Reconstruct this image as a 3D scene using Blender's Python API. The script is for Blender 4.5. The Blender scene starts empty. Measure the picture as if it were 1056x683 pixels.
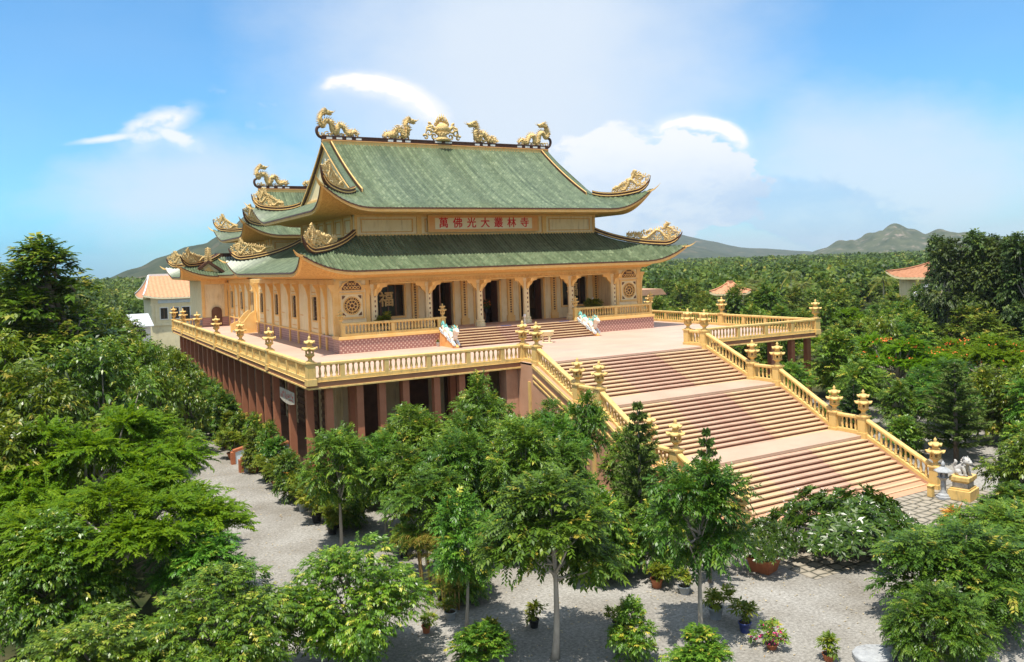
import bpy, math, random
import numpy as np
from mathutils import Vector, Matrix

rng = np.random.default_rng(11)
random.seed(5)
SC = bpy.context.scene
COL = SC.collection

# ------------------------------------------------------------------ camera
cam_d = bpy.data.cameras.new('camera')
cam = bpy.data.objects.new('camera', cam_d)
COL.objects.link(cam)
cam_d.sensor_width = 36.0
cam_d.lens = 854.15 * 36.0 / 1056.0
cam_d.shift_x = 1.518 / 1056.0
cam_d.shift_y = -46.0 / 1056.0
cam_d.clip_start = 0.3
cam_d.clip_end = 20000
_r = Vector((0.8715415930916277, -0.4891959396882861, -0.03320518188178559))
_u = Vector((0.04251691370215876, 0.007933730394806184, 0.9990642461680159))
_f = Vector((0.4884747317523711, 0.872137826558691, -0.027713677578622167))
m = Matrix.Identity(4)
for i in range(3):
    m[i][0] = _r[i]; m[i][1] = _u[i]; m[i][2] = -_f[i]
m.translation = Vector((-31.413, -43.049, 11.807))
cam.matrix_world = m
SC.camera = cam
CAM = np.array([-31.413, -43.049, 11.807])

# ------------------------------------------------------------------ light
SUN_DIR = Vector((0.27, 0.20, -1.0)).normalized()      # the way the light travels
sun_d = bpy.data.lights.new('sun', 'SUN')
sun_d.energy = 4.9
sun_d.angle = math.radians(0.53)
sun_d.color = (1.0, 0.94, 0.84)
sun = bpy.data.objects.new('sun', sun_d)
COL.objects.link(sun)
sun.rotation_euler = SUN_DIR.to_track_quat('-Z', 'Y').to_euler()
SUN_EL = math.asin(-SUN_DIR.z)
SUN_AZ = math.atan2(-SUN_DIR.x, -SUN_DIR.y)            # from +Y towards +X

SC.view_settings.view_transform = 'Standard'
SC.view_settings.look = 'None'
SC.view_settings.gamma = 1.0
SC.view_settings.use_curve_mapping = False
SC.view_settings.exposure = 0.40

# ------------------------------------------------------------------ sky with clouds (fixed compass directions)
W = bpy.data.worlds.new('World')
SC.world = W
W.use_nodes = True
nt = W.node_tree
nt.nodes.clear()
N = nt.nodes.new
LK = nt.links.new


def val(x):
    n = N('ShaderNodeValue'); n.outputs[0].default_value = x
    return n.outputs[0]


def mth(op, a, b=None, c=None, clamp=False):
    n = N('ShaderNodeMath'); n.operation = op; n.use_clamp = clamp
    for i, v in enumerate((a, b, c)):
        if v is None:
            continue
        if isinstance(v, (int, float)):
            n.inputs[i].default_value = v
        else:
            LK(v, n.inputs[i])
    return n.outputs[0]


def smooth(x, lo, hi):
    n = N('ShaderNodeMapRange'); n.interpolation_type = 'SMOOTHSTEP'
    LK(x, n.inputs['Value'])
    n.inputs['From Min'].default_value = lo; n.inputs['From Max'].default_value = hi
    n.inputs['To Min'].default_value = 0; n.inputs['To Max'].default_value = 1
    return n.outputs['Result']


tc = N('ShaderNodeTexCoord')
sep = N('ShaderNodeSeparateXYZ'); LK(tc.outputs['Generated'], sep.inputs[0])
AZ = mth('ARCTAN2', sep.outputs[0], sep.outputs[1])
EL = mth('ARCSINE', sep.outputs[2])
cmb = N('ShaderNodeCombineXYZ'); LK(AZ, cmb.inputs[0]); LK(mth('MULTIPLY', EL, 1.7), cmb.inputs[1])


def noise(scale, detail=5, rough=0.55, off=0.0, dist=0.0):
    mp = N('ShaderNodeMapping'); LK(cmb.outputs[0], mp.inputs[0])
    mp.inputs['Location'].default_value = (off, off * 1.7, off * 0.3)
    n = N('ShaderNodeTexNoise'); LK(mp.outputs[0], n.inputs['Vector'])
    n.inputs['Scale'].default_value = scale; n.inputs['Detail'].default_value = detail
    n.inputs['Roughness'].default_value = rough; n.inputs['Distortion'].default_value = dist
    return n.outputs['Fac']


NZ1 = noise(9, 6, 0.6, 3.1)
NZ2 = noise(26, 6, 0.62, 7.7)
NZ3 = noise(5, 4, 0.5, 1.3)
W1 = mth('SUBTRACT', NZ1, 0.5)
W2 = mth('SUBTRACT', NZ2, 0.5)


def ell(az, el, ra, re, rot=0.0, wob=0.0, wob2=0.0):
    """distance from an ellipse's centre in radii, its outline roughened by noise"""
    dx = mth('SUBTRACT', AZ, az); dy = mth('SUBTRACT', EL, el)
    c, s = math.cos(rot), math.sin(rot)
    u = mth('ADD', mth('MULTIPLY', dx, c / ra), mth('MULTIPLY', dy, s / ra))
    v = mth('ADD', mth('MULTIPLY', dx, -s / re), mth('MULTIPLY', dy, c / re))
    d = mth('SQRT', mth('ADD', mth('MULTIPLY', u, u), mth('MULTIPLY', v, v)))
    if wob:
        d = mth('ADD', d, mth('MULTIPLY', W1, wob))
    if wob2:
        d = mth('ADD', d, mth('MULTIPLY', W2, wob2))
    return d


def inv(x):
    return mth('SUBTRACT', 1.0, x)


def mx(*a):
    r = a[0]
    for b in a[1:]:
        r = mth('MAXIMUM', r, b)
    return r


def mul(*a):
    r = a[0]
    for b in a[1:]:
        r = mth('MULTIPLY', r, b)
    return r


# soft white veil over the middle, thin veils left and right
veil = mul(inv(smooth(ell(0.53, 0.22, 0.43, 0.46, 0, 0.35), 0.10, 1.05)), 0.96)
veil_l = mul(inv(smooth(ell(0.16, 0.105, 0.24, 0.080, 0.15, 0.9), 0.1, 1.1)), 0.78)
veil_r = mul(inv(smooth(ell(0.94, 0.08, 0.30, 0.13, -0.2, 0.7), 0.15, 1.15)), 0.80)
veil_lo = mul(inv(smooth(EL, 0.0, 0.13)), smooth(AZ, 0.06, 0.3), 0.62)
wisps = mul(smooth(NZ1, 0.50, 0.72), inv(smooth(ell(0.25, 0.19, 0.2, 0.05), 0.3, 1.1)), 0.55)
# cumulus bank right of the temple, its upper edge billowed
cum = mx(inv(smooth(ell(0.645, 0.085, 0.095, 0.075, 0.25, 1.0, 1.1), 0.74, 1.0)),
         inv(smooth(ell(0.735, 0.085, 0.10, 0.070, -0.2, 1.0, 1.1), 0.74, 1.02)))
cum2 = inv(smooth(ell(0.86, 0.045, 0.125, 0.048, -0.22, 1.0, 1.1), 0.74, 1.0))
# three bright caps
fr = smooth(NZ2, 0.30, 0.62)
capA = mx(mul(inv(smooth(ell(0.118, 0.166, 0.060, 0.022, 0.42, 1.3, 1.3), 0.15, 1.1)), mth('ADD', 0.45, mul(fr, 0.55))),
          mul(inv(smooth(ell(0.062, 0.148, 0.060, 0.0065, 0.17, 0.9, 0.6), 0.1, 1.05)), 0.85),
          mul(inv(smooth(ell(0.136, 0.152, 0.032, 0.013, -0.35, 1.2, 1.5), 0.10, 1.1)), 0.85))
capB = mul(inv(smooth(ell(0.365, 0.190, 0.090, 0.040, -0.25, 0.3, 0.2), 0.70, 1.02)),
           smooth(ell(0.350, 0.165, 0.095, 0.042, -0.25, 0.45, 0.5), 0.62, 1.08))
capC = mul(inv(smooth(ell(0.742, 0.137, 0.064, 0.033, -0.18, 0.3, 0.2), 0.70, 1.02)),
           smooth(ell(0.735, 0.117, 0.062, 0.034, -0.18, 0.5, 0.6), 0.62, 1.08))

# broken cloud added outside the view (overhead, behind, beside) for brighter neutral fill
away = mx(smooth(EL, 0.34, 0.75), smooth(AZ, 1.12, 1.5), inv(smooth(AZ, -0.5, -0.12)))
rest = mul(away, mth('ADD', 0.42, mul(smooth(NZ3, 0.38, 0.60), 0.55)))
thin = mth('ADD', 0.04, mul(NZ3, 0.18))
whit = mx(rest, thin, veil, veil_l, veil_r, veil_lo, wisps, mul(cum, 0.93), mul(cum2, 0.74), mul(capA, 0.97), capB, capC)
shade = mx(mul(cum2, mth('ADD', 0.25, mul(smooth(NZ1, 0.35, 0.65), 0.5))), mul(cum, smooth(NZ2, 0.40, 0.68), inv(smooth(EL, 0.06, 0.16)), 0.45))
bright = mx(capA, capB, capC, mul(cum, smooth(EL, 0.06, 0.15), 0.7))

sky = N('ShaderNodeTexSky')
sky.sky_type = 'NISHITA'
sky.sun_disc = False
sky.sun_elevation = SUN_EL
sky.sun_rotation = SUN_AZ
sky.air_density = 1.0; sky.dust_density = 0.6; sky.ozone_density = 3.0
tint = N('ShaderNodeMix'); tint.data_type = 'RGBA'; tint.blend_type = 'MULTIPLY'
tint.inputs['Factor'].default_value = 1.0
LK(sky.outputs[0], tint.inputs['A']); tint.inputs['B'].default_value = (0.36, 0.95, 1.12, 1)
lowb = mul(inv(smooth(ell(-0.02, 0.0, 0.17, 0.085, 0, 0.5), 0.1, 1.0)), 0.9)
t2 = N('ShaderNodeMix'); t2.data_type = 'RGBA'; LK(lowb, t2.inputs['Factor'])
t2.inputs['A'].default_value = (0.32, 0.86, 1.12, 1); t2.inputs['B'].default_value = (0.10, 0.62, 1.15, 1); LK(t2.outputs['Result'], tint.inputs['B'])
bg_sky = N('ShaderNodeBackground'); LK(tint.outputs['Result'], bg_sky.inputs['Color'])
bg_sky.inputs['Strength'].default_value = 0.135
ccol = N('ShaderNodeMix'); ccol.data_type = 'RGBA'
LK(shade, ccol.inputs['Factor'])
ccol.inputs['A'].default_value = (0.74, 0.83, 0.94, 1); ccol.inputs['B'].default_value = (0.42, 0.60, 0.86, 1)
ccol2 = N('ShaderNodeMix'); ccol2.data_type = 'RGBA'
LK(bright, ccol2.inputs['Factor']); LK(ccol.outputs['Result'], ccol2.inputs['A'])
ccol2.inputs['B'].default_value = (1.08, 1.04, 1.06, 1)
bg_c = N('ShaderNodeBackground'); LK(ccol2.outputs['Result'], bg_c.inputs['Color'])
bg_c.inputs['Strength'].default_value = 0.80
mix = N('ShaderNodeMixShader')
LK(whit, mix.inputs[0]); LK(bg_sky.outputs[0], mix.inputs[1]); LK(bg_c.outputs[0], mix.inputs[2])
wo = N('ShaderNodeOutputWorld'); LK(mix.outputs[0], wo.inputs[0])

SC.cycles.max_bounces = 6
SC.cycles.diffuse_bounces = 5
SC.cycles.glossy_bounces = 2
SC.cycles.transmission_bounces = 3
SC.cycles.transparent_max_bounces = 4
SC.cycles.use_denoising = True
SC.cycles.caustics_reflective = False
SC.cycles.caustics_refractive = False


# ------------------------------------------------------------------ object helpers
def tag(o, label=None, cat=None, group=None, kind=None):
    if label: o['label'] = label
    if cat: o['category'] = cat
    if group: o['group'] = group
    if kind: o['kind'] = kind
    return o


def thing(name, label, cat, loc=(0, 0, 0), rz=0.0, group=None, scale=1.0):
    o = bpy.data.objects.new(name, None)
    COL.objects.link(o)
    o.empty_display_size = 0.3
    o.location = loc
    o.rotation_euler = (0, 0, rz)
    o.scale = (scale, scale, scale) if isinstance(scale, (int, float)) else scale
    return tag(o, label, cat, group)


def link(name, mesh, parent=None, loc=(0, 0, 0), world=True, rz=0.0):
    """an object from a mesh; with world=True its mesh is in world coordinates under an unrotated parent"""
    o = bpy.data.objects.new(name, mesh)
    COL.objects.link(o)
    L = Vector(loc)
    if parent is not None:
        o.parent = parent
        if world:
            p = parent
            while p is not None:
                L = L - p.location
                p = p.parent
    o.location = L
    if rz: o.rotation_euler = (0, 0, rz)
    return o


class MB:
    def __init__(s):
        s.v = []; s.f = []; s.m = []; s.uv = None; s.sm = []

    def add(s, vs, fs, mi=0, sm=False):
        b = len(s.v)
        s.v.extend([tuple(p) for p in vs])
        for f in fs:
            s.f.append(tuple(b + i for i in f)); s.m.append(mi); s.sm.append(sm)
        return s

    def box(s, x0, x1, y0, y1, z0, z1, mi=0):
        if x0 > x1: x0, x1 = x1, x0
        if y0 > y1: y0, y1 = y1, y0
        vs = [(x0, y0, z0), (x1, y0, z0), (x1, y1, z0), (x0, y1, z0), (x0, y0, z1), (x1, y0, z1), (x1, y1, z1), (x0, y1, z1)]
        return s.add(vs, [(3, 2, 1, 0), (4, 5, 6, 7), (0, 1, 5, 4), (1, 2, 6, 5), (2, 3, 7, 6), (3, 0, 4, 7)], mi)

    def cbox(s, c, size, mi=0):
        return s.box(c[0] - size[0] / 2, c[0] + size[0] / 2, c[1] - size[1] / 2, c[1] + size[1] / 2, c[2] - size[2] / 2, c[2] + size[2] / 2, mi)

    def loft(s, loops, closed=True, mi=0, caps=False, sm=False):
        n = len(loops[0]); vs = [p for L in loops for p in L]; fs = []
        for i in range(len(loops) - 1):
            for j in range(n if closed else n - 1):
                k = (j + 1) % n
                fs.append((i * n + j, i * n + k, (i + 1) * n + k, (i + 1) * n + j))
        if caps:
            fs.append(tuple(range(n - 1, -1, -1)))
            e = (len(loops) - 1) * n
            fs.append(tuple(e + j for j in range(n)))
        return s.add(vs, fs, mi, sm)

    def lathe(s, prof, n=12, c=(0, 0, 0), mi=0, phase=0.0, sm=True, lift=0.0, caps=True, sq=None):
        loops = []
        for r, z in prof:
            L = []
            for k in range(n):
                a = phase + 2 * math.pi * k / n
                L.append((c[0] + r * math.cos(a), c[1] + r * math.sin(a), c[2] + z))
            loops.append(L)
        return s.loft(loops, True, mi, caps, sm)

    def tube(s, pts, rad, n=6, mi=0, sm=True):
        pts = [Vector(p) for p in pts]
        if isinstance(rad, (int, float)): rad = [rad] * len(pts)
        loops = []; up = Vector((0.13, 0.31, 0.94)); prev = None
        for i, p in enumerate(pts):
            a = pts[max(i - 1, 0)]; b = pts[min(i + 1, len(pts) - 1)]
            t = (b - a)
            if t.length < 1e-6: t = Vector((0, 0, 1))
            t.normalize()
            if prev is None:
                q = t.cross(up)
                if q.length < 0.05: q = t.cross(Vector((1, 0, 0)))
                q.normalize()
            else:
                q = prev - t * prev.dot(t)
                if q.length < 1e-4: q = t.cross(up)
                q.normalize()
            prev = q
            w = t.cross(q)
            loops.append([tuple(p + (q * math.cos(2 * math.pi * k / n) + w * math.sin(2 * math.pi * k / n)) * rad[i]) for k in range(n)])
        return s.loft(loops, True, mi, True, sm)

    def prism(s, poly, a0, a1, axis='y', mi=0):
        """poly: 2-D outline; extruded along axis. axis y: (x,z); x: (y,z); z: (x,y)"""
        def P(p, a):
            if axis == 'y': return (p[0], a, p[1])
            if axis == 'x': return (a, p[0], p[1])
            return (p[0], p[1], a)
        n = len(poly)
        vs = [P(p, a0) for p in poly] + [P(p, a1) for p in poly]
        fs = [tuple(range(n - 1, -1, -1)), tuple(n + i for i in range(n))]
        for i in range(n):
            j = (i + 1) % n
            fs.append((i, j, n + j, n + i))
        return s.add(vs, fs, mi)

    def mesh(s, name, mats):
        me = bpy.data.meshes.new(name)
        me.from_pydata(s.v, [], s.f)
        if not isinstance(mats, (list, tuple)): mats = [mats]
        for q in mats: me.materials.append(q)
        me.polygons.foreach_set('material_index', s.m)
        me.polygons.foreach_set('use_smooth', s.sm)
        if s.uv is not None:
            uvl = me.uv_layers.new(name='UVMap')
            uva = np.array(s.uv, dtype=np.float32)
            li = np.empty(len(me.loops), dtype=np.int32); me.loops.foreach_get('vertex_index', li)
            uvl.data.foreach_set('uv', uva[li].ravel())
        me.update()
        return me

    def fix(s):
        return s

    def build(s, name, mats, parent=None, loc=(0, 0, 0), world=True, bevel=0.0, fixn=True):
        me = s.mesh(name, mats)
        if fixn:
            import bmesh
            bm = bmesh.new(); bm.from_mesh(me)
            bmesh.ops.recalc_face_normals(bm, faces=bm.faces)
            bm.to_mesh(me); bm.free()
        o = link(name, me, parent, loc, world)
        if bevel:
            b = o.modifiers.new('bevel', 'BEVEL'); b.width = bevel; b.segments = 2; b.limit_method = 'ANGLE'
        return o


def catmull(P, n=6):
    P = [Vector(p) for p in P]; out = []
    for i in range(len(P) - 1):
        p0 = P[max(i - 1, 0)]; p1 = P[i]; p2 = P[i + 1]; p3 = P[min(i + 2, len(P) - 1)]
        for k in range(n):
            t = k / n
            out.append(0.5 * ((2 * p1) + (p2 - p0) * t + (2 * p0 - 5 * p1 + 4 * p2 - p3) * t * t + (3 * p1 - p0 - 3 * p2 + p3) * t ** 3))
    out.append(P[-1])
    return out


# ------------------------------------------------------------------ materials
def mat(name, c1, c2=None, scale=3.0, rough=0.7, bump=0.0, bscale=None, detail=5, spec=0.3, metal=0.0, lo=0.35, hi=0.65, coords='Object', stretch=(1, 1, 1), stain=None):
    M = bpy.data.materials.new(name); M.use_nodes = True
    t = M.node_tree; b = t.nodes['Principled BSDF']
    b.inputs['Roughness'].default_value = rough
    b.inputs['Metallic'].default_value = metal
    b.inputs['Specular IOR Level'].default_value = spec
    t_c = t.nodes.new('ShaderNodeTexCoord')
    mp = t.nodes.new('ShaderNodeMapping'); mp.inputs['Scale'].default_value = stretch
    t.links.new(t_c.outputs[coords], mp.inputs[0])
    b.inputs['Base Color'].default_value = (*c1, 1)
    if c2 is not None:
        nz = t.nodes.new('ShaderNodeTexNoise'); nz.inputs['Scale'].default_value = scale; nz.inputs['Detail'].default_value = detail
        nz.inputs['Roughness'].default_value = 0.6
        t.links.new(mp.outputs[0], nz.inputs['Vector'])
        cr = t.nodes.new('ShaderNodeValToRGB')
        cr.color_ramp.elements[0].position = lo; cr.color_ramp.elements[0].color = (*c1, 1)
        cr.color_ramp.elements[1].position = hi; cr.color_ramp.elements[1].color = (*c2, 1)
        t.links.new(nz.outputs['Fac'], cr.inputs[0])
        out = cr.outputs[0]
        if stain is not None:
            n2 = t.nodes.new('ShaderNodeTexNoise'); n2.inputs['Scale'].default_value = stain[1]; n2.inputs['Detail'].default_value = 7
            n2.inputs['Roughness'].default_value = 0.7
            m2 = t.nodes.new('ShaderNodeMapping'); m2.inputs['Scale'].default_value = stain[2]
            t.links.new(t_c.outputs[coords], m2.inputs[0]); t.links.new(m2.outputs[0], n2.inputs['Vector'])
            r2 = t.nodes.new('ShaderNodeMapRange'); r2.inputs['From Min'].default_value = stain[3]; r2.inputs['From Max'].default_value = stain[4]
            t.links.new(n2.outputs['Fac'], r2.inputs['Value'])
            mm = t.nodes.new('ShaderNodeMix'); mm.data_type = 'RGBA'
            t.links.new(r2.outputs['Result'], mm.inputs['Factor']); t.links.new(out, mm.inputs['A']); mm.inputs['B'].default_value = (*stain[0], 1)
            out = mm.outputs['Result']
        t.links.new(out, b.inputs['Base Color'])
    if bump:
        n3 = t.nodes.new('ShaderNodeTexNoise'); n3.inputs['Scale'].default_value = bscale or scale * 4; n3.inputs['Detail'].default_value = 6
        t.links.new(mp.outputs[0], n3.inputs['Vector'])
        bp = t.nodes.new('ShaderNodeBump'); bp.inputs['Strength'].default_value = bump; bp.inputs['Distance'].default_value = 0.05
        t.links.new(n3.outputs['Fac'], bp.inputs['Height']); t.links.new(bp.outputs[0], b.inputs['Normal'])
    return M


VERT = (6, 6, 0.5)
CREAM = mat('cream_plaster', (0.80, 0.645, 0.35), (0.85, 0.71, 0.43), 1.3, 0.8, 0.05, 8, stain=((0.46, 0.34, 0.18), 1.2, (3, 3, 0.35), 0.52, 0.80))
GOLD = mat('ochre_paint', (0.80, 0.485, 0.15), (0.84, 0.56, 0.22), 2.0, 0.65, 0.05, 9, stain=((0.50, 0.27, 0.08), 1.0, (4, 4, 0.5), 0.60, 0.85))
RAIL = mat('yellow_paint', (0.66, 0.435, 0.14), (0.73, 0.51, 0.195), 2.0, 0.65, 0.06, 14, stain=((0.30, 0.225, 0.11), 1.5, (2.5, 2.5, 0.8), 0.52, 0.78))
CARVED = mat('carved_ochre', (0.82, 0.51, 0.17), (0.64, 0.34, 0.10), 7.0, 0.7, 0.6, 14)
FLOOR = mat('pink_floor', (0.50, 0.345, 0.26), (0.56, 0.40, 0.31), 0.35, 0.6, 0.0, stain=((0.47, 0.31, 0.26), 0.22, (1, 2.2, 1), 0.50, 0.72))
TREAD = mat('sand_tread', (0.60, 0.435, 0.255), (0.53, 0.365, 0.22), 0.9, 0.7, 0.05, 20, stain=((0.46, 0.29, 0.18), 0.7, (1, 1, 1), 0.55, 0.8))
TREADR = mat('rose_tread', (0.54, 0.365, 0.255), (0.48, 0.305, 0.215), 0.9, 0.7, 0.05, 20, stain=((0.36, 0.18, 0.14), 0.7, (1, 1, 1), 0.55, 0.8))
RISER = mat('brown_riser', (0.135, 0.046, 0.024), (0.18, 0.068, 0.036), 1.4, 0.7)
LANDING = mat('landing_tiles', (0.46, 0.315, 0.225), (0.52, 0.37, 0.27), 0.5, 0.6, stain=((0.50, 0.34, 0.25), 0.5, (1, 1, 1), 0.55, 0.8))
BROWN = mat('brown_band', (0.34, 0.15, 0.075), (0.40, 0.19, 0.10), 1.5, 0.75, 0.05, 10, stain=((0.20, 0.10, 0.06), 0.8, (1.5, 1.5, 1), 0.56, 0.8))
COLUMN = mat('red_brown_column', (0.40, 0.155, 0.082), (0.45, 0.185, 0.10), 1.5, 0.6, 0.03, 10, stain=((0.18, 0.06, 0.04), 0.8, (4, 4, 0.6), 0.56, 0.8))
STAIRW = mat('tan_render', (0.50, 0.27, 0.16), (0.56, 0.32, 0.20), 0.8, 0.85, 0.05, 10, stain=((0.30, 0.17, 0.11), 0.6, (2, 2, 0.6), 0.55, 0.8))
DARKBR = mat('dark_ridge', (0.075, 0.032, 0.018), (0.11, 0.05, 0.028), 3, 0.5)
DARK = mat('dark_interior', (0.030, 0.020, 0.015), (0.05, 0.035, 0.025), 0.9, 0.5)
DARKW = mat('dark_wood', (0.10, 0.045, 0.022), (0.15, 0.07, 0.035), 2.0, 0.45)
GLASS = mat('dark_glass', (0.02, 0.018, 0.016), None, 1, 0.08, spec=0.6)
GILT = mat('gilded', (0.78, 0.585, 0.27), (0.62, 0.41, 0.16), 7.0, 0.72, 0, 20, spec=0.15)
_t = GILT.node_tree; _v = _t.nodes.new('ShaderNodeTexVoronoi'); _v.inputs['Scale'].default_value = 9.0
_c = _t.nodes.new('ShaderNodeTexCoord'); _t.links.new(_c.outputs['Object'], _v.inputs['Vector'])
_b = _t.nodes.new('ShaderNodeBump'); _b.inputs['Strength'].default_value = 0.8; _b.inputs['Distance'].default_value = 0.06; _b.invert = True
_t.links.new(_v.outputs['Distance'], _b.inputs['Height']); _t.links.new(_b.outputs[0], _t.nodes['Principled BSDF'].inputs['Normal'])
WHITE = mat('white_paint', (0.80, 0.79, 0.75), (0.72, 0.70, 0.66), 3, 0.7)
REDP = mat('red_letters', (0.72, 0.035, 0.03), None, 1, 0.5)
ORBOARD = mat('orange_board', (0.80, 0.38, 0.12), (0.84, 0.45, 0.17), 2, 0.6)
TERRA = mat('terracotta', (0.45, 0.16, 0.07), (0.36, 0.12, 0.055), 4, 0.75, 0.1)
BLACKP = mat('black_plastic', (0.02, 0.02, 0.022), (0.035, 0.035, 0.035), 5, 0.5)
GREYP = mat('grey_pot', (0.28, 0.31, 0.33), (0.36, 0.39, 0.40), 4, 0.6)
BLUEP = mat('blue_glaze', (0.03, 0.05, 0.18), (0.05, 0.07, 0.24), 4, 0.3)
SOIL = mat('soil', (0.06, 0.04, 0.025), (0.1, 0.07, 0.045), 12, 0.95)
STONE = mat('grey_stone', (0.30, 0.31, 0.32), (0.42, 0.43, 0.43), 5, 0.85, 0.2, stain=((0.14, 0.14, 0.14), 3, (1, 1, 1), 0.52, 0.75))
STONEW = mat('pale_stone', (0.56, 0.54, 0.50), (0.42, 0.40, 0.37), 5, 0.85, 0.3, stain=((0.18, 0.17, 0.16), 4, (1, 1, 1), 0.50, 0.7))
BARK = mat('bark', (0.16, 0.12, 0.09), (0.30, 0.25, 0.20), 6, 0.9, 0.5, stretch=(1, 1, 0.3))
BARKP = mat('pale_bark', (0.42, 0.37, 0.30), (0.28, 0.24, 0.19), 5, 0.9, 0.3, stretch=(1, 1, 0.3))
TEAL = mat('teal_glaze', (0.10, 0.42, 0.40), (0.22, 0.55, 0.50), 6, 0.4, 0.2, 20)
PEACH = mat('peach_scales', (0.80, 0.62, 0.45), (0.78, 0.74, 0.66), 7, 0.5, 0.2, 20)
PALEBL = mat('pale_blue', (0.55, 0.66, 0.74), (0.68, 0.76, 0.80), 3, 0.6)
ORANGET = mat('orange_tiles', (0.54, 0.245, 0.125), (0.62, 0.30, 0.165), 2.5, 0.75, 0.25, 14)
GREYR = mat('metal_roof', (0.45, 0.47, 0.48), (0.55, 0.57, 0.58), 2, 0.5)


def ramp_node(t, stops):
    cr = t.nodes.new('ShaderNodeValToRGB')
    el = cr.color_ramp.elements
    el[0].position, el[0].color = stops[0][0], (*stops[0][1], 1)
    el[1].position, el[1].color = stops[-1][0], (*stops[-1][1], 1)
    for p, c in stops[1:-1]:
        e = el.new(p); e.color = (*c, 1)
    return cr


def tile_roof():
    """glazed green pan tiles: every tile its own shade, courses and ribs in relief (uv: across / down the slope in metres)"""
    M = bpy.data.materials.new('green_glazed_tiles'); M.use_nodes = True
    t = M.node_tree; b = t.nodes['Principled BSDF']; L = t.links.new; A = t.nodes.new
    uv = A('ShaderNodeUVMap')
    mp = A('ShaderNodeMapping'); mp.inputs['Scale'].default_value = (1 / 0.28, 1 / 0.30, 1); L(uv.outputs[0], mp.inputs[0])
    fl = A('ShaderNodeVectorMath'); fl.operation = 'FLOOR'; L(mp.outputs[0], fl.inputs[0])
    wn = A('ShaderNodeTexWhiteNoise'); wn.noise_dimensions = '2D'; L(fl.outputs[0], wn.inputs['Vector'])
    cr = ramp_node(t, [(0.0, (0.086, 0.120, 0.066)), (0.5, (0.112, 0.150, 0.086)), (0.92, (0.138, 0.178, 0.104)), (1.0, (0.175, 0.215, 0.13))])
    L(wn.outputs['Value'], cr.inputs[0])
    tcn = A('ShaderNodeTexCoord')
    nz = A('ShaderNodeTexNoise'); nz.inputs['Scale'].default_value = 0.6; nz.inputs['Detail'].default_value = 6; L(tcn.outputs['Object'], nz.inputs['Vector'])
    r2 = ramp_node(t, [(0.3, (0.92, 0.93, 0.90)), (0.7, (1.07, 1.05, 1.02))]); L(nz.outputs['Fac'], r2.inputs[0])
    mu = A('ShaderNodeMix'); mu.data_type = 'RGBA'; mu.blend_type = 'MULTIPLY'; mu.inputs['Factor'].default_value = 1
    L(cr.outputs[0], mu.inputs['A']); L(r2.outputs[0], mu.inputs['B']); L(mu.outputs['Result'], b.inputs['Base Color'])
    sc_ = A('ShaderNodeSeparateXYZ'); L(fl.outputs[0], sc_.inputs[0])
    w1 = A('ShaderNodeTexWhiteNoise'); w1.noise_dimensions = '1D'; L(sc_.outputs[0], w1.inputs['W'])
    r3 = ramp_node(t, [(0, (.74, .76, .74)), (1, (1.24, 1.22, 1.2))]); L(w1.outputs['Value'], r3.inputs[0])
    m3 = A('ShaderNodeMix'); m3.data_type = 'RGBA'; m3.blend_type = 'MULTIPLY'; m3.inputs['Factor'].default_value = 1
    L(mu.outputs['Result'], m3.inputs['A']); L(r3.outputs[0], m3.inputs['B']); L(m3.outputs['Result'], b.inputs['Base Color'])
    fr = A('ShaderNodeVectorMath'); fr.operation = 'FRACTION'; L(mp.outputs[0], fr.inputs[0])
    sx = A('ShaderNodeSeparateXYZ'); L(fr.outputs[0], sx.inputs[0])
    bp = A('ShaderNodeBump'); bp.inputs['Strength'].default_value = 0.7; bp.inputs['Distance'].default_value = 0.06
    L(sx.outputs[1], bp.inputs['Height']); L(bp.outputs[0], b.inputs['Normal'])
    b.inputs['Roughness'].default_value = 0.34; b.inputs['Specular IOR Level'].default_value = 0.5
    return M


TILE = tile_roof()


def dot_tiles():
    M = bpy.data.materials.new('mauve_dot_tiles'); M.use_nodes = True
    t = M.node_tree; b = t.nodes['Principled BSDF']; L = t.links.new; A = t.nodes.new
    c = A('ShaderNodeTexCoord'); sp = A('ShaderNodeSeparateXYZ'); L(c.outputs['Object'], sp.inputs[0])
    ad = A('ShaderNodeMath'); ad.operation = 'ADD'; L(sp.outputs[0], ad.inputs[0]); L(sp.outputs[1], ad.inputs[1])
    cb = A('ShaderNodeCombineXYZ'); L(ad.outputs[0], cb.inputs[0]); L(sp.outputs[2], cb.inputs[1])
    rt = A('ShaderNodeMapping'); rt.inputs['Rotation'].default_value = (0, 0, math.radians(45)); rt.inputs['Scale'].default_value = (4.6, 4.6, 1)
    L(cb.outputs[0], rt.inputs[0])
    vo = A('ShaderNodeTexVoronoi'); vo.voronoi_dimensions = '2D'; vo.inputs['Scale'].default_value = 1; vo.inputs['Randomness'].default_value = 0.0
    L(rt.outputs[0], vo.inputs['Vector'])
    cr = ramp_node(t, [(0.0, (0.66, 0.46, 0.36)), (0.22, (0.64, 0.44, 0.34)), (0.30, (0.34, 0.16, 0.13)), (1.0, (0.36, 0.17, 0.14))])
    L(vo.outputs['Distance'], cr.inputs[0]); L(cr.outputs[0], b.inputs['Base Color'])
    b.inputs['Roughness'].default_value = 0.5
    return M


DOTS = dot_tiles()


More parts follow.
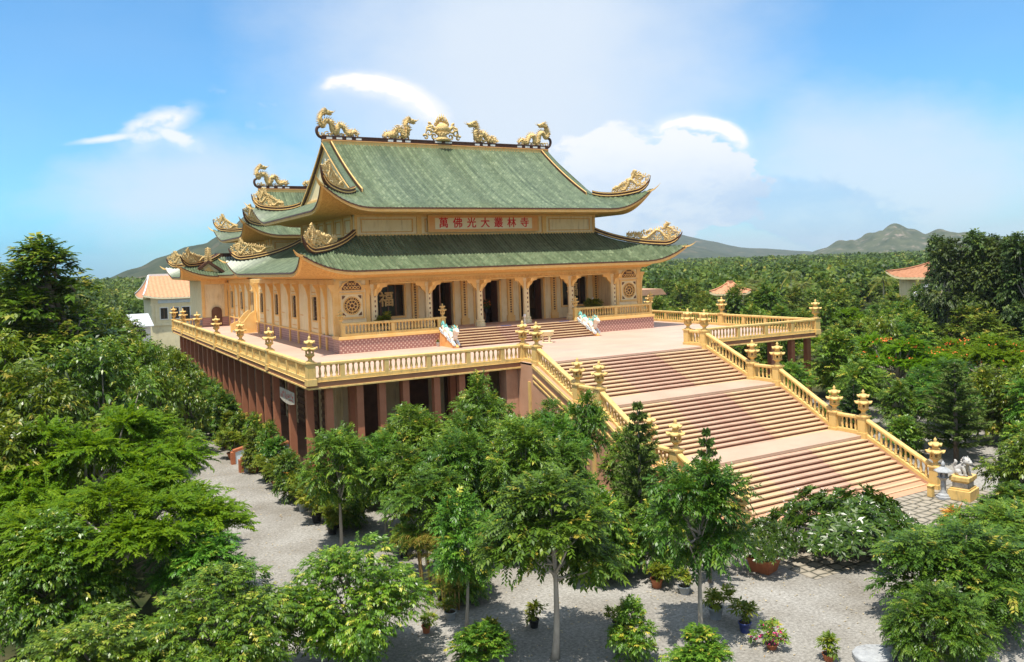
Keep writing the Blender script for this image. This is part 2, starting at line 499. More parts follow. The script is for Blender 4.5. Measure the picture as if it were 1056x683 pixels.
def line_tiles():
    M = mat('mauve_course_tiles', (0.38, 0.22, 0.19), (0.46, 0.28, 0.24), 2, 0.6)
    t = M.node_tree; b = t.nodes['Principled BSDF']; L = t.links.new; A = t.nodes.new
    src = b.inputs['Base Color'].links[0].from_socket
    c = A('ShaderNodeTexCoord'); w = A('ShaderNodeTexWave'); w.bands_direction = 'Z'; w.inputs['Scale'].default_value = 1.6
    L(c.outputs['Object'], w.inputs['Vector'])
    r = ramp_node(t, [(0.0, (0.5, 0.45, 0.45)), (0.25, (1, 1, 1))]); L(w.outputs['Fac'], r.inputs[0])
    mu = A('ShaderNodeMix'); mu.data_type = 'RGBA'; mu.blend_type = 'MULTIPLY'; mu.inputs['Factor'].default_value = 1
    L(src, mu.inputs['A']); L(r.outputs[0], mu.inputs['B']); L(mu.outputs['Result'], b.inputs['Base Color'])
    return M


LINES = line_tiles()


def ground_mat():
    M = bpy.data.materials.new('ground_gravel_and_soil'); M.use_nodes = True
    t = M.node_tree; b = t.nodes['Principled BSDF']; L = t.links.new; A = t.nodes.new
    c = A('ShaderNodeTexCoord')
    n1 = A('ShaderNodeTexNoise'); n1.inputs['Scale'].default_value = 9; n1.inputs['Detail'].default_value = 9; n1.inputs['Roughness'].default_value = 0.8; L(c.outputs['Object'], n1.inputs['Vector'])
    g = ramp_node(t, [(0.30, (0.125, 0.12, 0.11)), (0.5, (0.285, 0.275, 0.255)), (0.72, (0.50, 0.485, 0.455))]); L(n1.outputs['Fac'], g.inputs[0])
    n4 = A('ShaderNodeTexNoise'); n4.inputs['Scale'].default_value = 0.35; n4.inputs['Detail'].default_value = 5; L(c.outputs['Object'], n4.inputs['Vector'])
    g4 = ramp_node(t, [(0.3, (0.70, 0.66, 0.60)), (0.7, (1.15, 1.14, 1.12))]); L(n4.outputs['Fac'], g4.inputs[0])
    mu = A('ShaderNodeMix'); mu.data_type = 'RGBA'; mu.blend_type = 'MULTIPLY'; mu.inputs['Factor'].default_value = 1
    L(g.outputs[0], mu.inputs['A']); L(g4.outputs[0], mu.inputs['B'])
    n2 = A('ShaderNodeTexNoise'); n2.inputs['Scale'].default_value = 0.8; n2.inputs['Detail'].default_value = 8; L(c.outputs['Object'], n2.inputs['Vector'])
    e = ramp_node(t, [(0.3, (0.022, 0.035, 0.012)), (0.55, (0.055, 0.06, 0.025)), (0.75, (0.10, 0.085, 0.05))]); L(n2.outputs['Fac'], e.inputs[0])
    # gravel yard around the temple, soil elsewhere
    sp = A('ShaderNodeSeparateXYZ'); L(c.outputs['Object'], sp.inputs[0])

    def M2(op, a, bb):
        n = A('ShaderNodeMath'); n.operation = op
        for i, v in enumerate((a, bb)):
            if isinstance(v, (int, float)): n.inputs[i].default_value = v
            else: L(v, n.inputs[i])
        return n.outputs[0]
    dx = M2('SUBTRACT', M2('ABSOLUTE', M2('ADD', sp.outputs[0], 2.0), 0), 25.0)
    dy = M2('SUBTRACT', M2('ABSOLUTE', M2('SUBTRACT', sp.outputs[1], 15.0), 0), 75.0)
    dd = M2('ADD', M2('MAXIMUM', dx, dy), M2('MULTIPLY', M2('SUBTRACT', n2.outputs['Fac'], 0.5), 6.0))
    mr = A('ShaderNodeMapRange'); mr.inputs['From Min'].default_value = -0.6; mr.inputs['From Max'].default_value = 0.6; L(dd, mr.inputs['Value'])
    mm = A('ShaderNodeMix'); mm.data_type = 'RGBA'; L(mr.outputs[0], mm.inputs['Factor']); L(mu.outputs['Result'], mm.inputs['A']); L(e.outputs[0], mm.inputs['B'])
    L(mm.outputs['Result'], b.inputs['Base Color'])
    b.inputs['Roughness'].default_value = 0.95; b.inputs['Specular IOR Level'].default_value = 0.1
    bp = A('ShaderNodeBump'); bp.inputs['Strength'].default_value = 0.6; bp.inputs['Distance'].default_value = 0.03
    L(n1.outputs['Fac'], bp.inputs['Height']); L(bp.outputs[0], b.inputs['Normal'])
    return M


def paver_mat():
    M = bpy.data.materials.new('cobbled_pavers'); M.use_nodes = True
    t = M.node_tree; b = t.nodes['Principled BSDF']; L = t.links.new; A = t.nodes.new
    c = A('ShaderNodeTexCoord')
    v = A('ShaderNodeTexVoronoi'); v.voronoi_dimensions = '2D'; v.feature = 'DISTANCE_TO_EDGE'; v.inputs['Scale'].default_value = 2.0; v.inputs['Randomness'].default_value = 0.3
    L(c.outputs['Object'], v.inputs['Vector'])
    r = ramp_node(t, [(0.04, (0.06, 0.058, 0.04)), (0.11, (0.27, 0.235, 0.18)), (0.4, (0.34, 0.30, 0.235))]); L(v.outputs['Distance'], r.inputs[0])
    L(r.outputs[0], b.inputs['Base Color']); b.inputs['Roughness'].default_value = 0.9
    bp = A('ShaderNodeBump'); bp.inputs['Strength'].default_value = 0.5; bp.inputs['Distance'].default_value = 0.04
    L(r.outputs[0], bp.inputs['Height']); L(bp.outputs[0], b.inputs['Normal'])
    return M
# =================================================================== SETTING
def sheet(name, x0, x1, y0, y1, z, m, nx=1, ny=1):
    b = MB()
    vs = [(x0 + (x1 - x0) * i / nx, y0 + (y1 - y0) * j / ny, z) for j in range(ny + 1) for i in range(nx + 1)]
    fs = [(j * (nx + 1) + i, j * (nx + 1) + i + 1, (j + 1) * (nx + 1) + i + 1, (j + 1) * (nx + 1) + i) for j in range(ny) for i in range(nx)]
    b.add(vs, fs)
    return b.build(name, m, fixn=False)


g = sheet('ground', -6000, 6000, -6000, 6000, 0.0, ground_mat(), 40, 40); tag(g, 'grey gravel yard round the temple running out to dark soil under the woods', 'ground', kind='structure')
pv = sheet('paved_apron', -7.6, 8.0, -22.4, -17.66, 0.012, paver_mat()); tag(pv, 'cobbled stone apron at the foot of the great stairs', 'paving', kind='structure')

FL, PF = 5.90, 7.02
S = 6.5
X0, X1, YB = -19.62, 19.2, 53.5


def hill(name, az0, az1, d, depth, peaks, label, m, base=0.0, rough=0.12, seed=3):
    """a ridge of real terrain: peaks = (azimuth, height, half width in azimuth)"""
    na, nd = 150, 34
    r_ = np.random.default_rng(seed)
    ph = r_.uniform(0, 6.28, (10, 2)); fq = r_.uniform(8, 90, (10, 2))
    V = []
    for j in range(nd + 1):
        for i in range(na + 1):
            az = az0 + (az1 - az0) * i / na
            t = j / nd
            dist = d + depth * (t - 0.5)
            h = 0
            for (pa, hh, w) in peaks:
                q = abs(az - pa) / w
                h = max(h, hh * max(0.0, 1 - q ** 1.35 * 0.5) ** 2.0 if q < 1.67 else 0)
            prof = max(0.0, 1 - abs((t - 0.5) * 2) ** 1.5)
            n = sum(math.sin(az * fq[k, 0] * 3 + ph[k, 0]) * math.sin(t * fq[k, 1] * 0.25 + ph[k, 1]) / (1 + k * 0.25) for k in range(10)) / 4
            z = base + h * prof * (1 + rough * n) - (6 if prof < 0.02 else 0)
            V.append((CAM[0] + dist * math.sin(az), CAM[1] + dist * math.cos(az), z))
    F = [(j * (na + 1) + i, j * (na + 1) + i + 1, (j + 1) * (na + 1) + i + 1, (j + 1) * (na + 1) + i) for j in range(nd) for i in range(na)]
    b = MB(); b.add(V, F, 0, True)
    o = b.build(name, m)
    return tag(o, label, 'hill', kind='structure')


HILLG = mat('scrub_hill', (0.022, 0.036, 0.018), (0.060, 0.072, 0.036), 0.035, 0.95, 1.0, 0.16, detail=12, stain=((0.16, 0.115, 0.075), 0.022, (1, 1, 1), 0.56, 0.70))
HILLR = mat('rocky_hill', (0.030, 0.048, 0.022), (0.085, 0.095, 0.050), 0.03, 0.95, 1.0, 0.11, detail=12, stain=((0.26, 0.21, 0.17), 0.045, (1, 1, 1), 0.55, 0.68))
hill('hills', -0.08, 0.66, 950, 420, [(0.24, 86, 0.12), (0.34, 66, 0.16), (0.155, 44, 0.095)], 'dark scrubby hill rising behind the temple roofs', HILLG, seed=4)
hill('hills', 0.50, 0.86, 3300, 700, [(0.695, 112, 0.11), (0.62, 92, 0.08), (0.76, 50, 0.12)], 'long blue green hill on the horizon beside the temple roof tip', HILLG, seed=8, rough=0.08)
hill('hills', 0.58, 0.80, 2300, 500, [(0.685, 62, 0.09)], 'lower green hill before the long blue hill', HILLG, seed=9)
hill('hills', 0.80, 1.10, 2100, 600, [(0.947, 72, 0.060), (0.990, 52, 0.09), (0.905, 44, 0.05)], 'rocky grey hill above the palm woods', HILLR, seed=12, rough=0.34)

# =================================================================== TERRACE
terr = thing('temple_terrace', 'raised pink floored terrace on red brown columns under the temple', 'terrace', (0, 25, 0))
b = MB()
b.box(X0 + 0.1, X1 - 0.1, 0.1, YB - 0.1, FL - 0.12, FL)
b.box(-S - 0.3, S + 0.3, -1.45, 0.1, FL - 0.12, FL)
b.build('floor_slab', FLOOR, terr)
b = MB()
for (x0, x1, y0, y1) in ((X0, X1, 0, 0.3), (X0, X0 + 0.3, 0.3, YB), (X1 - 0.3, X1, 0.3, YB), (X0 + 0.3, X1 - 0.3, YB - 0.3, YB)):
    b.box(x0, x1, y0, y1, 5.60, 5.86, 0)
b.box(X0 + .3, X1 - .3, 0.3, YB - .3, 5.60, 5.77, 0)
b.build('fascia', BROWN, terr, bevel=0.01)
b = MB()
for (x0, x1, y0, y1) in ((X0 - .05, X1 + .05, -.05, 0.3), (X0 - .05, X0 + 0.3, 0.3, YB + .05), (X1 - 0.3, X1 + .05, 0.3, YB + .05)):
    b.box(x0, x1, y0, y1, 5.50, 5.597, 0)
    b.box(x0, x1, y0, y1, 5.863, 5.893, 0)
b.build('cornice', RAIL, terr, bevel=0.012)
# undercroft: columns, plinth, rooms behind them
colm = MB(); colm.box(-.19, .19, -.19, .19, 0.302, 5.5); colm.box(-.23, .23, -.23, .23, 0, 0.3)
cme = colm.mesh('column', COLUMN)
cy = [2.5, 6.3, 10.2, 12.7] + [15.1 + 2.45 * i for i in range(16)]
for y in cy: link('column', cme, terr, (-18.95, y, 0))
for x in (-18.4, -16.7, -15.4, -14.0, -12.1, -10.5, -8.9, 8.5, 10.6, 12.7, 14.8, 16.9, 18.6): link('column', cme, terr, (x, 0.62, 0))
for y in cy[2::4]: link('column', cme, terr, (18.6, y, 0))
for x in (-16.2, -13, -9.8):
    for y in (3.4,): link('column', cme, terr, (x, y, 0))
b = MB(); b.box(-18.4, 18.0, 1.2, 52, 0.02, 0.55); b.build('undercroft_floor', mat('brown_floor', (0.22, 0.11, 0.06), (0.28, 0.15, 0.09), 1, 0.5), terr)
b = MB()
b.box(-15.6, -15.3, 8.4, 52, 0.55, 5.6)
b.box(-15.3, 17.0, 8.1, 8.4, 0.55, 5.6)
b.box(16.7, 17.0, 8.4, 52, 0.55, 5.6)
b.build('inner_wall', CREAM, terr)
SHELF = mat('shelf_wood', (0.24, 0.15, 0.09), (0.3, 0.2, 0.12), 2, 0.7)
for i in range(14):
    b = MB(); b.box(-15.72, -15.603, 9.3 + i * 3.05, 11.3 + i * 3.05, 0.6, 4.6)
    for k in range(7): b.box(-15.80, -15.70, 9.4 + i * 3.05, 11.2 + i * 3.05, 1.0 + k * .5, 1.22 + k * .5, 1)
    b.build('shutter', [DARKW, SHELF], terr)
for x in (-14.6, -11.4, -8.2, 9, 12.2):
    b = MB(); b.box(x, x + 2.0, 7.98, 8.097, 0.6, 4.6); b.build('shutter', DARKW, terr)
# dark furniture standing in the undercroft
for i, (x, y) in enumerate(((-16.6, 2.6), (-14.3, 3.0), (-12.4, 5.2), (-10.2, 2.9))):
    t = thing('stone_table', ['dark round table between the undercroft columns nearest the corner', 'dark round table under the terrace behind the second front column',
                              'dark round table deep under the terrace beside the dark shutter', 'dark round table under the terrace next to the tan stair pier'][i], 'table', (x, y, 0.55))
    b = MB(); b.lathe([(0.0, 0.70), (0.78, 0.70), (0.8, 0.74), (0.8, 0.79), (0, 0.80)], 20, caps=False); b.build('table_top', DARKW, t, world=False)
    b = MB(); b.lathe([(0.32, 0), (0.3, 0.08), (0.14, 0.2), (0.12, 0.5), (0.3, 0.70)], 14); b.build('pedestal', DARKW, t, world=False)

# hanging banner with worn red letters under the slab
bn = thing('hanging_banner', 'white hanging banner with worn red writing under the terrace corner', 'banner', (-19.3, 6.0, 4.3))
b = MB()
pts = [(y, -0.18 * (1 - ((y) / 1.7) ** 2)) for y in np.linspace(-1.7, 1.7, 11)]
for i in range(10):
    (y0, d0), (y1, d1) = pts[i], pts[i + 1]
    b.add([(0, y0, .50), (0, y1, .50), (0, y1, -.15 + d1), (0, y0, -.15 + d0), (-.012, y0, .50), (-.012, y1, .50), (-.012, y1, -.15 + d1), (-.012, y0, -.15 + d0)],
          [(0, 1, 2, 3), (7, 6, 5, 4), (0, 3, 7, 4), (1, 5, 6, 2), (3, 2, 6, 7), (0, 4, 5, 1)])
b.build('cloth', mat('worn_cloth', (0.46, 0.41, 0.32), (0.56, 0.51, 0.42), 3, .9), bn, world=False)
b = MB()
rr = random.Random(4)
for i in range(9):
    y = -1.35 + i * .335
    for k in range(4):
        w = rr.uniform(.06, .2); zz = rr.uniform(-.08, .26); hh = rr.uniform(.03, .06)
        if k % 2: w, hh = hh, w
        b.box(-.03, -.016, y - w / 2, y + w / 2, zz, zz + hh)
b.build('lettering', REDP, bn, world=False)
for y in (-1.5, 0, 1.5):
    b = MB(); b.tube([(0, y, .5), (0, y, 1.2)], .015, 5); b.build('cord', DARKBR, bn, world=False)


def stairs_rail_top(y): pass


# =================================================================== GREAT STAIRCASE
ST = thing('grand_staircase', 'broad stone staircase in three flights climbing to the terrace', 'staircase', (0, -9, 0))
Y1, Z1 = -5.68, 4.14
Y1b, Y2, Z2 = -7.70, -11.75, 1.98
Y2b, Y3 = -13.62, -17.66
FLIGHTS = [(-1.46, FL, Y1, Z1, 11), (Y1b, Z1, Y2, Z2, 13), (Y2b, Z2, Y3, 0.0, 12)]
SI = 6.37                                   # half width between the side walls


def step_mesh(run, rise):
    b = MB()
    # body with tread panels of two stones and a dark riser under an overhanging nosing
    for (xa, xb, mi) in ((-SI, -2.05, 0), (-2.05, 2.05, 1), (2.05, SI, 0)):
        b.box(xa, xb, -run - 0.035, 0, -0.062, 0.0, mi)
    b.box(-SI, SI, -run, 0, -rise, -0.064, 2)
    return b.mesh('step', [TREAD, TREADR, RISER])


for (ya, za, yb, zb, n) in FLIGHTS:
    run = (ya - yb) / n; rise = (za - zb) / n
    me = step_mesh(run, rise)
    for i in range(n - 0):
        if i == n - 1 and zb > 0.1: pass
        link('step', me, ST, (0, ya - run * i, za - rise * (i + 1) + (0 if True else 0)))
for (ya, yb, z) in ((Y1 + .0, Y1b, Z1), (Y2, Y2b, Z2)):
    b = MB(); b.box(-SI, SI, yb - 0.03, ya, z - 0.14, z + 0.004); b.build('landing', LANDING, ST)
b = MB()
for (ya, za, yb, zb, n) in FLIGHTS:
    b.prism([(ya, za - .4), (yb, zb - .4 if zb > .2 else 0), (yb, 0), (ya, 0)], -SI + .02, SI - .02, 'x')
b.prism([(Y1, Z1 - .2), (Y1b, Z1 - .2), (Y1b, 0), (Y1, 0)], -SI + .02, SI - .02, 'x')
b.prism([(Y2, Z2 - .2), (Y2b, Z2 - .2), (Y2b, 0), (Y2, 0)], -SI + .02, SI - .02, 'x')
b.box(-SI + .02, SI - .02, -1.46, 1.0, 0, 5.5)
b.build('core', STAIRW, ST)
PROF = [(1.2, FL - 0.02), (-1.46, FL - 0.02), (Y1, Z1 + .02), (Y1b, Z1 + .02), (Y2, Z2 + .02), (Y2b, Z2 + .02), (Y3 - .25, 0.14)]
for sx in (-1, 1):
    xa, xb = sx * (SI + .002), sx * (S + 0.30)
    b = MB()
    poly = PROF + [(Y3 - .25, 0.0), (1.2, 0.0)]
    b.prism(poly, min(xa, xb), max(xa, xb), 'x')
    b.build('side_wall', STAIRW, ST)
    # raised mouldings following the slope on the outer face, and pilasters
    b = MB(); xo = sx * (S + .302)
    for dz, h, p in ((-0.02, 0.16, .09), (-0.62, 0.10, .06), (-0.95, 0.08, .05)):
        for (p0, p1) in zip(PROF[1:-1], PROF[2:]):
            q = [(p0[0], p0[1] + dz), (p1[0], max(p1[1] + dz, .02)), (p1[0], max(p1[1] + dz - h, 0.01)), (p0[0], p0[1] + dz - h)]
            if p1[1] + dz - h < 0.0 and p0[1] + dz - h < 0.0: continue
            b.prism(q, min(xo, xo + sx * p), max(xo, xo + sx * p), 'x')
    b.build('moulding', RAIL, ST)
    for y, z in ((-1.46 + .4, FL - 1.1), (Y1 - .2, Z1 - 1.05), (Y1b + .2, Z1 - 1.05), (Y2 - .2, Z2 - 1.05)):
        b = MB(); b.box(xo, xo + sx * .07, y - .13, y + .13, 0, max(z, .3)); b.build('pilaster', RAIL, ST)
    b = MB(); b.box(sx * 7.62, sx * 6.82, 0.32, 1.2, 0, 5.497); b.build('pier', STAIRW, ST)


# =================================================================== BALUSTRADES
_bal = {}


def baluster_mesh(h):
    k = round(h, 2)
    if k not in _bal:
        b = MB()
        b.lathe([(.075, 0), (.075, .06 * h), (.05, .10 * h), (.085, .30 * h), (.06, .55 * h), (.042, .80 * h), (.072, .90 * h), (.072, h)], 8, phase=math.pi / 8)
        _bal[k] = b.mesh('baluster', RAIL)
    return _bal[k]


def balustrade(p0, p1, label, group='balustrades of the temple', h=1.0, post_at=(), pitch=0.30, trim=True, name='balustrade', ends=(1, 1), low=True):
    """from p0 to p1 (3-D points on the floor line), level or raking"""
    p0 = Vector(p0); p1 = Vector(p1)
    D = p1 - p0; Lh = Vector((D.x, D.y, 0)).length; d = Vector((D.x, D.y, 0)) / Lh; slope = D.z / Lh
    nrm = Vector((-d.y, d.x, 0))
    t = thing(name, label, 'balustrade', tuple(p0), 0, group)

    def bar(z0, z1, w, a=0.0, e=None):
        e = Lh if e is None else e
        b = MB(); vs = []
        for s_, zz in ((a, slope * a), (e, slope * e)):
            for q, z in ((-w, z0), (w, z0), (w, z1), (-w, z1)):
                p = d * s_ + nrm * q
                vs.append((p.x, p.y, zz + z))
        b.add(vs, [(0, 1, 2, 3), (7, 6, 5, 4), (0, 4, 5, 1), (1, 5, 6, 2), (2, 6, 7, 3), (3, 7, 4, 0)])
        return b
    b = bar(h - .17, h, .15)
    b.build('handrail', RAIL, t, world=False, bevel=.04)
    bar(0.0, .20, .13).build('base_rail', RAIL, t, world=False, bevel=.015)
    posts = [s_ * Lh for s_ in post_at]
    for s_ in posts:
        b = MB(); p = d * s_; z = slope * s_
        w = .13
        vs = []
        for zz in (.201, h - .171):
            for (a, c) in ((-w, -w), (w, -w), (w, w), (-w, w)):
                q = p + d * a + nrm * c
                vs.append((q.x, q.y, z + zz + slope * a))
        b.add(vs, [(3, 2, 1, 0), (4, 5, 6, 7), (0, 1, 5, 4), (1, 2, 6, 5), (2, 3, 7, 6), (3, 0, 4, 7)])
        b.build('post', RAIL, t, world=False, bevel=.01)
    me = baluster_mesh(h - .37 - abs(slope) * .0)
    n = max(1, int((Lh - .30) / pitch))
    for i in range(n):
        s_ = .15 + (i + .5) * (Lh - .30) / n
        if any(abs(s_ - q) < .20 for q in posts): continue
        p = d * s_
        o = link('baluster', me, t, (p.x, p.y, slope * s_ + .20), world=False)
    return t


def newel(p, label, group='newel posts of the balustrades', h=1.06, w=.23):
    """square post carrying a lantern"""
    b = MB()
    b.box(-w, w, -w, w, -.16, h - .1); b.box(-w - .05, w + .05, -w - .05, w + .05, h - .098, h); b.box(-w - .04, w + .04, -w - .04, w + .04, -.2, .16)
    o = b.build('newel_post', RAIL, None, p, world=False, bevel=.015)
    return tag(o, label, 'post', group)


# =================================================================== LANTERNS
_lm = {}


def lantern_meshes():
    if _lm: return _lm
    k = 6
    b = MB(); b.lathe([(.27, 0), (.27, .05), (.15, .10), (.13, .20), (.20, .26), (.33, .34), (.34, .37)], k, sm=False); _lm['stem'] = b.mesh('stem', RAIL)
    b = MB()
    for i in range(k):
        a0 = 2 * math.pi * i / k; a1 = 2 * math.pi * (i + 1) / k
        P = lambda r, a, z: (r * math.cos(a), r * math.sin(a), z)
        q = .30
        A0, A1 = Vector(P(q, a0, 0)), Vector(P(q, a1, 0))
        for s0, s1, z0, z1 in ((0, .26, .372, .64), (.74, 1, .372, .64), (.26, .74, .372, .44), (.26, .74, .59, .64)):
            c0 = A0.lerp(A1, s0); c1 = A0.lerp(A1, s1); i0 = c0 * .84; i1 = c1 * .84
            vs = [(c0.x, c0.y, z0), (c1.x, c1.y, z0), (c1.x, c1.y, z1), (c0.x, c0.y, z1), (i0.x, i0.y, z0), (i1.x, i1.y, z0), (i1.x, i1.y, z1), (i0.x, i0.y, z1)]
            b.add(vs, [(0, 1, 2, 3), (7, 6, 5, 4), (0, 4, 5, 1), (2, 6, 7, 3), (1, 5, 6, 2), (0, 3, 7, 4)])
    _lm['chamber'] = b.mesh('lamp_chamber', RAIL)

    def roof(r, z, h, rin):
        b = MB(); loops = []
        for (rr, zz, lf) in ((rin, 0.02, 0), (r * .96, -.02, .05), (r, 0.0, .075), (r, .045, .085), (r * .62, .10, .02), (rin, h, 0)):
            L = []
            for i in range(k * 4):
                a = 2 * math.pi * i / (k * 4); u = abs(((i % 4) - 0) / 4.0 * 2 - 1) if i % 4 else 1.0
                rad = rr * (.90 + .10 * u ** 2)
                L.append((rad * math.cos(a), rad * math.sin(a), z + zz + lf * u ** 3))
            loops.append(L)
        b.loft(loops, True, 0, True)
        return b
    _lm['roof'] = roof(.53, .66, .20, .16).mesh('lamp_roof', RAIL)
    b = MB(); b.lathe([(.17, .80), (.17, 1.0), (.15, 1.0)], 6, sm=False); _lm['upper'] = b.mesh('upper_chamber', RAIL)
    _lm['roof2'] = roof(.37, 1.0, .17, .09).mesh('lamp_roof', RAIL)
    b = MB(); b.lathe([(.09, 1.14), (.11, 1.18), (.055, 1.21), (.10, 1.27), (.075, 1.32), (.03, 1.37), (.005, 1.42)], 8, caps=False); _lm['finial'] = b.mesh('finial', RAIL)
    return _lm


def lantern(p, label, scale=1.0, rz=0.2, group='pagoda lanterns on the balustrade posts'):
    m_ = lantern_meshes()
    t = thing('pagoda_lantern', label, 'lantern', p, rz, group, (scale * .86, scale * .86, scale))
    link('stem', m_['stem'], t, world=False); link('lamp_chamber', m_['chamber'], t, world=False)
    link('lamp_roof', m_['roof'], t, world=False); link('upper_chamber', m_['upper'], t, world=False)
    link('lamp_roof', m_['roof2'], t, world=False); link('finial', m_['finial'], t, world=False)
    return t


LY = [0.15, 9.25, 18.0, 27.6, 37.3, 46.4, 53.35]
NM = ['at the near corner of the terrace', 'second along the left terrace railing from the near corner', 'third along the left terrace railing from the near corner',
      'fourth along the left terrace railing, opposite the long side wall', 'fifth along the left terrace railing, opposite the small side steps',
      'sixth along the left terrace railing, before the far end', 'at the far back corner of the terrace']
xl = X0 + .15
for y, n in zip(LY, NM):
    newel((xl, y, FL), 'yellow square post ' + n)
    lantern((xl, y, FL + 1.06), 'yellow two tiered lantern ' + n)
SEG = ['nearest section', 'second section', 'third section', 'fourth section', 'fifth section', 'far end section']
for i in range(6):
    L = LY[i + 1] - LY[i]; k = 3
    balustrade((xl, LY[i] + .2, FL), (xl, LY[i + 1] - .2, FL), 'yellow stone balustrade along the left terrace edge, %s from the near corner' % SEG[i] if i < 5 else 'yellow stone balustrade on the left terrace edge running to the far back corner',
               post_at=[(j + 1) / (k + 1) for j in range(k)])
xr = X1 - .15
RY = [0.15, 10.1, 20.0, 30.0]
NR = ['at the right front corner of the terrace above the wood', 'on the right terrace edge halfway back to the porch', 'on the right terrace edge beside the hall', 'far back on the right terrace edge behind the hall']
for y, n in zip(RY, NR):
    newel((xr, y, FL), 'yellow square post ' + n)
    lantern((xr, y, FL + 1.06), 'yellow two tiered lantern ' + n)
for i, n in enumerate(['front section by the corner', 'section reaching back to the porch', 'section beside the hall']):
    balustrade((xr, RY[i] + .2, FL), (xr, RY[i + 1] - .2, FL), 'yellow balustrade along the right terrace edge, ' + n, post_at=[.25, .5, .75])
balustrade((xl + .2, .15, FL), (-S - .2, .15, FL), 'long yellow front balustrade between the near corner and the stairs', post_at=[.12, .32, .52, .72, .90])
balustrade((S + .2, .15, FL), (xr - .2, .15, FL), 'yellow front balustrade between the stairs and the right corner', post_at=[.14, .36, .58, .80])
balustrade((xl + .2, 53.35, FL), (-16.6, 53.35, FL), 'short yellow balustrade at the far end of the terrace by the annexe')
SIDE = {-1: 'left', 1: 'right'}
for sx in (-1, 1):
    x = sx * S; sd = SIDE[sx]
    P = [(0.15, FL, 'at the stair head on the terrace line, %s side' % sd), (-1.46, FL, 'at the top step of the great stairs, %s side' % sd), (Y1, Z1, 'on the upper end of the upper landing, %s side' % sd),
         (Y1b, Z1, 'on the lower end of the upper landing, %s side' % sd), (Y2, Z2, 'on the upper end of the lower landing, %s side' % sd), (Y2b, Z2, 'on the lower end of the lower landing, %s side' % sd),
         (Y3 - .05, 0.08, 'at the foot of the great stairs, %s side' % sd)]
    for (y, z, n) in P:
        newel((x, y, z), 'yellow square post ' + n)
        lantern((x, y, z + 1.06), 'yellow two tiered lantern ' + n)
    NB = ['short level balustrade at the stair head', 'raking balustrade of the top flight', 'short level balustrade on the upper landing', 'raking balustrade of the middle flight',
          'short level balustrade on the lower landing', 'raking balustrade of the bottom flight']
    for i in range(6):
        (ya, za, _), (yb, zb, _) = P[i], P[i + 1]
        L = ya - yb; g_ = .22
        za2 = za + (zb - za) * g_ / L; zb2 = zb - (zb - za) * g_ / L
        balustrade((x, ya - g_, za2), (x, yb + g_, zb2), 'yellow ' + NB[i] + ', %s side of the stairs' % sd, pitch=.27)

TILEP = mat('green_verge_tiles', (0.06, 0.09, 0.05), (0.12, 0.155, 0.09), 5, .4)
# =================================================================== ROOF BUILDERS
S0 = 0.50


def prof(z_in, z_out, u, k=0.45):
    return z_out + (z_in - z_out) * ((1 - u) * (1 - k) + k * (1 - u) ** 2)


class Hip:
    def __init__(s, cy, xi, yi, xo, yo, zi, zo, lift, out, k=.45, cx=0.0):
        s.cx, s.cy, s.xi, s.yi, s.xo, s.yo, s.zi, s.zo, s.lift, s.out, s.k = cx, cy, xi, yi, xo, yo, zi, zo, lift, out, k

    def pt(s, side, lat, u, dz=0.0, inset=0.0):
        """side 0 front(-y) 1 right 2 back 3 left; lat: signed lateral offset"""
        a = s.xi + (s.xo - s.xi) * u - inset; bb = s.yi + (s.yo - s.yi) * u - inset
        ext = a if side in (0, 2) else bb
        oth = bb if side in (0, 2) else a
        full = (s.xo if side in (0, 2) else s.yo)
        w = 3.9 if full > 7 else full * .6
        q = max(0.0, (abs(lat) - (ext - w)) / w) if ext > 0 else 0
        F = min(q, 1.0) ** 2.4 * u ** 1.5
        z = prof(s.zi, s.zo, u, s.k) + s.lift * F + dz
        la = lat + math.copysign(s.out * F, lat) if lat else 0
        ot = oth + s.out * F
        if side == 0: return (s.cx + la, s.cy - ot, z)
        if side == 2: return (s.cx - la, s.cy + ot, z)
        if side == 1: return (s.cx + ot, s.cy + la, z)
        return (s.cx - ot, s.cy - la, z)

    def loop(s, dz=0.0, inset=0.0, n=40):
        L = []
        for side in (0, 1, 2, 3):
            ext = (s.xo if side in (0, 2) else s.yo) - inset
            for i in range(n):
                t = -1 + 2 * i / n
                t = math.copysign(1 - (1 - abs(t)) ** 1.25, t)
                L.append(s.pt(side, ext * t, 1.0, dz, inset))
        return L

    def flat_loop(s, xw, yw, z, n=40):
        L = []
        for side in (0, 1, 2, 3):
            for i in range(n):
                t = -1 + 2 * i / n
                t = math.copysign(1 - (1 - abs(t)) ** 1.25, t)
                if side == 0: p = (xw * t, -yw)
                elif side == 1: p = (xw, yw * t)
                elif side == 2: p = (-xw * t, yw)
                else: p = (-xw, -yw * t)
                L.append((s.cx + p[0], s.cy + p[1], z))
        return L


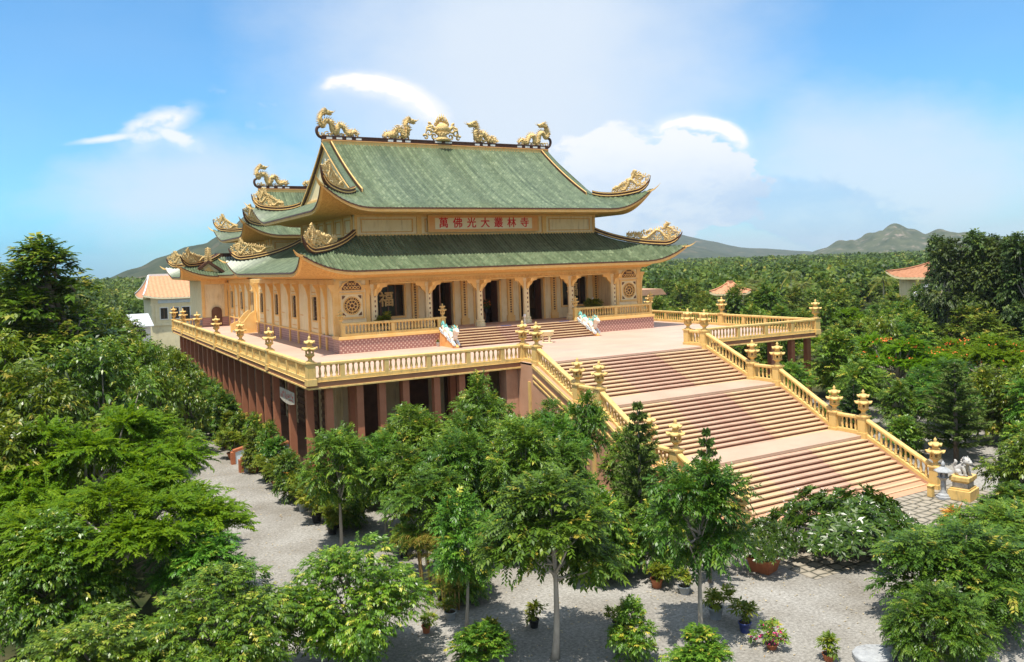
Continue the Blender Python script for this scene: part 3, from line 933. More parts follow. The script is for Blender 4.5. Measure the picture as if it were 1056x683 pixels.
def slope_into(b, h, side, gable=None, pitch=.14, nr=12, nrm=7):
    """tiled slope with ribs; gable = (half width, ridge z): the steep upper slope above the skirt"""
    full = h.xo if side in (0, 2) else h.yo
    inn = h.xi if side in (0, 2) else h.yi
    n = int(2 * full / pitch); n += n % 2
    rows = []
    if b.uv is None: b.uv = []
    cols = []
    hf, hi_ = (h.yo - h.yi, h.yi) if side in (0, 2) else (h.xo - h.xi, h.xi)
    for i in range(n + 1):
        lat = -full + 2 * full * i / n
        rib = .10 if i % 2 else 0.0
        u0 = max(0.0, (abs(lat) - inn) / (full - inn)) if full > inn else 0
        c = []
        if gable is not None and abs(lat) <= inn + 1e-6:
            for j in range(nrm):
                t = j / nrm
                oth = h.yi * t
                # concave line from the ridge to the gable foot
                z = h.zi + (gable[1] - h.zi) * ((1 - t) * .80 + .20 * (1 - t) ** 2)
                p = (h.cx + lat, h.cy - oth, z + rib) if side == 0 else (h.cx - lat, h.cy + oth, z + rib)
                c.append((p, (lat, -h.yi * (1 - t) * 1.2)))
        elif gable is not None:
            p = h.pt(side, lat, u0, rib * 0)
            for j in range(nrm): c.append((p, (lat, 0)))
        for j in range(nr + 1):
            u = u0 + (1 - u0) * j / nr
            c.append((h.pt(side, lat, u, rib * (1 if j else (1 if u0 == 0 else 0))), (lat, u * hf * 1.1)))
        cols.append(c)
    m_ = len(cols[0])
    base = len(b.v)
    for c in cols:
        for p, uv in c:
            b.v.append(p); b.uv.append(uv)
    for i in range(n):
        for j in range(m_ - 1):
            a = base + i * m_ + j
            f = (a, a + 1, a + m_ + 1, a + m_)
            b.f.append(f); b.m.append(0); b.sm.append(False)


def hip_ridge(h, parent, name='hip_ridge', curl=1.0, crest=True, seed=0, sides=(0, 1, 2, 3), csc=1.0, u0=0.0):
    """brown and ochre ridge running down each hip, curling up past the eave tip, with a gilded cloud crest on it"""
    for q in sides:
        sx = (-1, 1, 1, -1)[q]; sy = (-1, -1, 1, 1)[q]
        P = []
        for i in range(15):
            u = u0 + (1 - u0) * i / 14
            side = 0 if sy < 0 else 2
            lat = (h.xi + (h.xo - h.xi) * u) * (sx if sy < 0 else -sx)
            P.append(Vector(h.pt(side, lat, u)))
        dg = Vector((sx, sy, 0)).normalized()
        tan = (P[-1] - P[-2]).normalized()
        # the ridge bends upward before it reaches the corner
        K = []
        for i, p in enumerate(P):
            K.append(p)
        L = [p.copy() for p in K[:12]]
        e = L[-1]; tdir = (K[11] - K[10]).normalized()
        run, up = tdir.dot(dg), tdir.z
        ang = math.atan2(up, run)
        pos = e.copy()
        for i in range(5):
            ang += .235
            pos = pos + (dg * math.cos(ang) + Vector((0, 0, 1)) * math.sin(ang)) * (.36 * curl)
            L.append(pos.copy())
        perp = Vector((-dg.y, dg.x, 0))
        rt = thing_part(name, parent)
        b = MB()
        for (w, z0, z1, mi) in ((.13, .02, .46, 0), (.19, .12, .19, 1), (.19, .36, .42, 1)):
            loops = []
            for i, p in enumerate(L):
                tp = 1.0 if i < 13 else 1.0 - .16 * (i - 12)
                if mi == 1 and i > 14: continue
                loops.append([tuple(p - perp * w * tp + Vector((0, 0, z0))), tuple(p + perp * w * tp + Vector((0, 0, z0))),
                              tuple(p + perp * w * tp + Vector((0, 0, z0 + (z1 - z0) * tp))), tuple(p - perp * w * tp + Vector((0, 0, z0 + (z1 - z0) * tp)))])
            b.loft(loops, True, mi, True)
        b.build(name, [DARKBR, GOLD], parent)
        # pointed eave tip running out under the curl
        b = MB(); loops = []
        for i, s_ in enumerate((-.5, -.15, .2, .5, .75)):
            p = P[-1] + tan * s_ * curl + Vector((0, 0, .55 * max(0, s_ + .15) ** 2 - .20))
            w = (.16, .15, .12, .07, .015)[i] * curl
            loops.append([tuple(p - perp * w), tuple(p + perp * w), tuple(p + perp * w + Vector((0, 0, w * .9))), tuple(p - perp * w + Vector((0, 0, w * .9)))])
        b.loft(loops, True, 0, True)
        b.build('eave_tip', GOLD, parent)
        if crest:
            base = [p + Vector((0, 0, .44)) for p in L[5:16]]
            cloud_crest(base, dg, parent, seed * 7 + q, csc * .88)


def thing_part(*a): return None


def cloud_crest(base, dg, parent, seed, sc=1.0):
    """openwork gilded dragon and cloud scrolls standing along a curved ridge, tallest at its end"""
    r = random.Random(seed)
    b = MB()
    n = len(base)
    perp = Vector((-dg.y, dg.x, 0))

    def at(t, h):
        f = t * (n - 1); i = min(int(f), n - 2); w = f - i
        p = base[i].lerp(base[i + 1], w); tg = (base[i + 1] - base[i]).normalized()
        nrm = (Vector((0, 0, 1)) - tg * tg.z).normalized()
        return p + nrm * h, tg, nrm
    env = lambda t: sc * (0.45 + 1.35 * math.sin(min(1.0, t * 1.08) * math.pi * .5) ** 1.4)
    # winding body
    pts = []
    for i in range(40):
        t = i / 39
        h = env(t) * (.46 + .32 * math.sin(t * 17))
        p, tg, nr = at(t * .97, h); pts.append(p + perp * .05 * math.sin(t * 11))
    b.tube(pts, [(.06 + .07 * math.sin(math.pi * (i / 39) ** .8)) * sc for i in range(40)], 6)
    for k in range(26):
        t = .02 + .97 * k / 25
        e = env(t)
        for q in range(4):
            h0 = e * (.08 + .25 * q) * r.uniform(.8, 1.12)
            rad = r.uniform(.12, .19) * sc; sg = r.choice((-1, 1)); a0 = r.uniform(0, 6.28)
            c, tg, nr = at(t, h0)
            sp = []
            for i in range(12):
                a = a0 + sg * i * .5; rr = rad * (1 - i / 14)
                sp.append(c + tg * rr * math.cos(a) + nr * rr * math.sin(a) + perp * r.uniform(-.02, .02))
            b.tube(sp, [.062 * sc * (1 - i / 22) for i in range(12)], 5)
        # flame tips
        c, tg, nr = at(t, e * .86)
        d = (nr + tg * r.uniform(-.7, .3)).normalized()
        b.tube([c - d * .15 * sc, c + d * .05 * sc, c + d * r.uniform(.16, .30) * sc], [.10 * sc, .08 * sc, .012], 5)
    b.build('cloud_crest', GILT, parent)


def eaves(h, parent, xw, yw, zw, mats=None):
    b = MB(); b.loft([h.loop(0.06, -.02), h.loop(-.04, -.03), h.loop(-.06, .10)], True, 0); b.build('tile_edge', DARKBR, parent)
    b = MB(); b.loft([h.loop(-.042, .035), h.loop(-.13, .02), h.loop(-.15, .06), h.loop(-.25, .05), h.loop(-.27, .30)], True, 0); b.build('eave_fascia', GOLD, parent)
    b = MB(); b.loft([h.loop(-.265, .28), h.flat_loop(xw, yw, zw)], True, 0); b.build('soffit', CARVED, parent)


def ridge_dragon(parent, x, y, z, flip, sc=1.0, ends=True, name='ridge_dragon', seed=1):
    """gilded dragon: coils along the ridge, neck raised, head turned back along it (flip=1: head at -x end looking +x)"""
    r = random.Random(seed)
    b = MB()
    if ends: path = [(2.75, .12), (2.45, .42), (2.15, .20), (1.85, .30), (1.55, .80), (1.15, .78), (1.0, .25), (.70, .45), (.55, 1.02), (.15, 1.15), (-.12, .75), (-.30, .95), (-.28, 1.45), (-.02, 1.78), (.30, 1.80)]
    else: path = [(-1.3, .10), (-1.05, .38), (-.75, .18), (-.45, .38), (-.2, .72), (.15, .62), (.25, .25), (.52, .35), (.62, .80), (.45, 1.15), (.62, 1.42), (.92, 1.40)]
    P = catmull([(p[0], .05 * math.sin(i * 2.1), p[1]) for i, p in enumerate(path)], 5)
    n = len(P)
    R = [.08 + .145 * math.sin(math.pi * min(1, (i / n) ** .7 * .92)) for i in range(n)]
    T = lambda p: Vector((x + flip * p[0] * sc, y + p[1] * sc, z + p[2] * sc))
    b.tube([T(p) for p in P], [q * sc for q in R], 8)
    for k in range(44):
        i = r.randrange(2, n - 2); sd = r.choice((-1, 1)); c = P[i] + Vector((r.uniform(-.12, .12), sd * R[i] * .8, r.uniform(-.1, .22))); rad = r.uniform(.09, .16); a0 = r.uniform(0, 6)
        b.tube([T(c + Vector((rad * (1 - j / 12) * math.cos(a0 + j * .6), sd * .03 * (j % 3), rad * (1 - j / 12) * math.sin(a0 + j * .6)))) for j in range(10)], [.05 * sc * (1 - j / 14) for j in range(10)], 5)
    for i in range(1, n - 1):
        tg = (P[min(i + 1, n - 1)] - P[i - 1]).normalized(); nr = Vector((-tg.z, 0, tg.x))
        if nr.z < 0 and i < n - 14: nr = -nr
        p = P[i]; h = R[i] + .13
        b.tube([T(p), T(p + nr * (h * .8) - tg * .03), T(p + nr * h * 1.25 - tg * .10)], [.07 * sc, .045 * sc, .006], 5)
    hd = P[-1]; sgn = 1.0
    # skull, snout, lower jaw
    b.tube([T(hd + Vector((-.18, 0, -.05))), T(hd + Vector((.02, 0, .06))), T(hd + Vector((.26, 0, .03))), T(hd + Vector((.44, 0, .09)))], [.15 * sc, .19 * sc, .13 * sc, .08 * sc], 8)
    b.tube([T(hd + Vector((.0, 0, -.08))), T(hd + Vector((.22, 0, -.15))), T(hd + Vector((.36, 0, -.10)))], [.10 * sc, .07 * sc, .03 * sc], 6)
    for s_ in (-1, 1):
        b.tube([T(hd + Vector((-.02, s_ * .10, .14))), T(hd + Vector((-.20, s_ * .16, .30))), T(hd + Vector((-.42, s_ * .17, .34)))], [.05 * sc, .04 * sc, .008], 5)
        b.tube([T(hd + Vector((.36, s_ * .06, .0))), T(hd + Vector((.55, s_ * .14, .12))), T(hd + Vector((.62, s_ * .16, .28)))], [.03 * sc, .02 * sc, .005], 4)
        b.lathe([(.0, -.05), (.045, -.02), (.045, .02), (0, .05)], 6, tuple(T(hd + Vector((.10, s_ * .15, .14)))), caps=False)
        for k in range(5):
            a = 1.9 + k * .38
            b.tube([T(hd + Vector((-.08, s_ * .10, 0))), T(hd + Vector((-.08 + .30 * math.cos(a), s_ * .22, .30 * math.sin(a)))), T(hd + Vector((-.10 + .52 * math.cos(a + .2), s_ * .24, .5 * math.sin(a + .2))))], [.06 * sc, .045 * sc, .006], 4)
    # clouds at the feet
    L = path[0][0]; L2 = path[-4][0]
    for k in range(20):
        cx = min(L, L2) + abs(L - L2) * (k + .5) / 20 + r.uniform(-.05, .05); rad = r.uniform(.13, .24); a0 = r.uniform(0, 6)
        sp = [T(Vector((cx + rad * (1 - i / 13) * math.cos(a0 + i * .55), r.choice((-.08, .08)) * 0 + (.09 if k % 2 else -.09), .12 + rad * (1 - i / 13) * math.sin(a0 + i * .55)))) for i in range(11)]
        b.tube(sp, .045 * sc, 5)
    return b.build(name, GILT, parent)


# =================================================================== TEMPLE
TM = thing('temple_hall', 'yellow temple hall with two tiers of green tiled roofs and gilded dragons', 'temple', (0, 24.6, FL))
HX, HY0, HY1 = 13.6, 14.3, 53.0
UH = Hip(24.6, 10.9, 7.42, 14.25, 10.85, 17.55, 16.12, 1.72, .32, .40)
LH = Hip(24.6, 11.0, 7.45, 16.35, 12.65, 14.30, 11.62, 1.28, .38, .42)
RZ = 22.35

b = MB(); slope_into(b, UH, 0, (10.9, RZ)); slope_into(b, UH, 2, (10.9, RZ)); slope_into(b, UH, 1); slope_into(b, UH, 3)
UR = b.build('upper_roof', TILE, TM, fixn=False)
eaves(UH, UR, 11.05, 7.55, 15.85)
hip_ridge(UH, UR, seed=1)
b = MB()
for sd in (0, 1, 2, 3): slope_into(b, LH, sd)
LR = b.build('lower_roof', TILE, TM, fixn=False)
eaves(LH, LR, 13.75, 11.0, 11.12)
hip_ridge(LH, LR, seed=2)


def tpts(yi, zi, rz, cy, n=9):
    return [(cy - yi * t, zi + (rz - zi) * ((1 - t) * .80 + .20 * (1 - t) ** 2)) for t in [j / n for j in range(n + 1)]]


def gable_end(parent, xg, yi, zi, rz, cy, sx, motif=True):
    F = tpts(yi, zi, rz, cy)
    poly = F[::-1] + [(2 * cy - p[0], p[1]) for p in F[1:]]
    x = sx * (xg - .16)
    b = MB(); b.prism(poly, min(x, x - sx * .2), max(x, x - sx * .2), 'x'); b.build('gable_wall', CREAM, parent)
    b = MB()
    for (xa, xb, dz0, dz1, mi) in ((xg - .36, xg + .10, .02, .15, 0), (xg - .02, xg + .14, -.12, .017, 1), (xg - .08, xg + .05, -.30, -.123, 2), (xg - .15, xg - .09, -.50, -.25, 1), (xg - .74, xg - .69, .06, .27, 2), (xg - .688, xg - .60, .06, .31, 1), (xg - .598, xg - .55, .06, .27, 2)):
        for sg in (-1, 1):
            lo = []
            for (y, z) in F:
                yy = cy + sg * (cy - y)
                lo.append([(sx * xa, yy, z + dz0), (sx * xb, yy, z + dz0), (sx * xb, yy, z + dz1), (sx * xa, yy, z + dz1)])
            b.loft(lo, True, mi, True)
    b.build('verge', [TILEP, GOLD, DARKBR, ORBOARD], parent)
    b = MB(); xo = sx * (xg - .158)
    b.box(xo, xo + sx * .10, cy - yi * .93, cy + yi * .93, zi + .05, zi + .30); b.build('gable_band', GOLD, parent)
    if motif:
        r = random.Random(3)
        b = MB(); xo = sx * (xg - .16)
        for k in range(26):
            z = zi + .7 + (rz - zi) * .55 * r.random(); y = cy + (r.random() - .5) * 1.6
            b.lathe([(0, 0), (.06, 0.0), (.06, .03), (0, .03)], 6, (xo + sx * .02, y, z), caps=False)
            b.tube([(xo + sx * .02, y, z), (xo + sx * .03, y + r.uniform(-.3, .3), z + r.uniform(.1, .5))], .03, 4)
        b.build('painted_motif', mat('faded_blue', (0.42, 0.50, 0.56), (0.55, 0.60, 0.60), 3, 0.8), parent)


for sx in (-1, 1): gable_end(UR, 10.9, 7.42, 17.55, RZ, 24.6, sx)


def ridge_beam(parent, xg, cy, rz, sc=1.0, crestx=(), white=()):
    b = MB()
    b.box(-xg - .1, xg + .1, cy - .20, cy + .20, rz - .12, rz + .16, 1)
    b.box(-xg - .1, xg + .1, cy - .25, cy + .25, rz + .162, rz + .23, 2)
    b.box(-xg - .1, xg + .1, cy - .17, cy + .17, rz + .232, rz + .50, 0)
    b.box(-xg - .1, xg + .1, cy - .22, cy + .22, rz + .502, rz + .58, 0)
    for sx in (-1, 1):
        P = [Vector((sx * (xg - .3), cy, rz + .40)), Vector((sx * (xg + .1), cy, rz + .42)), Vector((sx * (xg + .38), cy, rz + .60)), Vector((sx * (xg + .50), cy, rz + .95)), Vector((sx * (xg + .42), cy, rz + 1.22)), Vector((sx * (xg + .25), cy, rz + 1.30))]
        b.tube(catmull(P, 4), .13, 6, 0)
    b.build('ridge', [DARKBR, GOLD, ORBOARD], parent)
    b = MB()
    for x in white: b.box(x - .24, x + .24, cy - .20, cy + .20, rz + .30, rz + .47)
    b.build('ridge_panel', WHITE, parent)


WH = []
for sx in (-1, 1):
    for k in range(4): WH.append(sx * (10.4 - k * .85))
    for k in range(3): WH.append(sx * (5.0 - k * .8))
ridge_beam(UR, 10.9, 24.6, RZ, white=WH)
ridge_dragon(UR, -10.75, 24.6, RZ + .58, 1, 1.05, seed=1)
ridge_dragon(UR, 10.75, 24.6, RZ + .58, -1, 1.05, seed=2)
ridge_dragon(UR, -4.0, 24.6, RZ + .58, 1, 1.12, ends=False, seed=3)
ridge_dragon(UR, 4.0, 24.6, RZ + .58, -1, 1.12, ends=False, seed=4)
# central pearl between clouds and flames
b = MB(); cz = RZ + .55
b.lathe([(.55, 0), (.62, .12), (.45, .22), (.30, .40), (.55, .62)], 12, (0, 24.6, cz)); 
b.lathe([(0.0, .48), (.30, .54), (.48, .75), (.50, .95), (.38, 1.18), (.15, 1.3), (0, 1.32)], 14, (0, 24.6, cz), caps=False)
for sx in (-1, 1):
    for k, (cx, zz, rad, a0) in enumerate(((.75, .85, .30, 2.6), (1.05, .55, .26, 1.0), (.62, .35, .24, 4.0), (1.28, .25, .20, .5), (.45, 1.25, .20, 2.0), (.95, 1.15, .16, 1.2))):
        sp = [(sx * (cx + rad * (1 - i / 15) * math.cos(a0 + i * .5)), 24.6 + .04 * k - .1, cz + zz + rad * (1 - i / 15) * math.sin(a0 + i * .5)) for i in range(13)]
        b.tube(sp, [.095 * (1 - i / 22) for i in range(13)], 6)
    b.tube([(sx * .4, 24.6, cz + .6), (sx * .8, 24.55, cz + 1.05), (sx * 1.15, 24.6, cz + .95), (sx * 1.3, 24.6, cz + .4)], [.14, .12, .09, .03], 6)
for k in range(9):
    a = math.pi * (k + .5) / 9; rad = .52
    b.tube([(rad * math.cos(a) * .7, 24.6, cz + 1.15 + rad * math.sin(a) * .4), (rad * math.cos(a), 24.6, cz + 1.25 + rad * math.sin(a) * .8), (rad * math.cos(a) * .8, 24.6, cz + 1.35 + rad * math.sin(a) * 1.25)], [.08, .06, .01], 5)
b.lathe([(0, 1.5), (.12, 1.58), (.12, 1.72), (.03, 1.85), (.0, 2.05)], 8, (0, 24.6, cz), caps=False)
b.v = [(p[0] * 1.25, 24.6 + (p[1] - 24.6) * 1.25, cz + (p[2] - cz) * 1.25) for p in b.v]
b.build('flaming_pearl', GILT, UR)
b = MB()
for x in (-.5, .5): b.box(x - .32, x + .32, 24.6 - .22, 24.6 + .22, cz - .18, cz + .14)
b.build('ridge_panel', WHITE, UR)

# ---- upper walls between the roofs, panelled
def panel_wall(parent, name, axis, at_, a0, a1, z0, z1, n, out, th=.3):
    """a wall face with framed recessed panels; out = +1/-1 outward along the other axis"""
    b = MB()
    def bx(p0, p1, d0, d1, za, zb, mi):
        if axis == 'x': b.box(p0, p1, at_ + out * d0, at_ + out * d1, za, zb, mi)
        else: b.box(at_ + out * d0, at_ + out * d1, p0, p1, za, zb, mi)
    bx(a0, a1, -th, 0, z0, z1, 0)
    w = (a1 - a0) / n
    for i in range(n + 1):
        p = a0 + w * i
        bx(max(a0, p - .19), min(a1, p + .19), .002, .13, z0, z1, 1)
    bx(a0, a1, .002, .10, z1 - .14, z1 + .1, 1)
    bx(a0, a1, .002, .14, z0 - .1, z0 + .12, 1)
    for i in range(n):
        p0, p1 = a0 + w * i + .5, a0 + w * (i + 1) - .5
        for (q0, q1, za, zb) in ((p0, p1, z0 + .26, z0 + .33), (p0, p1, z1 - .37, z1 - .30), (p0, p0 + .08, z0 + .332, z1 - .372), (p1 - .08, p1, z0 + .332, z1 - .372)):
            bx(q0, q1, .002, .05, za, zb, 2)
    return b.build(name, [CREAM, GOLD, CARVED], parent)


UX, UY = 11.0, 7.42
panel_wall(TM, 'upper_wall', 'x', 24.6 - UY, -UX, -5.75, 14.25, 15.85, 1, -1)
panel_wall(TM, 'upper_wall', 'x', 24.6 - UY, -5.75, 5.75, 14.25, 15.85, 1, -1)
panel_wall(TM, 'upper_wall', 'x', 24.6 - UY, 5.75, UX, 14.25, 15.85, 1, -1)
panel_wall(TM, 'upper_wall', 'x', 24.6 + UY, -UX, UX, 14.25, 15.85, 5, 1)
panel_wall(TM, 'upper_wall', 'y', -UX, 24.6 - UY + .3, 24.6 + UY - .3, 14.25, 15.85, 6, -1)
panel_wall(TM, 'upper_wall', 'y', UX, 24.6 - UY + .3, 24.6 + UY - .3, 14.25, 15.85, 6, 1)

# ---- name board
NBD = thing('name_board', 'long orange framed board with seven red Chinese characters under the upper roof', 'sign', (0, 17.02, 14.62))
b = MB(); b.box(-5.0, 5.0, -.07, 0.02, -.10, 1.14); b.build('board', ORBOARD, NBD, world=False)
b = MB(); b.box(-4.45, 4.45, -.10, -.072, .08, .98); b.build('field', mat('pale_yellow_field', (0.88, 0.76, 0.48), (0.90, 0.79, 0.54), 1, 0.6), NBD, world=False)
b = MB()
for (x0, x1, z0, z1) in ((-5.06, 5.06, -.17, -.102), (-5.06, 5.06, 1.142, 1.21), (-5.06, -5.002, -.1, 1.14), (5.002, 5.06, -.1, 1.14)): b.box(x0, x1, -.12, 0.02, z0, z1)
b.build('board_frame', GOLD, NBD, world=False)


def text_part(s, size, parent, loc, rot, m, name='lettering', ext=.012, bold=.0):
    c = bpy.data.curves.new('lettering', 'FONT'); c.body = s; c.size = size; c.extrude = ext; c.align_x = 'CENTER'; c.align_y = 'CENTER'; pass
    tmp = bpy.data.objects.new('tmp_text', c); COL.objects.link(tmp)
    dg = bpy.context.evaluated_depsgraph_get()
    me = bpy.data.meshes.new_from_object(tmp.evaluated_get(dg))
    bpy.data.objects.remove(tmp); 
    if bold:
        import bmesh
        bm = bmesh.new()
        for k, (dx, dy) in enumerate(((-bold, 0), (bold, 0), (0, -bold), (0, bold))):
            q = me.copy(); q.transform(Matrix.Translation((dx, dy, k * .0015))); bm.from_mesh(q); bpy.data.meshes.remove(q)
        bm.to_mesh(me); bm.free()
    me.name = name; me.materials.clear(); me.materials.append(m)
    o = bpy.data.objects.new(name, me); COL.objects.link(o); o.parent = parent; o.location = loc; o.rotation_euler = rot
    return o


for i, ch in enumerate('萬佛光大叢林寺'):
    text_part(ch, .86, NBD, (-3.72 + i * 1.24, -.115, .53), (math.pi / 2, 0, 0), REDP, bold=.012)

# ---- body of the hall
def wall_open(b, axis, at0, at1, a0, a1, z0, z1, ops, mi=0):
    """wall slab with rectangular openings (p0,p1,z0,z1) cut as a grid of blocks"""
    xs = sorted({a0, a1, *[o[0] for o in ops], *[o[1] for o in ops]})
    for i in range(len(xs) - 1):
        p0, p1 = xs[i], xs[i + 1]
        cut = sorted([(o[2], o[3]) for o in ops if o[0] <= p0 + 1e-6 and o[1] >= p1 - 1e-6])
        z = z0; segs = []
        for (c0, c1) in cut:
            if c0 > z + 1e-6: segs.append((z, c0))
            z = c1
        if z < z1 - 1e-6: segs.append((z, z1))
        for (s0, s1) in segs:
            if axis == 'x': b.box(p0, p1, at0, at1, s0, s1, mi)
            else: b.box(at0, at1, p0, p1, s0, s1, mi)


WT = 11.12
WIN = [(19.4, 1), (25.4, 1), (31.4, 1), (37.2, 1), (41.2, 0), (46.5, 1), (51.6, 1)]
ops = [(c - .60, c + .60, 7.95, 9.75) if k else (c - .85, c + .85, PF, 9.75) for c, k in WIN]
for sx in (-1, 1):
    b = MB(); wall_open(b, 'y', sx * HX, sx * (HX - .3), HY0, HY1, PF, WT, ops); b.build('side_wall', CREAM, TM)
    b = MB(); b.box(sx * (HX - .3), sx * (HX + .06), HY0 + .1, HY1, FL, PF - .14); b.build('side_plinth', LINES, TM)
    b = MB(); b.box(sx * (HX - .1), sx * (HX + .14), HY0 - .05, HY1, PF - .138, PF - .002); b.box(sx * (HX + .002), sx * (HX + .10), HY0, HY1, 10.72, 11.10); b.build('string_course', GOLD, TM, bevel=.01)
    px = sx * HX
    Yp = []
    for c, k in WIN: Yp += [c - 1.35, c + 1.35]
    Yp = [HY0 + .02] + [16.3] + Yp
    for y in Yp:
        b = MB(); b.box(px + sx * .002, px + sx * .17, y - .11, y + .11, FL, 10.715)
        b.prism([(px + sx * .172, 9.7), (px + sx * .172, 10.715), (px + sx * .50, 10.715), (px + sx * .50, 10.62), (px + sx * .34, 10.40), (px + sx * .23, 9.95)], y - .09, y + .09, 'y')
        b.build('pilaster', GOLD, TM)
    for (c, k) in WIN:
        if k:
            b = MB()
            for (y0, y1, z0, z1) in ((c - .72, c + .72, 7.82, 7.948), (c - .72, c + .72, 9.752, 9.88), (c - .72, c - .602, 7.95, 9.75), (c + .602, c + .72, 7.95, 9.75)):
                b.box(px - sx * .1, px + sx * .05, y0, y1, z0, z1)
            w = b.build('window', GOLD, TM)
            b = MB(); b.box(px - sx * .14, px - sx * .10, c - .595, c + .595, 7.955, 9.745); b.build('pane', GLASS, w)
            b = MB()
            for k2 in range(4): b.box(px - sx * .096, px - sx * .06, c - .59, c + .59, 8.2 + k2 * .42, 8.24 + k2 * .42)
            for q in (-.26, 0, .26): b.box(px - sx * .095, px - sx * .065, c + q - .02, c + q + .02, 7.96, 9.74)
            b.build('lattice', DARKW, w)
            b = MB()
            b.box(px + sx * .002, px + sx * .035, c - .75, c + .75, 7.30, 7.36); b.box(px + sx * .002, px + sx * .035, c - .75, c + .75, 10.05, 10.12)
            b.box(px + sx * .002, px + sx * .035, c - 2.6, c - 1.8, 8.2, 8.26)
            b.build('wall_panel', CARVED, TM)
    # side door with steps
    c = 41.2
    b = MB(); b.box(px - sx * .24, px - sx * .2, c - .84, c + .84, PF + .01, 9.745); d_ = b.build('side_door', DARKW, TM)
    b = MB(); b.box(px + sx * .002, px + sx * .10, c - 1.0, c - .852, PF, 9.9); b.box(px + sx * .002, px + sx * .10, c + .852, c + 1.0, PF, 9.9); b.box(px + sx * .002, px + sx * .10, c - 1.0, c + 1.0, 9.902, 10.05); b.build('door_frame', GOLD, d_)
    b = MB()
    for k2 in range(6): b.box(px + sx * .061, px + sx * (1.9 - .3 * k2), c - 1.5, c + .8, FL + .003 + .18 * k2, FL + .18 * (k2 + 1))
    b.build('side_steps', mat('grey_step', (0.36, 0.31, 0.27), (0.44, 0.38, 0.33), 2, .8), TM)
    b = MB()
    pr = [(px + sx * 2.05, FL), (px + sx * .06, FL), (px + sx * .06, 8.0), (px + sx * .25, 8.05), (px + sx * .7, 7.75), (px + sx * 1.3, 7.0), (px + sx * 1.75, 6.85), (px + sx * 2.05, 6.7)]
    b.prism(pr, c - 1.72, c - 1.502, 'y'); b.build('step_parapet', GOLD, TM)
    b = MB(); b.prism(pr, c + .802, c + 1.02, 'y'); b.build('step_parapet', GOLD, TM)

# porch
b = MB(); b.box(-13.83, 13.83, 12.85, 17.2, PF - .12, PF - .002); b.build('porch_floor', FLOOR, TM)
for sx in (-1, 1):
    b = MB(); b.box(sx * 5.95, sx * 13.83, 12.83, 14.2, FL, PF - .16); b.build('porch_plinth', DOTS, TM)
    b = MB(); b.box(sx * 5.95, sx * 13.90, 12.74, 13.1, PF - .158, PF + .06); b.box(sx * 13.5, sx * 13.90, 13.102, 14.3, PF - .158, PF + .06); b.build('porch_ledge', GOLD, TM, bevel=.012)
# porch steps
nst = 7
for k in range(nst):
    z1 = FL + (PF - FL) * (k + 1) / nst - .003; y1 = 10.55 + k * .33
    b = MB()
    for (xa, xb, mi) in ((-5.9, -1.7, 0), (-1.7, 1.7, 1), (1.7, 5.9, 0)): b.box(xa, xb, y1 - .03, y1 + .34, z1 - .05, z1, mi)
    b.box(-5.9, 5.9, y1, y1 + .33, FL + .002, z1 - .052, 2)
    b.build('porch_step', [TREAD, TREADR, RISER], TM)
b = MB(); b.box(-5.94, 5.94, 12.86, 14, FL, PF - .125); b.build('porch_core', STAIRW, TM)

# porch columns, architrave, corbels
CX = [-10.7, -6.4, -2.1, 2.1, 6.4, 10.7]
dots = MB()
for x in CX:
    b = MB()
    b.lathe([(.42, 0), (.42, .22), (.34, .30), (.38, .42), (.30, .52)], 8, (x, 14.3, PF), phase=math.pi / 8, sm=False)
    b.lathe([(.27, .52), (.25, 3.3), (.33, 3.36), (.33, 3.62)], 8, (x, 14.3, PF), phase=math.pi / 8, sm=False)
    c_ = b.build('porch_column', CREAM, TM)
    for k in range(6):
        b = MB(); b.cbox((x, 14.3 - .245, 7.95 + k * .36), (.09, .03, .15)); b.build('inlay', RISER, c_)
    b = MB()
    for sx in (-1, 1):
        b.prism([(x + sx * .25, 9.75), (x + sx * .25, 10.62), (x + sx * 1.05, 10.62), (x + sx * 1.0, 10.42), (x + sx * .68, 10.36), (x + sx * .5, 10.08), (x + sx * .33, 9.98)], 14.2, 14.42, 'y')
    b.prism([(14.05, 9.75), (14.05, 10.62), (13.2, 10.62), (13.3, 10.4), (13.75, 10.25), (13.9, 9.95)], x - .1, x + .1, 'x')
    b.build('corbel', GOLD, c_)
b = MB(); b.box(-11.0, 11.0, 14.08, 14.52, 10.64, 11.1); b.build('architrave', CARVED, TM)
b = MB(); b.box(-13.6, 13.6, 14.0, 14.05, 10.95, 11.12); b.box(-11, 11, 14.04, 14.078, 10.62, 10.70); b.build('architrave_band', GOLD, TM)
b = MB(); b.box(-13.4, 13.4, 14.53, 35, 11.2, 11.3); b.build('ceiling', GOLD, TM)

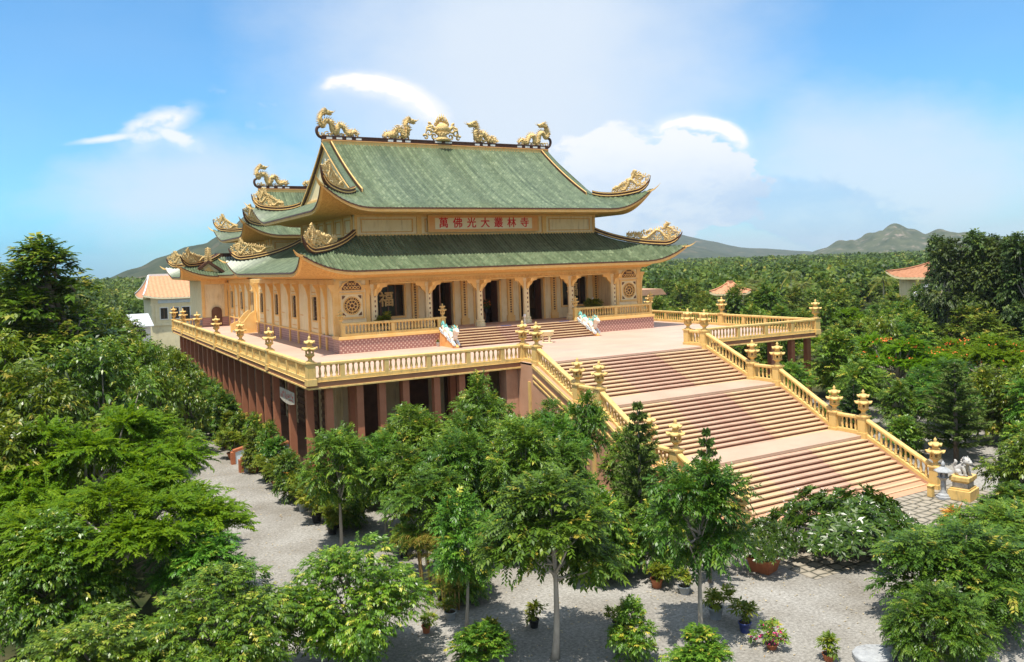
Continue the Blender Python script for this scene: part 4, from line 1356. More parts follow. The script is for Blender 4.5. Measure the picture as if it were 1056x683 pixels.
# end bays with carved panels
for sx in (-1, 1):
    xa, xb = sx * 11.05, sx * HX
    b = MB(); b.box(xa, xb - sx * .3, HY0, HY0 + .3, PF, WT); b.box(xa, xa + sx * .25, HY0 + .302, 17.0, PF, WT); b.build('end_bay_wall', CREAM, TM)
    cx = sx * 12.38
    b = MB(); yf = HY0 - .002
    for (x0, x1, z0, z1) in ((-.95, .95, 8.22, 8.34), (-.95, .95, 9.98, 10.10), (-.95, -.83, 8.342, 9.978), (.83, .95, 8.342, 9.978)): b.box(cx + x0, cx + x1, yf - .10, yf, z0, z1)
    fr = b.build('carved_panel', GOLD, TM)
    b = MB(); b.box(cx - .82, cx + .82, yf - .03, yf, 8.35, 9.97); b.build('panel_ground', CREAM, fr)
    b = MB(); zc = 9.16
    b.lathe([(0, 0), (.62, 0), (.62, .012), (0, .012)], 28, (0, 0, 0), caps=False)
    b.v = [(cx + p[0], yf - .035 - p[2], zc + p[1]) for p in b.v]
    b.build('panel_void', DARKW, fr)
    b = MB()
    ring = lambda R_, w, n=28: [(cx + R_ * math.cos(6.2832 * i / n), yf - .06, zc + R_ * math.sin(6.2832 * i / n)) for i in range(n + 1)]
    for R_ in (.62, .40, .16): b.tube(ring(R_, 0), .04, 5)
    for k in range(8):
        a = k * math.pi / 4
        b.tube([(cx + .16 * math.cos(a), yf - .06, zc + .16 * math.sin(a)), (cx + .62 * math.cos(a), yf - .06, zc + .62 * math.sin(a))], .03, 5)
        a += math.pi / 8
        c0 = (cx + .51 * math.cos(a), zc + .51 * math.sin(a))
        b.tube([(c0[0] + .10 * math.cos(6.2832 * i / 10), yf - .06, c0[1] + .10 * math.sin(6.2832 * i / 10)) for i in range(11)], .025, 4)
    b.build('medallion', GOLD, fr)
    for sa in (-1, 1):
        for sb in (-1, 1):
            b = MB(); b.prism([(cx + sa * .72, zc + sb * .46), (cx + sa * .72, zc + sb * .72), (cx + sa * .46, zc + sb * .72), (cx + sa * .52, zc + sb * .62), (cx + sa * .62, zc + sb * .52)], yf - .05, yf - .032, 'y'); b.build('corner_mark', DARKW, fr)
    # arch panel over it
    arch = [(-.92, 10.22), (.92, 10.22), (.92, 10.42), (.74, 10.62), (.62, 10.80), (.40, 10.86), (.22, 11.0), (-.22, 11.0), (-.40, 10.86), (-.62, 10.80), (-.74, 10.62), (-.92, 10.42)]
    b = MB(); b.prism([(cx + p[0], p[1]) for p in arch], yf - .09, yf, 'y'); ap = b.build('arch_panel', GOLD, TM)
    b = MB(); b.prism([(cx + p[0] * .78, 10.28 + (p[1] - 10.22) * .82) for p in arch], yf - .10, yf - .092, 'y'); b.build('arch_void', DARKW, ap)
    b = MB()
    for k in range(5):
        q = -.48 + k * .24
        b.tube([(cx + q + .10 * math.cos(i * .7), yf - .11, 10.45 + .10 * math.sin(i * .7)) for i in range(10)], .032, 5)
    for q in (-.22, 0, .22): b.tube([(cx + q + .09 * math.cos(i * .7), yf - .11, 10.72 + .08 * math.sin(i * .7)) for i in range(10)], .03, 5)
    b.build('arch_tracery', GOLD, ap)
    # tall corner pilaster
    b = MB(); b.box(xb - sx * .32, xb + sx * .04, HY0 - .06, HY0 - .004, PF, 10.94); b.build('bay_pilaster', GOLD, TM)
    b = MB(); b.box(xa - sx * .02, xa + sx * .26, HY0 - .06, HY0 - .004, PF, 10.94); b.build('bay_pilaster', GOLD, TM)
    # porch balustrade on the ledge
    n_ = 'left' if sx < 0 else 'right'
    balustrade((sx * 6.05, 12.95, PF + .06), (sx * 13.68, 12.95, PF + .06), 'yellow porch balustrade above the mauve tiled plinth, %s of the porch steps' % n_, h=.95, post_at=[0.02, .5, .98], pitch=.25)
    lantern((sx * 5.9, 12.95, PF + 1.0), 'small cream lantern on the porch rail by the porch steps, %s one' % n_, .72)
    lantern((sx * 13.65, 12.95, PF + 1.0), 'small cream lantern on the outer end of the %s porch rail' % n_, .72)
    newel((sx * 5.9, 12.95, PF + .06), 'small yellow post ending the porch rail beside the porch steps, %s one' % n_, h=.94, w=.16)

# porch back wall with doors and windows
b = MB()
DO = [(x - 1.12, x + 1.12, PF, 10.45) for x in (-4.25, 0, 4.25)] + [(x - 1.25, x + 1.25, 8.05, 10.45) for x in (-8.55, 8.55)]
wall_open(b, 'x', 17.0, 17.3, -11.05, 11.05, PF, 11.2, DO); b.build('porch_wall', CREAM, TM)
for x in (-4.25, 0, 4.25):
    b = MB()
    b.box(x - 1.27, x - 1.122, 16.92, 16.998, PF, 10.6); b.box(x + 1.122, x + 1.27, 16.92, 16.998, PF, 10.6); b.box(x - 1.27, x + 1.27, 16.92, 16.998, 10.452, 10.6)
    d_ = b.build('door_frame', GOLD, TM)
    for sx in (-1, 1):
        b = MB(); b.box(x + sx * 1.10, x + sx * 1.04, 17.32, 18.3, PF + .02, 10.4); b.build('door_leaf', DARKW, d_)
for x in (-8.55, 8.55):
    b = MB()
    for (x0, x1, z0, z1) in ((-1.4, 1.4, 7.9, 8.048), (-1.4, 1.4, 10.452, 10.6), (-1.4, -1.252, 8.05, 10.45), (1.252, 1.4, 8.05, 10.45)): b.box(x + x0, x + x1, 16.90, 16.998, z0, z1)
    w = b.build('porch_window', GOLD, TM)
    b = MB(); b.box(x - 1.245, x + 1.245, 17.15, 17.18, 8.06, 10.44); b.build('pane', GLASS, w)
    b = MB()
    for q in (-.62, 0, .62): b.box(x + q - .05, x + q + .05, 17.10, 17.148, 8.06, 10.44)
    b.build('window_bar', DARKW, w)
    text_part('福', 1.2, w, (x - .15, 17.07, 9.3), (math.pi / 2, 0, 0), GILT, name='gilded_character', ext=.02, bold=.03)
for x in (-10.75, -6.4, -2.12, 2.12, 6.4, 10.75):
    b = MB(); b.box(x - .26, x + .26, 16.86, 16.997, PF, 11.1); b.box(x - .34, x + .34, 16.78, 16.998, PF, PF + .5); p_ = b.build('wall_pilaster', GOLD, TM)
    b = MB()
    for k in range(15): b.box(x - .07, x + .07, 16.835, 16.858, 7.75 + k * .2, 7.87 + k * .2)
    b.build('inlay', DARKW, p_)
# interior
b = MB(); b.box(-13.2, 13.2, 17.31, 52.6, PF - .1, PF - .01); b.build('inner_floor', mat('polished_floor', (0.10, 0.06, 0.04), (0.14, 0.09, 0.06), .8, .15), TM)
b = MB(); wall_open(b, 'x', 35.9, 36.2, -13.28, 13.28, PF, 11.15, [(x - 1.3, x + 1.3, PF, 10.4) for x in (-8.5, -4.25, 0, 4.25, 8.5)]); b.build('hall_back_wall', CREAM, TM)
for x in (-6.4, -2.1, 2.1, 6.4):
    for y in (22.5, 29.0):
        b = MB(); b.lathe([(.4, 0), (.3, .3), (.28, 4.15)], 12, (x, y, PF)); b.build('hall_column', DARKW, TM)
b = MB(); wall_open(b, 'x', 43.0, 43.3, -13.28, 13.28, PF, 11.1, [(x - .9, x + .9, PF, 10.0) for x in (-8.5, -4.25, 4.25, 8.5)] + [(-.6, .6, 7.6, 9.6)]); b.build('court_wall', mat('salmon_wall', (0.62, 0.36, 0.25), (0.68, 0.42, 0.30), 1, .8), TM)
# upper structure above the ceiling so no sky shows between the tiers
b = MB(); b.box(-10.7, 10.7, 17.5, 31.7, 11.31, 15.8); b.build('attic', CREAM, TM)

# =================================================================== REAR HALL
RC = 50.5
RU = Hip(RC, 10.45, 4.9, 13.75, 8.15, 16.75, 15.45, 1.45, .30, .40)
b = MB(); RRZ = 20.75
slope_into(b, RU, 0, (10.45, RRZ)); slope_into(b, RU, 2, (10.45, RRZ)); slope_into(b, RU, 1); slope_into(b, RU, 3)
RR = b.build('rear_upper_roof', TILE, TM, fixn=False)
eaves(RU, RR, 10.75, 5.1, 15.2)
hip_ridge(RU, RR, seed=3)
for sx in (-1, 1): gable_end(RR, 10.45, 4.9, 16.75, RRZ, RC, sx, False)
ridge_beam(RR, 10.45, RC, RRZ, white=[-9.95, -9.1, -8.2, -7.4, -3.6, -4.4])
ridge_dragon(RR, -10.3, RC, RRZ + .58, 1, 1.1, seed=5); ridge_dragon(RR, 10.3, RC, RRZ + .58, -1, 1.1, seed=6)
ridge_dragon(RR, -4.0, RC, RRZ + .58, 1, 1.1, ends=False, seed=7); ridge_dragon(RR, 4.0, RC, RRZ + .58, -1, 1.1, ends=False, seed=8)
panel_wall(TM, 'rear_upper_wall', 'x', RC - 5.0, -10.7, 10.7, 13.4, 15.2, 5, -1)
panel_wall(TM, 'rear_upper_wall', 'y', -10.7, RC - 4.7, RC + 4.7, 13.4, 15.2, 5, -1)
panel_wall(TM, 'rear_upper_wall', 'y', 10.7, RC - 4.7, RC + 4.7, 13.4, 15.2, 5, 1)
b = MB(); b.box(-10.4, 10.4, RC - 4.7, RC + 4.7, 11.3, 15.2); b.build('rear_attic', CREAM, TM)
RL = Hip(RC, 10.7, 5.0, 14.9, 9.0, 13.5, 11.55, .35, .1, .40)
b = MB()
for sd in (0, 1, 2, 3): slope_into(b, RL, sd)
RLo = b.build('rear_lower_roof', TILE, TM, fixn=False)
eaves(RL, RLo, 13.7, 7.3, 11.12)
# ---- annexe across the back
b = MB(); b.box(-16.5, 16.5, 53.2, 62.0, PF - .1, 11.05); b.box(-16.5, 16.5, 53.2, 62, 0, PF - 1.2); ax = b.build('annexe', CREAM, TM)
b = MB(); b.box(-16.56, 16.56, 53.14, 62.06, FL - .02, PF - .11); b.build('annexe_plinth', LINES, ax)
b = MB()
for x in (-16.4, -14.0): b.box(x - .16, x + .16, 53.08, 53.138, PF, 10.9)
b.box(-16.6, -13.8, 53.06, 53.12, 10.6, 11.05); b.build('annexe_trim', GOLD, ax)
b = MB(); b.prism([(-15.05 + .55 * math.cos(a), 7.6 + .5 * math.sin(a)) for a in np.linspace(0, math.pi, 9)] + [(-15.6, 5.92), (-14.5, 5.92)], 53.0, 53.055, 'y'); b.build('annexe_door', DARKW, ax)
AN = Hip(57.6, 14.0, 1.2, 18.55, 5.85, 13.6, 11.45, 1.15, .36, .42)
b = MB()
for sd in (0, 1, 2, 3): slope_into(b, AN, sd)
ANo = b.build('annexe_roof', TILE, TM, fixn=False)
eaves(AN, ANo, 16.6, 4.5, 11.0)
hip_ridge(AN, ANo, seed=5)
b = MB(); b.box(-14.2, 14.2, 57.3, 57.9, 13.4, 14.1); b.build('annexe_ridge', DARKBR, ANo)
# small gable with a gilded finial on the annexe roof
for sx in (-1, 1):
    gx = sx * 15.75
    b = MB()
    b.prism([(gx - 1.2, 11.95), (gx + 1.2, 11.95), (gx, 12.9)], 52.9, 55.5, 'y', 0)
    dm = b.build('dormer', CREAM, ANo)
    b = MB()
    for q in (-1, 1): b.prism([(gx + q * 1.75, 11.82), (gx + q * 1.60, 12.08), (gx + q * .0, 13.25), (gx, 12.92), (gx + q * 1.3, 11.93)], 52.6, 55.6, 'y', 0)
    b.build('dormer_roof', DARKBR, dm)
    b = MB(); b.prism([(gx - .55, 12.05), (gx + .55, 12.05), (gx, 12.55)], 52.8, 52.898, 'y'); b.build('dormer_panel', GOLD, dm)
    b = MB(); r = random.Random(8)
    for k in range(7):
        z = 13.1 + k * .22; w = .36 - .02 * k
        for q in (-1, 1):
            sp = [(gx + q * (.06 + w * (1 - i / 12) * abs(math.cos(i * .5))), 52.75, z + .16 * math.sin(i * .55)) for i in range(10)]
            b.tube(sp, .05, 5)
    b.tube([(gx, 52.75, 13.0), (gx, 52.75, 14.7)], [.12, .05], 6)
    b.build('dormer_finial', GILT, dm)
# =================================================================== FOLIAGE
def leaf_mat(name, stops, rough=.42, trans=.28, spec=.35):
    M = bpy.data.materials.new(name); M.use_nodes = True
    t = M.node_tree; b = t.nodes['Principled BSDF']; L = t.links.new; A = t.nodes.new
    at = A('ShaderNodeAttribute'); at.attribute_name = 'shade_var'
    oi = A('ShaderNodeObjectInfo')
    cr = ramp_node(t, stops); L(at.outputs['Fac'], cr.inputs[0])
    hs = A('ShaderNodeHueSaturation')
    mr = A('ShaderNodeMapRange'); mr.inputs['To Min'].default_value = .478; mr.inputs['To Max'].default_value = .512; L(oi.outputs['Random'], mr.inputs['Value'])
    m2 = A('ShaderNodeMapRange'); m2.inputs['To Min'].default_value = .82; m2.inputs['To Max'].default_value = 1.30
    wn = A('ShaderNodeTexWhiteNoise'); wn.noise_dimensions = '1D'; L(oi.outputs['Random'], wn.inputs['W']); L(wn.outputs['Value'], m2.inputs['Value'])
    L(mr.outputs[0], hs.inputs['Hue']); L(m2.outputs[0], hs.inputs['Value']); L(cr.outputs[0], hs.inputs['Color'])
    L(hs.outputs[0], b.inputs['Base Color'])
    b.inputs['Roughness'].default_value = rough; b.inputs['Specular IOR Level'].default_value = spec
    tr = A('ShaderNodeBsdfTranslucent')
    hv = A('ShaderNodeHueSaturation'); hv.inputs['Hue'].default_value = .485; hv.inputs['Value'].default_value = 1.5; L(hs.outputs[0], hv.inputs['Color']); L(hv.outputs[0], tr.inputs['Color'])
    mxn = A('ShaderNodeMixShader'); mxn.inputs[0].default_value = trans
    L(b.outputs[0], mxn.inputs[1]); L(tr.outputs[0], mxn.inputs[2]); L(mxn.outputs[0], t.nodes['Material Output'].inputs['Surface'])
    return M


LF_MANGO = leaf_mat('mango_leaves', [(0, (0.030, 0.072, 0.005)), (.45, (0.100, 0.185, 0.010)), (.8, (0.195, 0.270, 0.020)), (1, (0.42, 0.38, 0.06))], .36, .24, .42)
LF_COMP = leaf_mat('compound_leaves', [(0, (0.030, 0.085, 0.008)), (.45, (0.090, 0.200, 0.016)), (.85, (0.180, 0.285, 0.028)), (1, (0.45, 0.40, 0.05))], .40, .27, .36)
LF_POIN = leaf_mat('feathery_leaves', [(0, (0.075, 0.180, 0.004)), (.5, (0.145, 0.270, 0.006)), (1, (0.25, 0.36, 0.012))], .55, .38, .2)
LF_PINE = leaf_mat('pine_needles', [(0, (0.038, 0.078, 0.014)), (.6, (0.080, 0.145, 0.028)), (1, (0.130, 0.190, 0.040))], .6, .2, .2)
LF_PLUM = leaf_mat('frangipani_leaves', [(0, (0.024, 0.068, 0.005)), (.6, (0.064, 0.135, 0.012)), (1, (0.16, 0.24, 0.025))], .30, .22, .5)
LF_WOOD = leaf_mat('woodland_leaves', [(0, (0.028, 0.068, 0.006)), (.45, (0.092, 0.165, 0.012)), (.85, (0.180, 0.240, 0.024)), (1, (0.38, 0.33, 0.05))], .5, .24, .28)
LF_DARK = leaf_mat('dark_leaves', [(0, (0.028, 0.056, 0.009)), (.6, (0.062, 0.105, 0.016)), (1, (0.15, 0.19, 0.03))], .5, .2, .28)
LF_PALM = leaf_mat('palm_leaves', [(0, (0.070, 0.105, 0.012)), (.6, (0.130, 0.160, 0.020)), (1, (0.30, 0.24, 0.04))], .4, .27, .4)
LF_POT = leaf_mat('potted_leaves', [(0, (0.085, 0.14, 0.010)), (.6, (0.15, 0.20, 0.016)), (1, (0.30, 0.29, 0.03))], .45, .3, .35)
LF_CROT = leaf_mat('orange_croton_leaves', [(0, (0.55, 0.16, 0.02)), (.6, (0.62, 0.25, 0.03)), (1, (0.50, 0.40, 0.05))], .4, .25, .4)
FL_WHITE = mat('white_petals', (0.80, 0.76, 0.66), None, 1, .6)
FL_ORANGE = mat('orange_petals', (0.62, 0.10, 0.015), (0.70, 0.18, 0.03), 4, .6)
FL_PINK = mat('magenta_petals', (0.62, 0.03, 0.16), (0.70, 0.06, 0.24), 4, .6)


def nrmz(v):
    return v / np.maximum(np.linalg.norm(v, axis=-1, keepdims=True), 1e-9)


def leaves_mesh(name, P, D, Nn, L, Wd, shade, m, bend=.18):
    """N leaves as 2-quad folded blades: P base, D axis, Nn approx normal, L length, Wd half width"""
    n = len(P)
    D = nrmz(D); Sd = nrmz(np.cross(D, Nn)); Nn = nrmz(np.cross(Sd, D))
    L = np.broadcast_to(L, (n,))[:, None]; Wd = np.broadcast_to(Wd, (n,))[:, None]
    v0 = P
    v1 = P + D * L * .42 + Sd * Wd + Nn * L * .03
    v2 = P + D * L - Nn * L * bend
    v3 = P + D * L * .42 - Sd * Wd + Nn * L * .03
    V = np.stack([v0, v1, v2, v3], 1).reshape(-1, 3).astype(np.float32)
    me = bpy.data.meshes.new(name)
    me.vertices.add(4 * n); me.vertices.foreach_set('co', V.ravel())
    me.loops.add(4 * n); me.loops.foreach_set('vertex_index', np.arange(4 * n, dtype=np.int32))
    me.polygons.add(n); me.polygons.foreach_set('loop_start', np.arange(0, 4 * n, 4, dtype=np.int32))
    try: me.polygons.foreach_set('loop_total', np.full(n, 4, dtype=np.int32))
    except Exception: pass
    a = me.attributes.new('shade_var', 'FLOAT', 'FACE'); a.data.foreach_set('value', np.clip(shade, 0, 1).astype(np.float32))
    me.materials.append(m)
    me.update(calc_edges=True)
    return me


def rdir(r, n):
    return nrmz(r.normal(size=(n, 3)))


def lobes_crown(r, n, R, H, z0, top=.62, flat=1.0):
    """lobe centres and radii filling a crown of radius R between z0 and z0+H"""
    C = []
    for i in range(n):
        for _ in range(30):
            t = r.uniform(0, 1)
            w = math.sin(math.pi * min(1, max(.0, .16 + .84 * (1 - t) if t > .35 else .55 + t * .9))) if False else None
            rad = R * (1 - .85 * max(0, (t - .45) / .55) ** 1.8) * (.62 + .38 * min(1, t / .3))
            a = r.uniform(0, 6.283); q = math.sqrt(r.uniform(.12, 1)) * rad * .72
            c = np.array([q * math.cos(a), q * math.sin(a), z0 + H * (.10 + .78 * t)])
            if all(np.linalg.norm((c - d[0]) * [1, 1, 1.2]) > .55 * (d[1]) for d in C): break
        C.append((c, R * r.uniform(.30, .46)))
    return C


def crown_mesh(name, seed, lobes, nspray, lps, leaf, width, spray, droop, m, young=.07, ez=.75, pair=.9, ldroop=.25, up=.25, shell=.45):
    r = np.random.default_rng(seed)
    C = np.array([l[0] for l in lobes]); Rr = np.array([l[1] for l in lobes])
    w = Rr ** 2 / np.sum(Rr ** 2)
    idx = r.choice(len(lobes), nspray, p=w)
    d = rdir(r, nspray); d[:, 2] = np.where(d[:, 2] < -.45, -d[:, 2], d[:, 2])
    q = r.uniform(shell, 1.0, nspray) ** .6
    p = C[idx] + d * (Rr[idx] * q)[:, None] * np.array([1, 1, ez])
    p += r.normal(size=p.shape) * .09 * Rr[idx][:, None]
    cen = C.mean(0)
    ax = nrmz(d + .5 * nrmz(p - cen) + rdir(r, nspray) * .55 + np.array([0, 0, -droop]))
    side = nrmz(np.cross(ax, np.array([0, 0, 1.0]) + rdir(r, nspray) * .2))
    nor = nrmz(np.cross(side, ax))
    nor = np.where(nor[:, 2:3] < 0, -nor, nor)
    sh_s = r.beta(1.5, 1.9, nspray) * .85; sz_s = r.uniform(.68, 1.28, nspray)
    yng = (r.uniform(size=nspray) < young) & (q > .75) & (d[:, 2] > 0)
    sh_s = np.where(yng, r.uniform(.9, 1, nspray), sh_s)
    P = []; D = []; Nn = []; S_ = []; Ls = []
    for j in range(lps):
        f = (j + .5) / lps; sg = 1 if j % 2 else -1
        P.append(p + ax * (spray * (f - .35))[..., None] if np.ndim(spray) else p + ax * spray * (f - .35) - np.array([0, 0, 1]) * spray * droop * .5 * f * f)
        dd = ax * (.35 + .5 * f) + side * (sg * pair * (1 - .45 * f)) + np.array([0, 0, -ldroop]) + rdir(r, nspray) * .28
        D.append(dd); Nn.append(nor * .8 + np.array([0, 0, up + .45]) + rdir(r, nspray) * .34)
        S_.append(sh_s + r.normal(size=nspray) * .09); Ls.append(leaf * sz_s * r.uniform(.75, 1.2, nspray) * (1 - .25 * abs(f - .5)))
    P = np.concatenate(P); D = np.concatenate(D); Nn = np.concatenate(Nn); S_ = np.concatenate(S_); Ls = np.concatenate(Ls)
    return leaves_mesh(name, P, D, Nn, Ls, Ls * width, S_, m)


def trunk_mesh(seed, H, r0, tips, m, fork=.45, nstem=1, lean=.05, name='trunk'):
    """tapered trunk with limbs reaching the lobes"""
    r = np.random.default_rng(seed)
    b = MB()
    for s_ in range(nstem):
        off = np.array([r.normal() * .12, r.normal() * .12, 0]) * (1 if nstem > 1 else 0)
        top = off + np.array([r.normal() * lean * H, r.normal() * lean * H, H])
        pts = [off + (top - off) * t + np.array([math.sin(t * 5 + seed) * .03 * H * .3, math.cos(t * 4 + seed) * .03 * H * .3, 0]) * (t > 0) for t in np.linspace(0, 1, 8)]
        b.tube([tuple(q) for q in pts], [r0 * (1.35 if i == 0 else 1.0 - .55 * i / 7) for i in range(8)], 8)
        for k, tp in enumerate(tips):
            if nstem > 1 and k % nstem != s_: continue
            t = r.uniform(fork, .95); i = int(t * 7); st = pts[i] * (1 - (t * 7 - i)) + pts[min(i + 1, 7)] * (t * 7 - i)
            mid = st * .45 + tp * .55 + np.array([0, 0, .12 * np.linalg.norm(tp - st)]) * -.4 + r.normal(size=3) * .06
            P = catmull([tuple(st), tuple(mid), tuple(tp)], 4)
            b.tube(P, [r0 * .48 * (1 - .75 * i / (len(P) - 1)) for i in range(len(P))], 5)
    return b.mesh(name, m)


# ---- kinds of trees; each variant is built once at unit scale and its meshes are shared by the copies
_kind = {}


def kind_meshes(kind, v):
    key = (kind, v)
    if key in _kind: return _kind[key]
    sd = 100 * sum(ord(c) for c in kind) + 17 * v
    r = np.random.default_rng(sd)
    parts = []
    if kind == 'mango':                     # unit: crown radius 2.5, height 5
        lb = [(c, q * .84) for c, q in lobes_crown(r, 25, 2.6, 4.3, .7)]
        parts.append(('crown', crown_mesh('crown', sd, lb, 1500, 8, .27, .17, .40, .35, LF_MANGO, .10, .8, .8, .45, .25)))
        parts.append(('trunk', trunk_mesh(sd, 3.2, .15, [l[0] for l in lb], BARK, .3)))
    elif kind == 'mangofine':               # near trees: smaller leaves, many more
        lb = lobes_crown(r, 34, 2.5, 4.0, .6)
        lb = [(c, q * .66) for c, q in lb]
        parts.append(('crown', crown_mesh('crown', sd, lb, 4000, 8, .125, .20, .21, .40, LF_MANGO, .07, .8, .8, .5, .25)))
        parts.append(('trunk', trunk_mesh(sd, 2.6, .10, [l[0] for l in lb], BARK, .25)))
    elif kind == 'comp':                    # slim trunk, rounded crown of pinnate leaves; radius 1.9, height 5
        lb = lobes_crown(r, 21, 2.05, 3.3, 1.8)
        lb = [(c, q * .74) for c, q in lb]
        parts.append(('crown', crown_mesh('crown', sd, lb, 1050, 13, .165, .21, .50, .42, LF_COMP, .06, .7, 1.0, .22, .3)))
        parts.append(('trunk', trunk_mesh(sd, 3.4, .085, [l[0] for l in lb], BARKP, .55)))
    elif kind == 'bush':                    # to the ground; radius 1.5, height 2.6
        lb = lobes_crown(r, 14, 1.5, 2.6, .05)
        parts.append(('crown', crown_mesh('crown', sd, lb, 900, 9, .17, .24, .34, .35, LF_COMP, .12, .8, .9, .3, .3)))
        parts.append(('trunk', trunk_mesh(sd, 1.3, .06, [l[0] for l in lb], BARK, .1)))
    elif kind == 'compfine':                # near trees of pinnate leaves with foliage to the ground; radius 2.5, height 3.6
        lb = lobes_crown(r, 30, 2.5, 3.3, .25)
        lb = [(c, q * .70) for c, q in lb]
        parts.append(('crown', crown_mesh('crown', sd, lb, 2600, 13, .135, .21, .46, .45, LF_COMP, .05, .75, 1.0, .28, .3)))
        parts.append(('trunk', trunk_mesh(sd, 1.9, .09, [l[0] for l in lb], BARK, .2)))
    elif kind == 'pale':                    # open tree with pale bare limbs; radius 2.8, height 6
        lb = lobes_crown(r, 15, 3.0, 3.6, 2.7)
        lb = [(c, q * .8) for c, q in lb]
        parts.append(('crown', crown_mesh('crown', sd, lb, 950, 8, .24, .22, .45, .3, LF_MANGO, .08, .8, .8, .4, .25)))
        parts.append(('trunk', trunk_mesh(sd, 2.0, .17, [l[0] for l in lb], BARKP, .45)))
    elif kind == 'tall':                    # spire crowned; radius 2.6, height 9
        lb = []
        for i in range(40):
            t = i / 39; R = 2.7 * (1 - t) ** .62 * (.75 + .25 * r.uniform()) + .15
            a = r.uniform(0, 6.28); q = R * r.uniform(.35, .85)
            lb.append((np.array([q * math.cos(a), q * math.sin(a), 1.4 + 7.0 * t]), .48 + .52 * (1 - t)))
        parts.append(('crown', crown_mesh('crown', sd, lb, 3300, 8, .22, .24, .36, .30, LF_MANGO, .10, .85, .85, .35, .25)))
        parts.append(('trunk', trunk_mesh(sd, 8.3, .17, [l[0] for l in lb[::2]], BARK, .15, lean=.01)))
    elif kind == 'poin':                    # flat tiers of feathery fronds; radius 4, height 5
        lb = []
        for i in range(30):
            a = r.uniform(0, 6.28); q = 3.5 * math.sqrt(r.uniform(0, 1)); z = 4.5 - .13 * q * q * .7 + r.normal() * .28
            lb.append((np.array([q * math.cos(a), q * math.sin(a), z]), r.uniform(.6, 1.05)))
        parts.append(('crown', crown_mesh('crown', sd, lb, 2600, 22, .145, .24, .62, .28, LF_POIN, .0, .22, 1.15, .10, .9, .1)))
        parts.append(('trunk', trunk_mesh(sd, 3.0, .17, [l[0] for l in lb], BARKP, .5)))
    elif kind == 'pine':                    # Norfolk pine; radius 1.4, height 5
        P = []; D = []; Nn = []; Ls = []; S_ = []
        b = MB(); b.tube([(0, 0, 0), (0, 0, 2.5), (0, 0, 4.9)], [.10, .06, .012], 7)
        for k in range(12):
            t = k / 11; z = .75 + 3.95 * t; R = 1.45 * (1 - t) ** .75 + .12; nb = 6 if t < .8 else 5
            for j in range(nb):
                a = 6.283 * j / nb + k * .52 + r.normal() * .16; dr = np.array([math.cos(a), math.sin(a), 0])
                Rj = R * r.uniform(.72, 1.15); up_ = r.uniform(.22, .42)
                b.tube([(0, 0, z - .05), tuple(dr * Rj * .55 + [0, 0, z + up_ * Rj * .45]), tuple(dr * Rj + [0, 0, z + up_ * Rj])], [.025, .016, .006], 4)
                sd_ = np.array([-dr[1], dr[0], 0])
                nl = int(10 + 30 * Rj)
                for i in range(nl):
                    f = .10 + .90 * i / nl; pos = dr * Rj * f + np.array([0, 0, z + up_ * Rj * f * (.8 + .2 * f)])
                    for s_ in (-1, 1):
                        w_ = r.uniform(0, 6.28)
                        P.append(pos); D.append(dr * r.uniform(.5, .9) + sd_ * math.cos(w_) * .8 + np.array([0, 0, math.sin(w_) * .7 + .25])); Nn.append(r.normal(size=3) + np.array([0, 0, .8]))
                        Ls.append(.235 * (1.05 - .40 * f) * r.uniform(.8, 1.2)); S_.append(.15 + .5 * f + r.normal() * .15)
        parts.append(('crown', leaves_mesh('crown', np.array(P), np.array(D), np.array(Nn), np.array(Ls), np.array(Ls) * .20, np.array(S_), LF_PINE)))
        parts.append(('trunk', b.mesh('trunk', BARK)))
    elif kind == 'plum':                    # frangipani: rosettes of long leaves at the ends of forked stubby branches; radius 3, height 2.6
        P = []; D = []; Nn = []; Ls = []; S_ = []; FP = []; FD = []; tips = []
        for i in range(680):
            a = r.uniform(0, 6.28); q = 2.9 * math.sqrt(r.uniform(0, 1)); zt = (2.15 + .45 * math.sin(2.7 * a + 1) * (q / 3) + .28 * math.sin(5 * a + q * 2.2)) * math.sqrt(max(0, 1 - (q / 3.1) ** 2)) + .28 + r.normal() * .10
            c = np.array([q * math.cos(a), q * math.sin(a), max(.55, zt * r.uniform(.66, 1.03))])
            out = nrmz(np.array([c[0] * .5, c[1] * .5, 1.0]) + r.normal(size=3) * .25)
            if i % 17 == 0: tips.append(c)
            u = nrmz(np.cross(out, [.3, .5, .1])); w = np.cross(out, u)
            for k in range(13):
                b_ = 2.4 * k + r.normal() * .2; rad = u * math.cos(b_) + w * math.sin(b_)
                P.append(c + rad * .02); D.append(rad + out * r.uniform(-.05, .75)); Nn.append(out + r.normal(size=3) * .15); Ls.append(r.uniform(.24, .36)); S_.append(r.beta(2, 3) + (.25 if k > 10 else 0))
            if r.uniform() < .22:
                for k in range(9): FP.append(c + out * .16 + r.normal(size=3) * .05); FD.append(rdir(r, 1)[0] + out)
        parts.append(('crown', leaves_mesh('crown', np.array(P), np.array(D), np.array(Nn), np.array(Ls), np.array(Ls) * .155, np.array(S_), LF_PLUM)))
        FP = np.array(FP); FD = np.array(FD)
        parts.append(('blossoms', leaves_mesh('blossoms', FP, FD, rdir(r, len(FP)), np.full(len(FP), .045), np.full(len(FP), .022), np.zeros(len(FP)), FL_WHITE)))
        parts.append(('trunk', trunk_mesh(sd, .9, .11, tips, BARKP, .3)))
    elif kind == 'wood':                    # mid distance woodland tree; radius 2.8, height 6
        lb = [(c, q * .86) for c, q in lobes_crown(r, 18, 2.9, 4.6, 1.2)]
        parts.append(('crown', crown_mesh('crown', sd, lb, 620, 7, .34, .27, .55, .3, LF_WOOD, .12, .8, .85, .3, .3)))
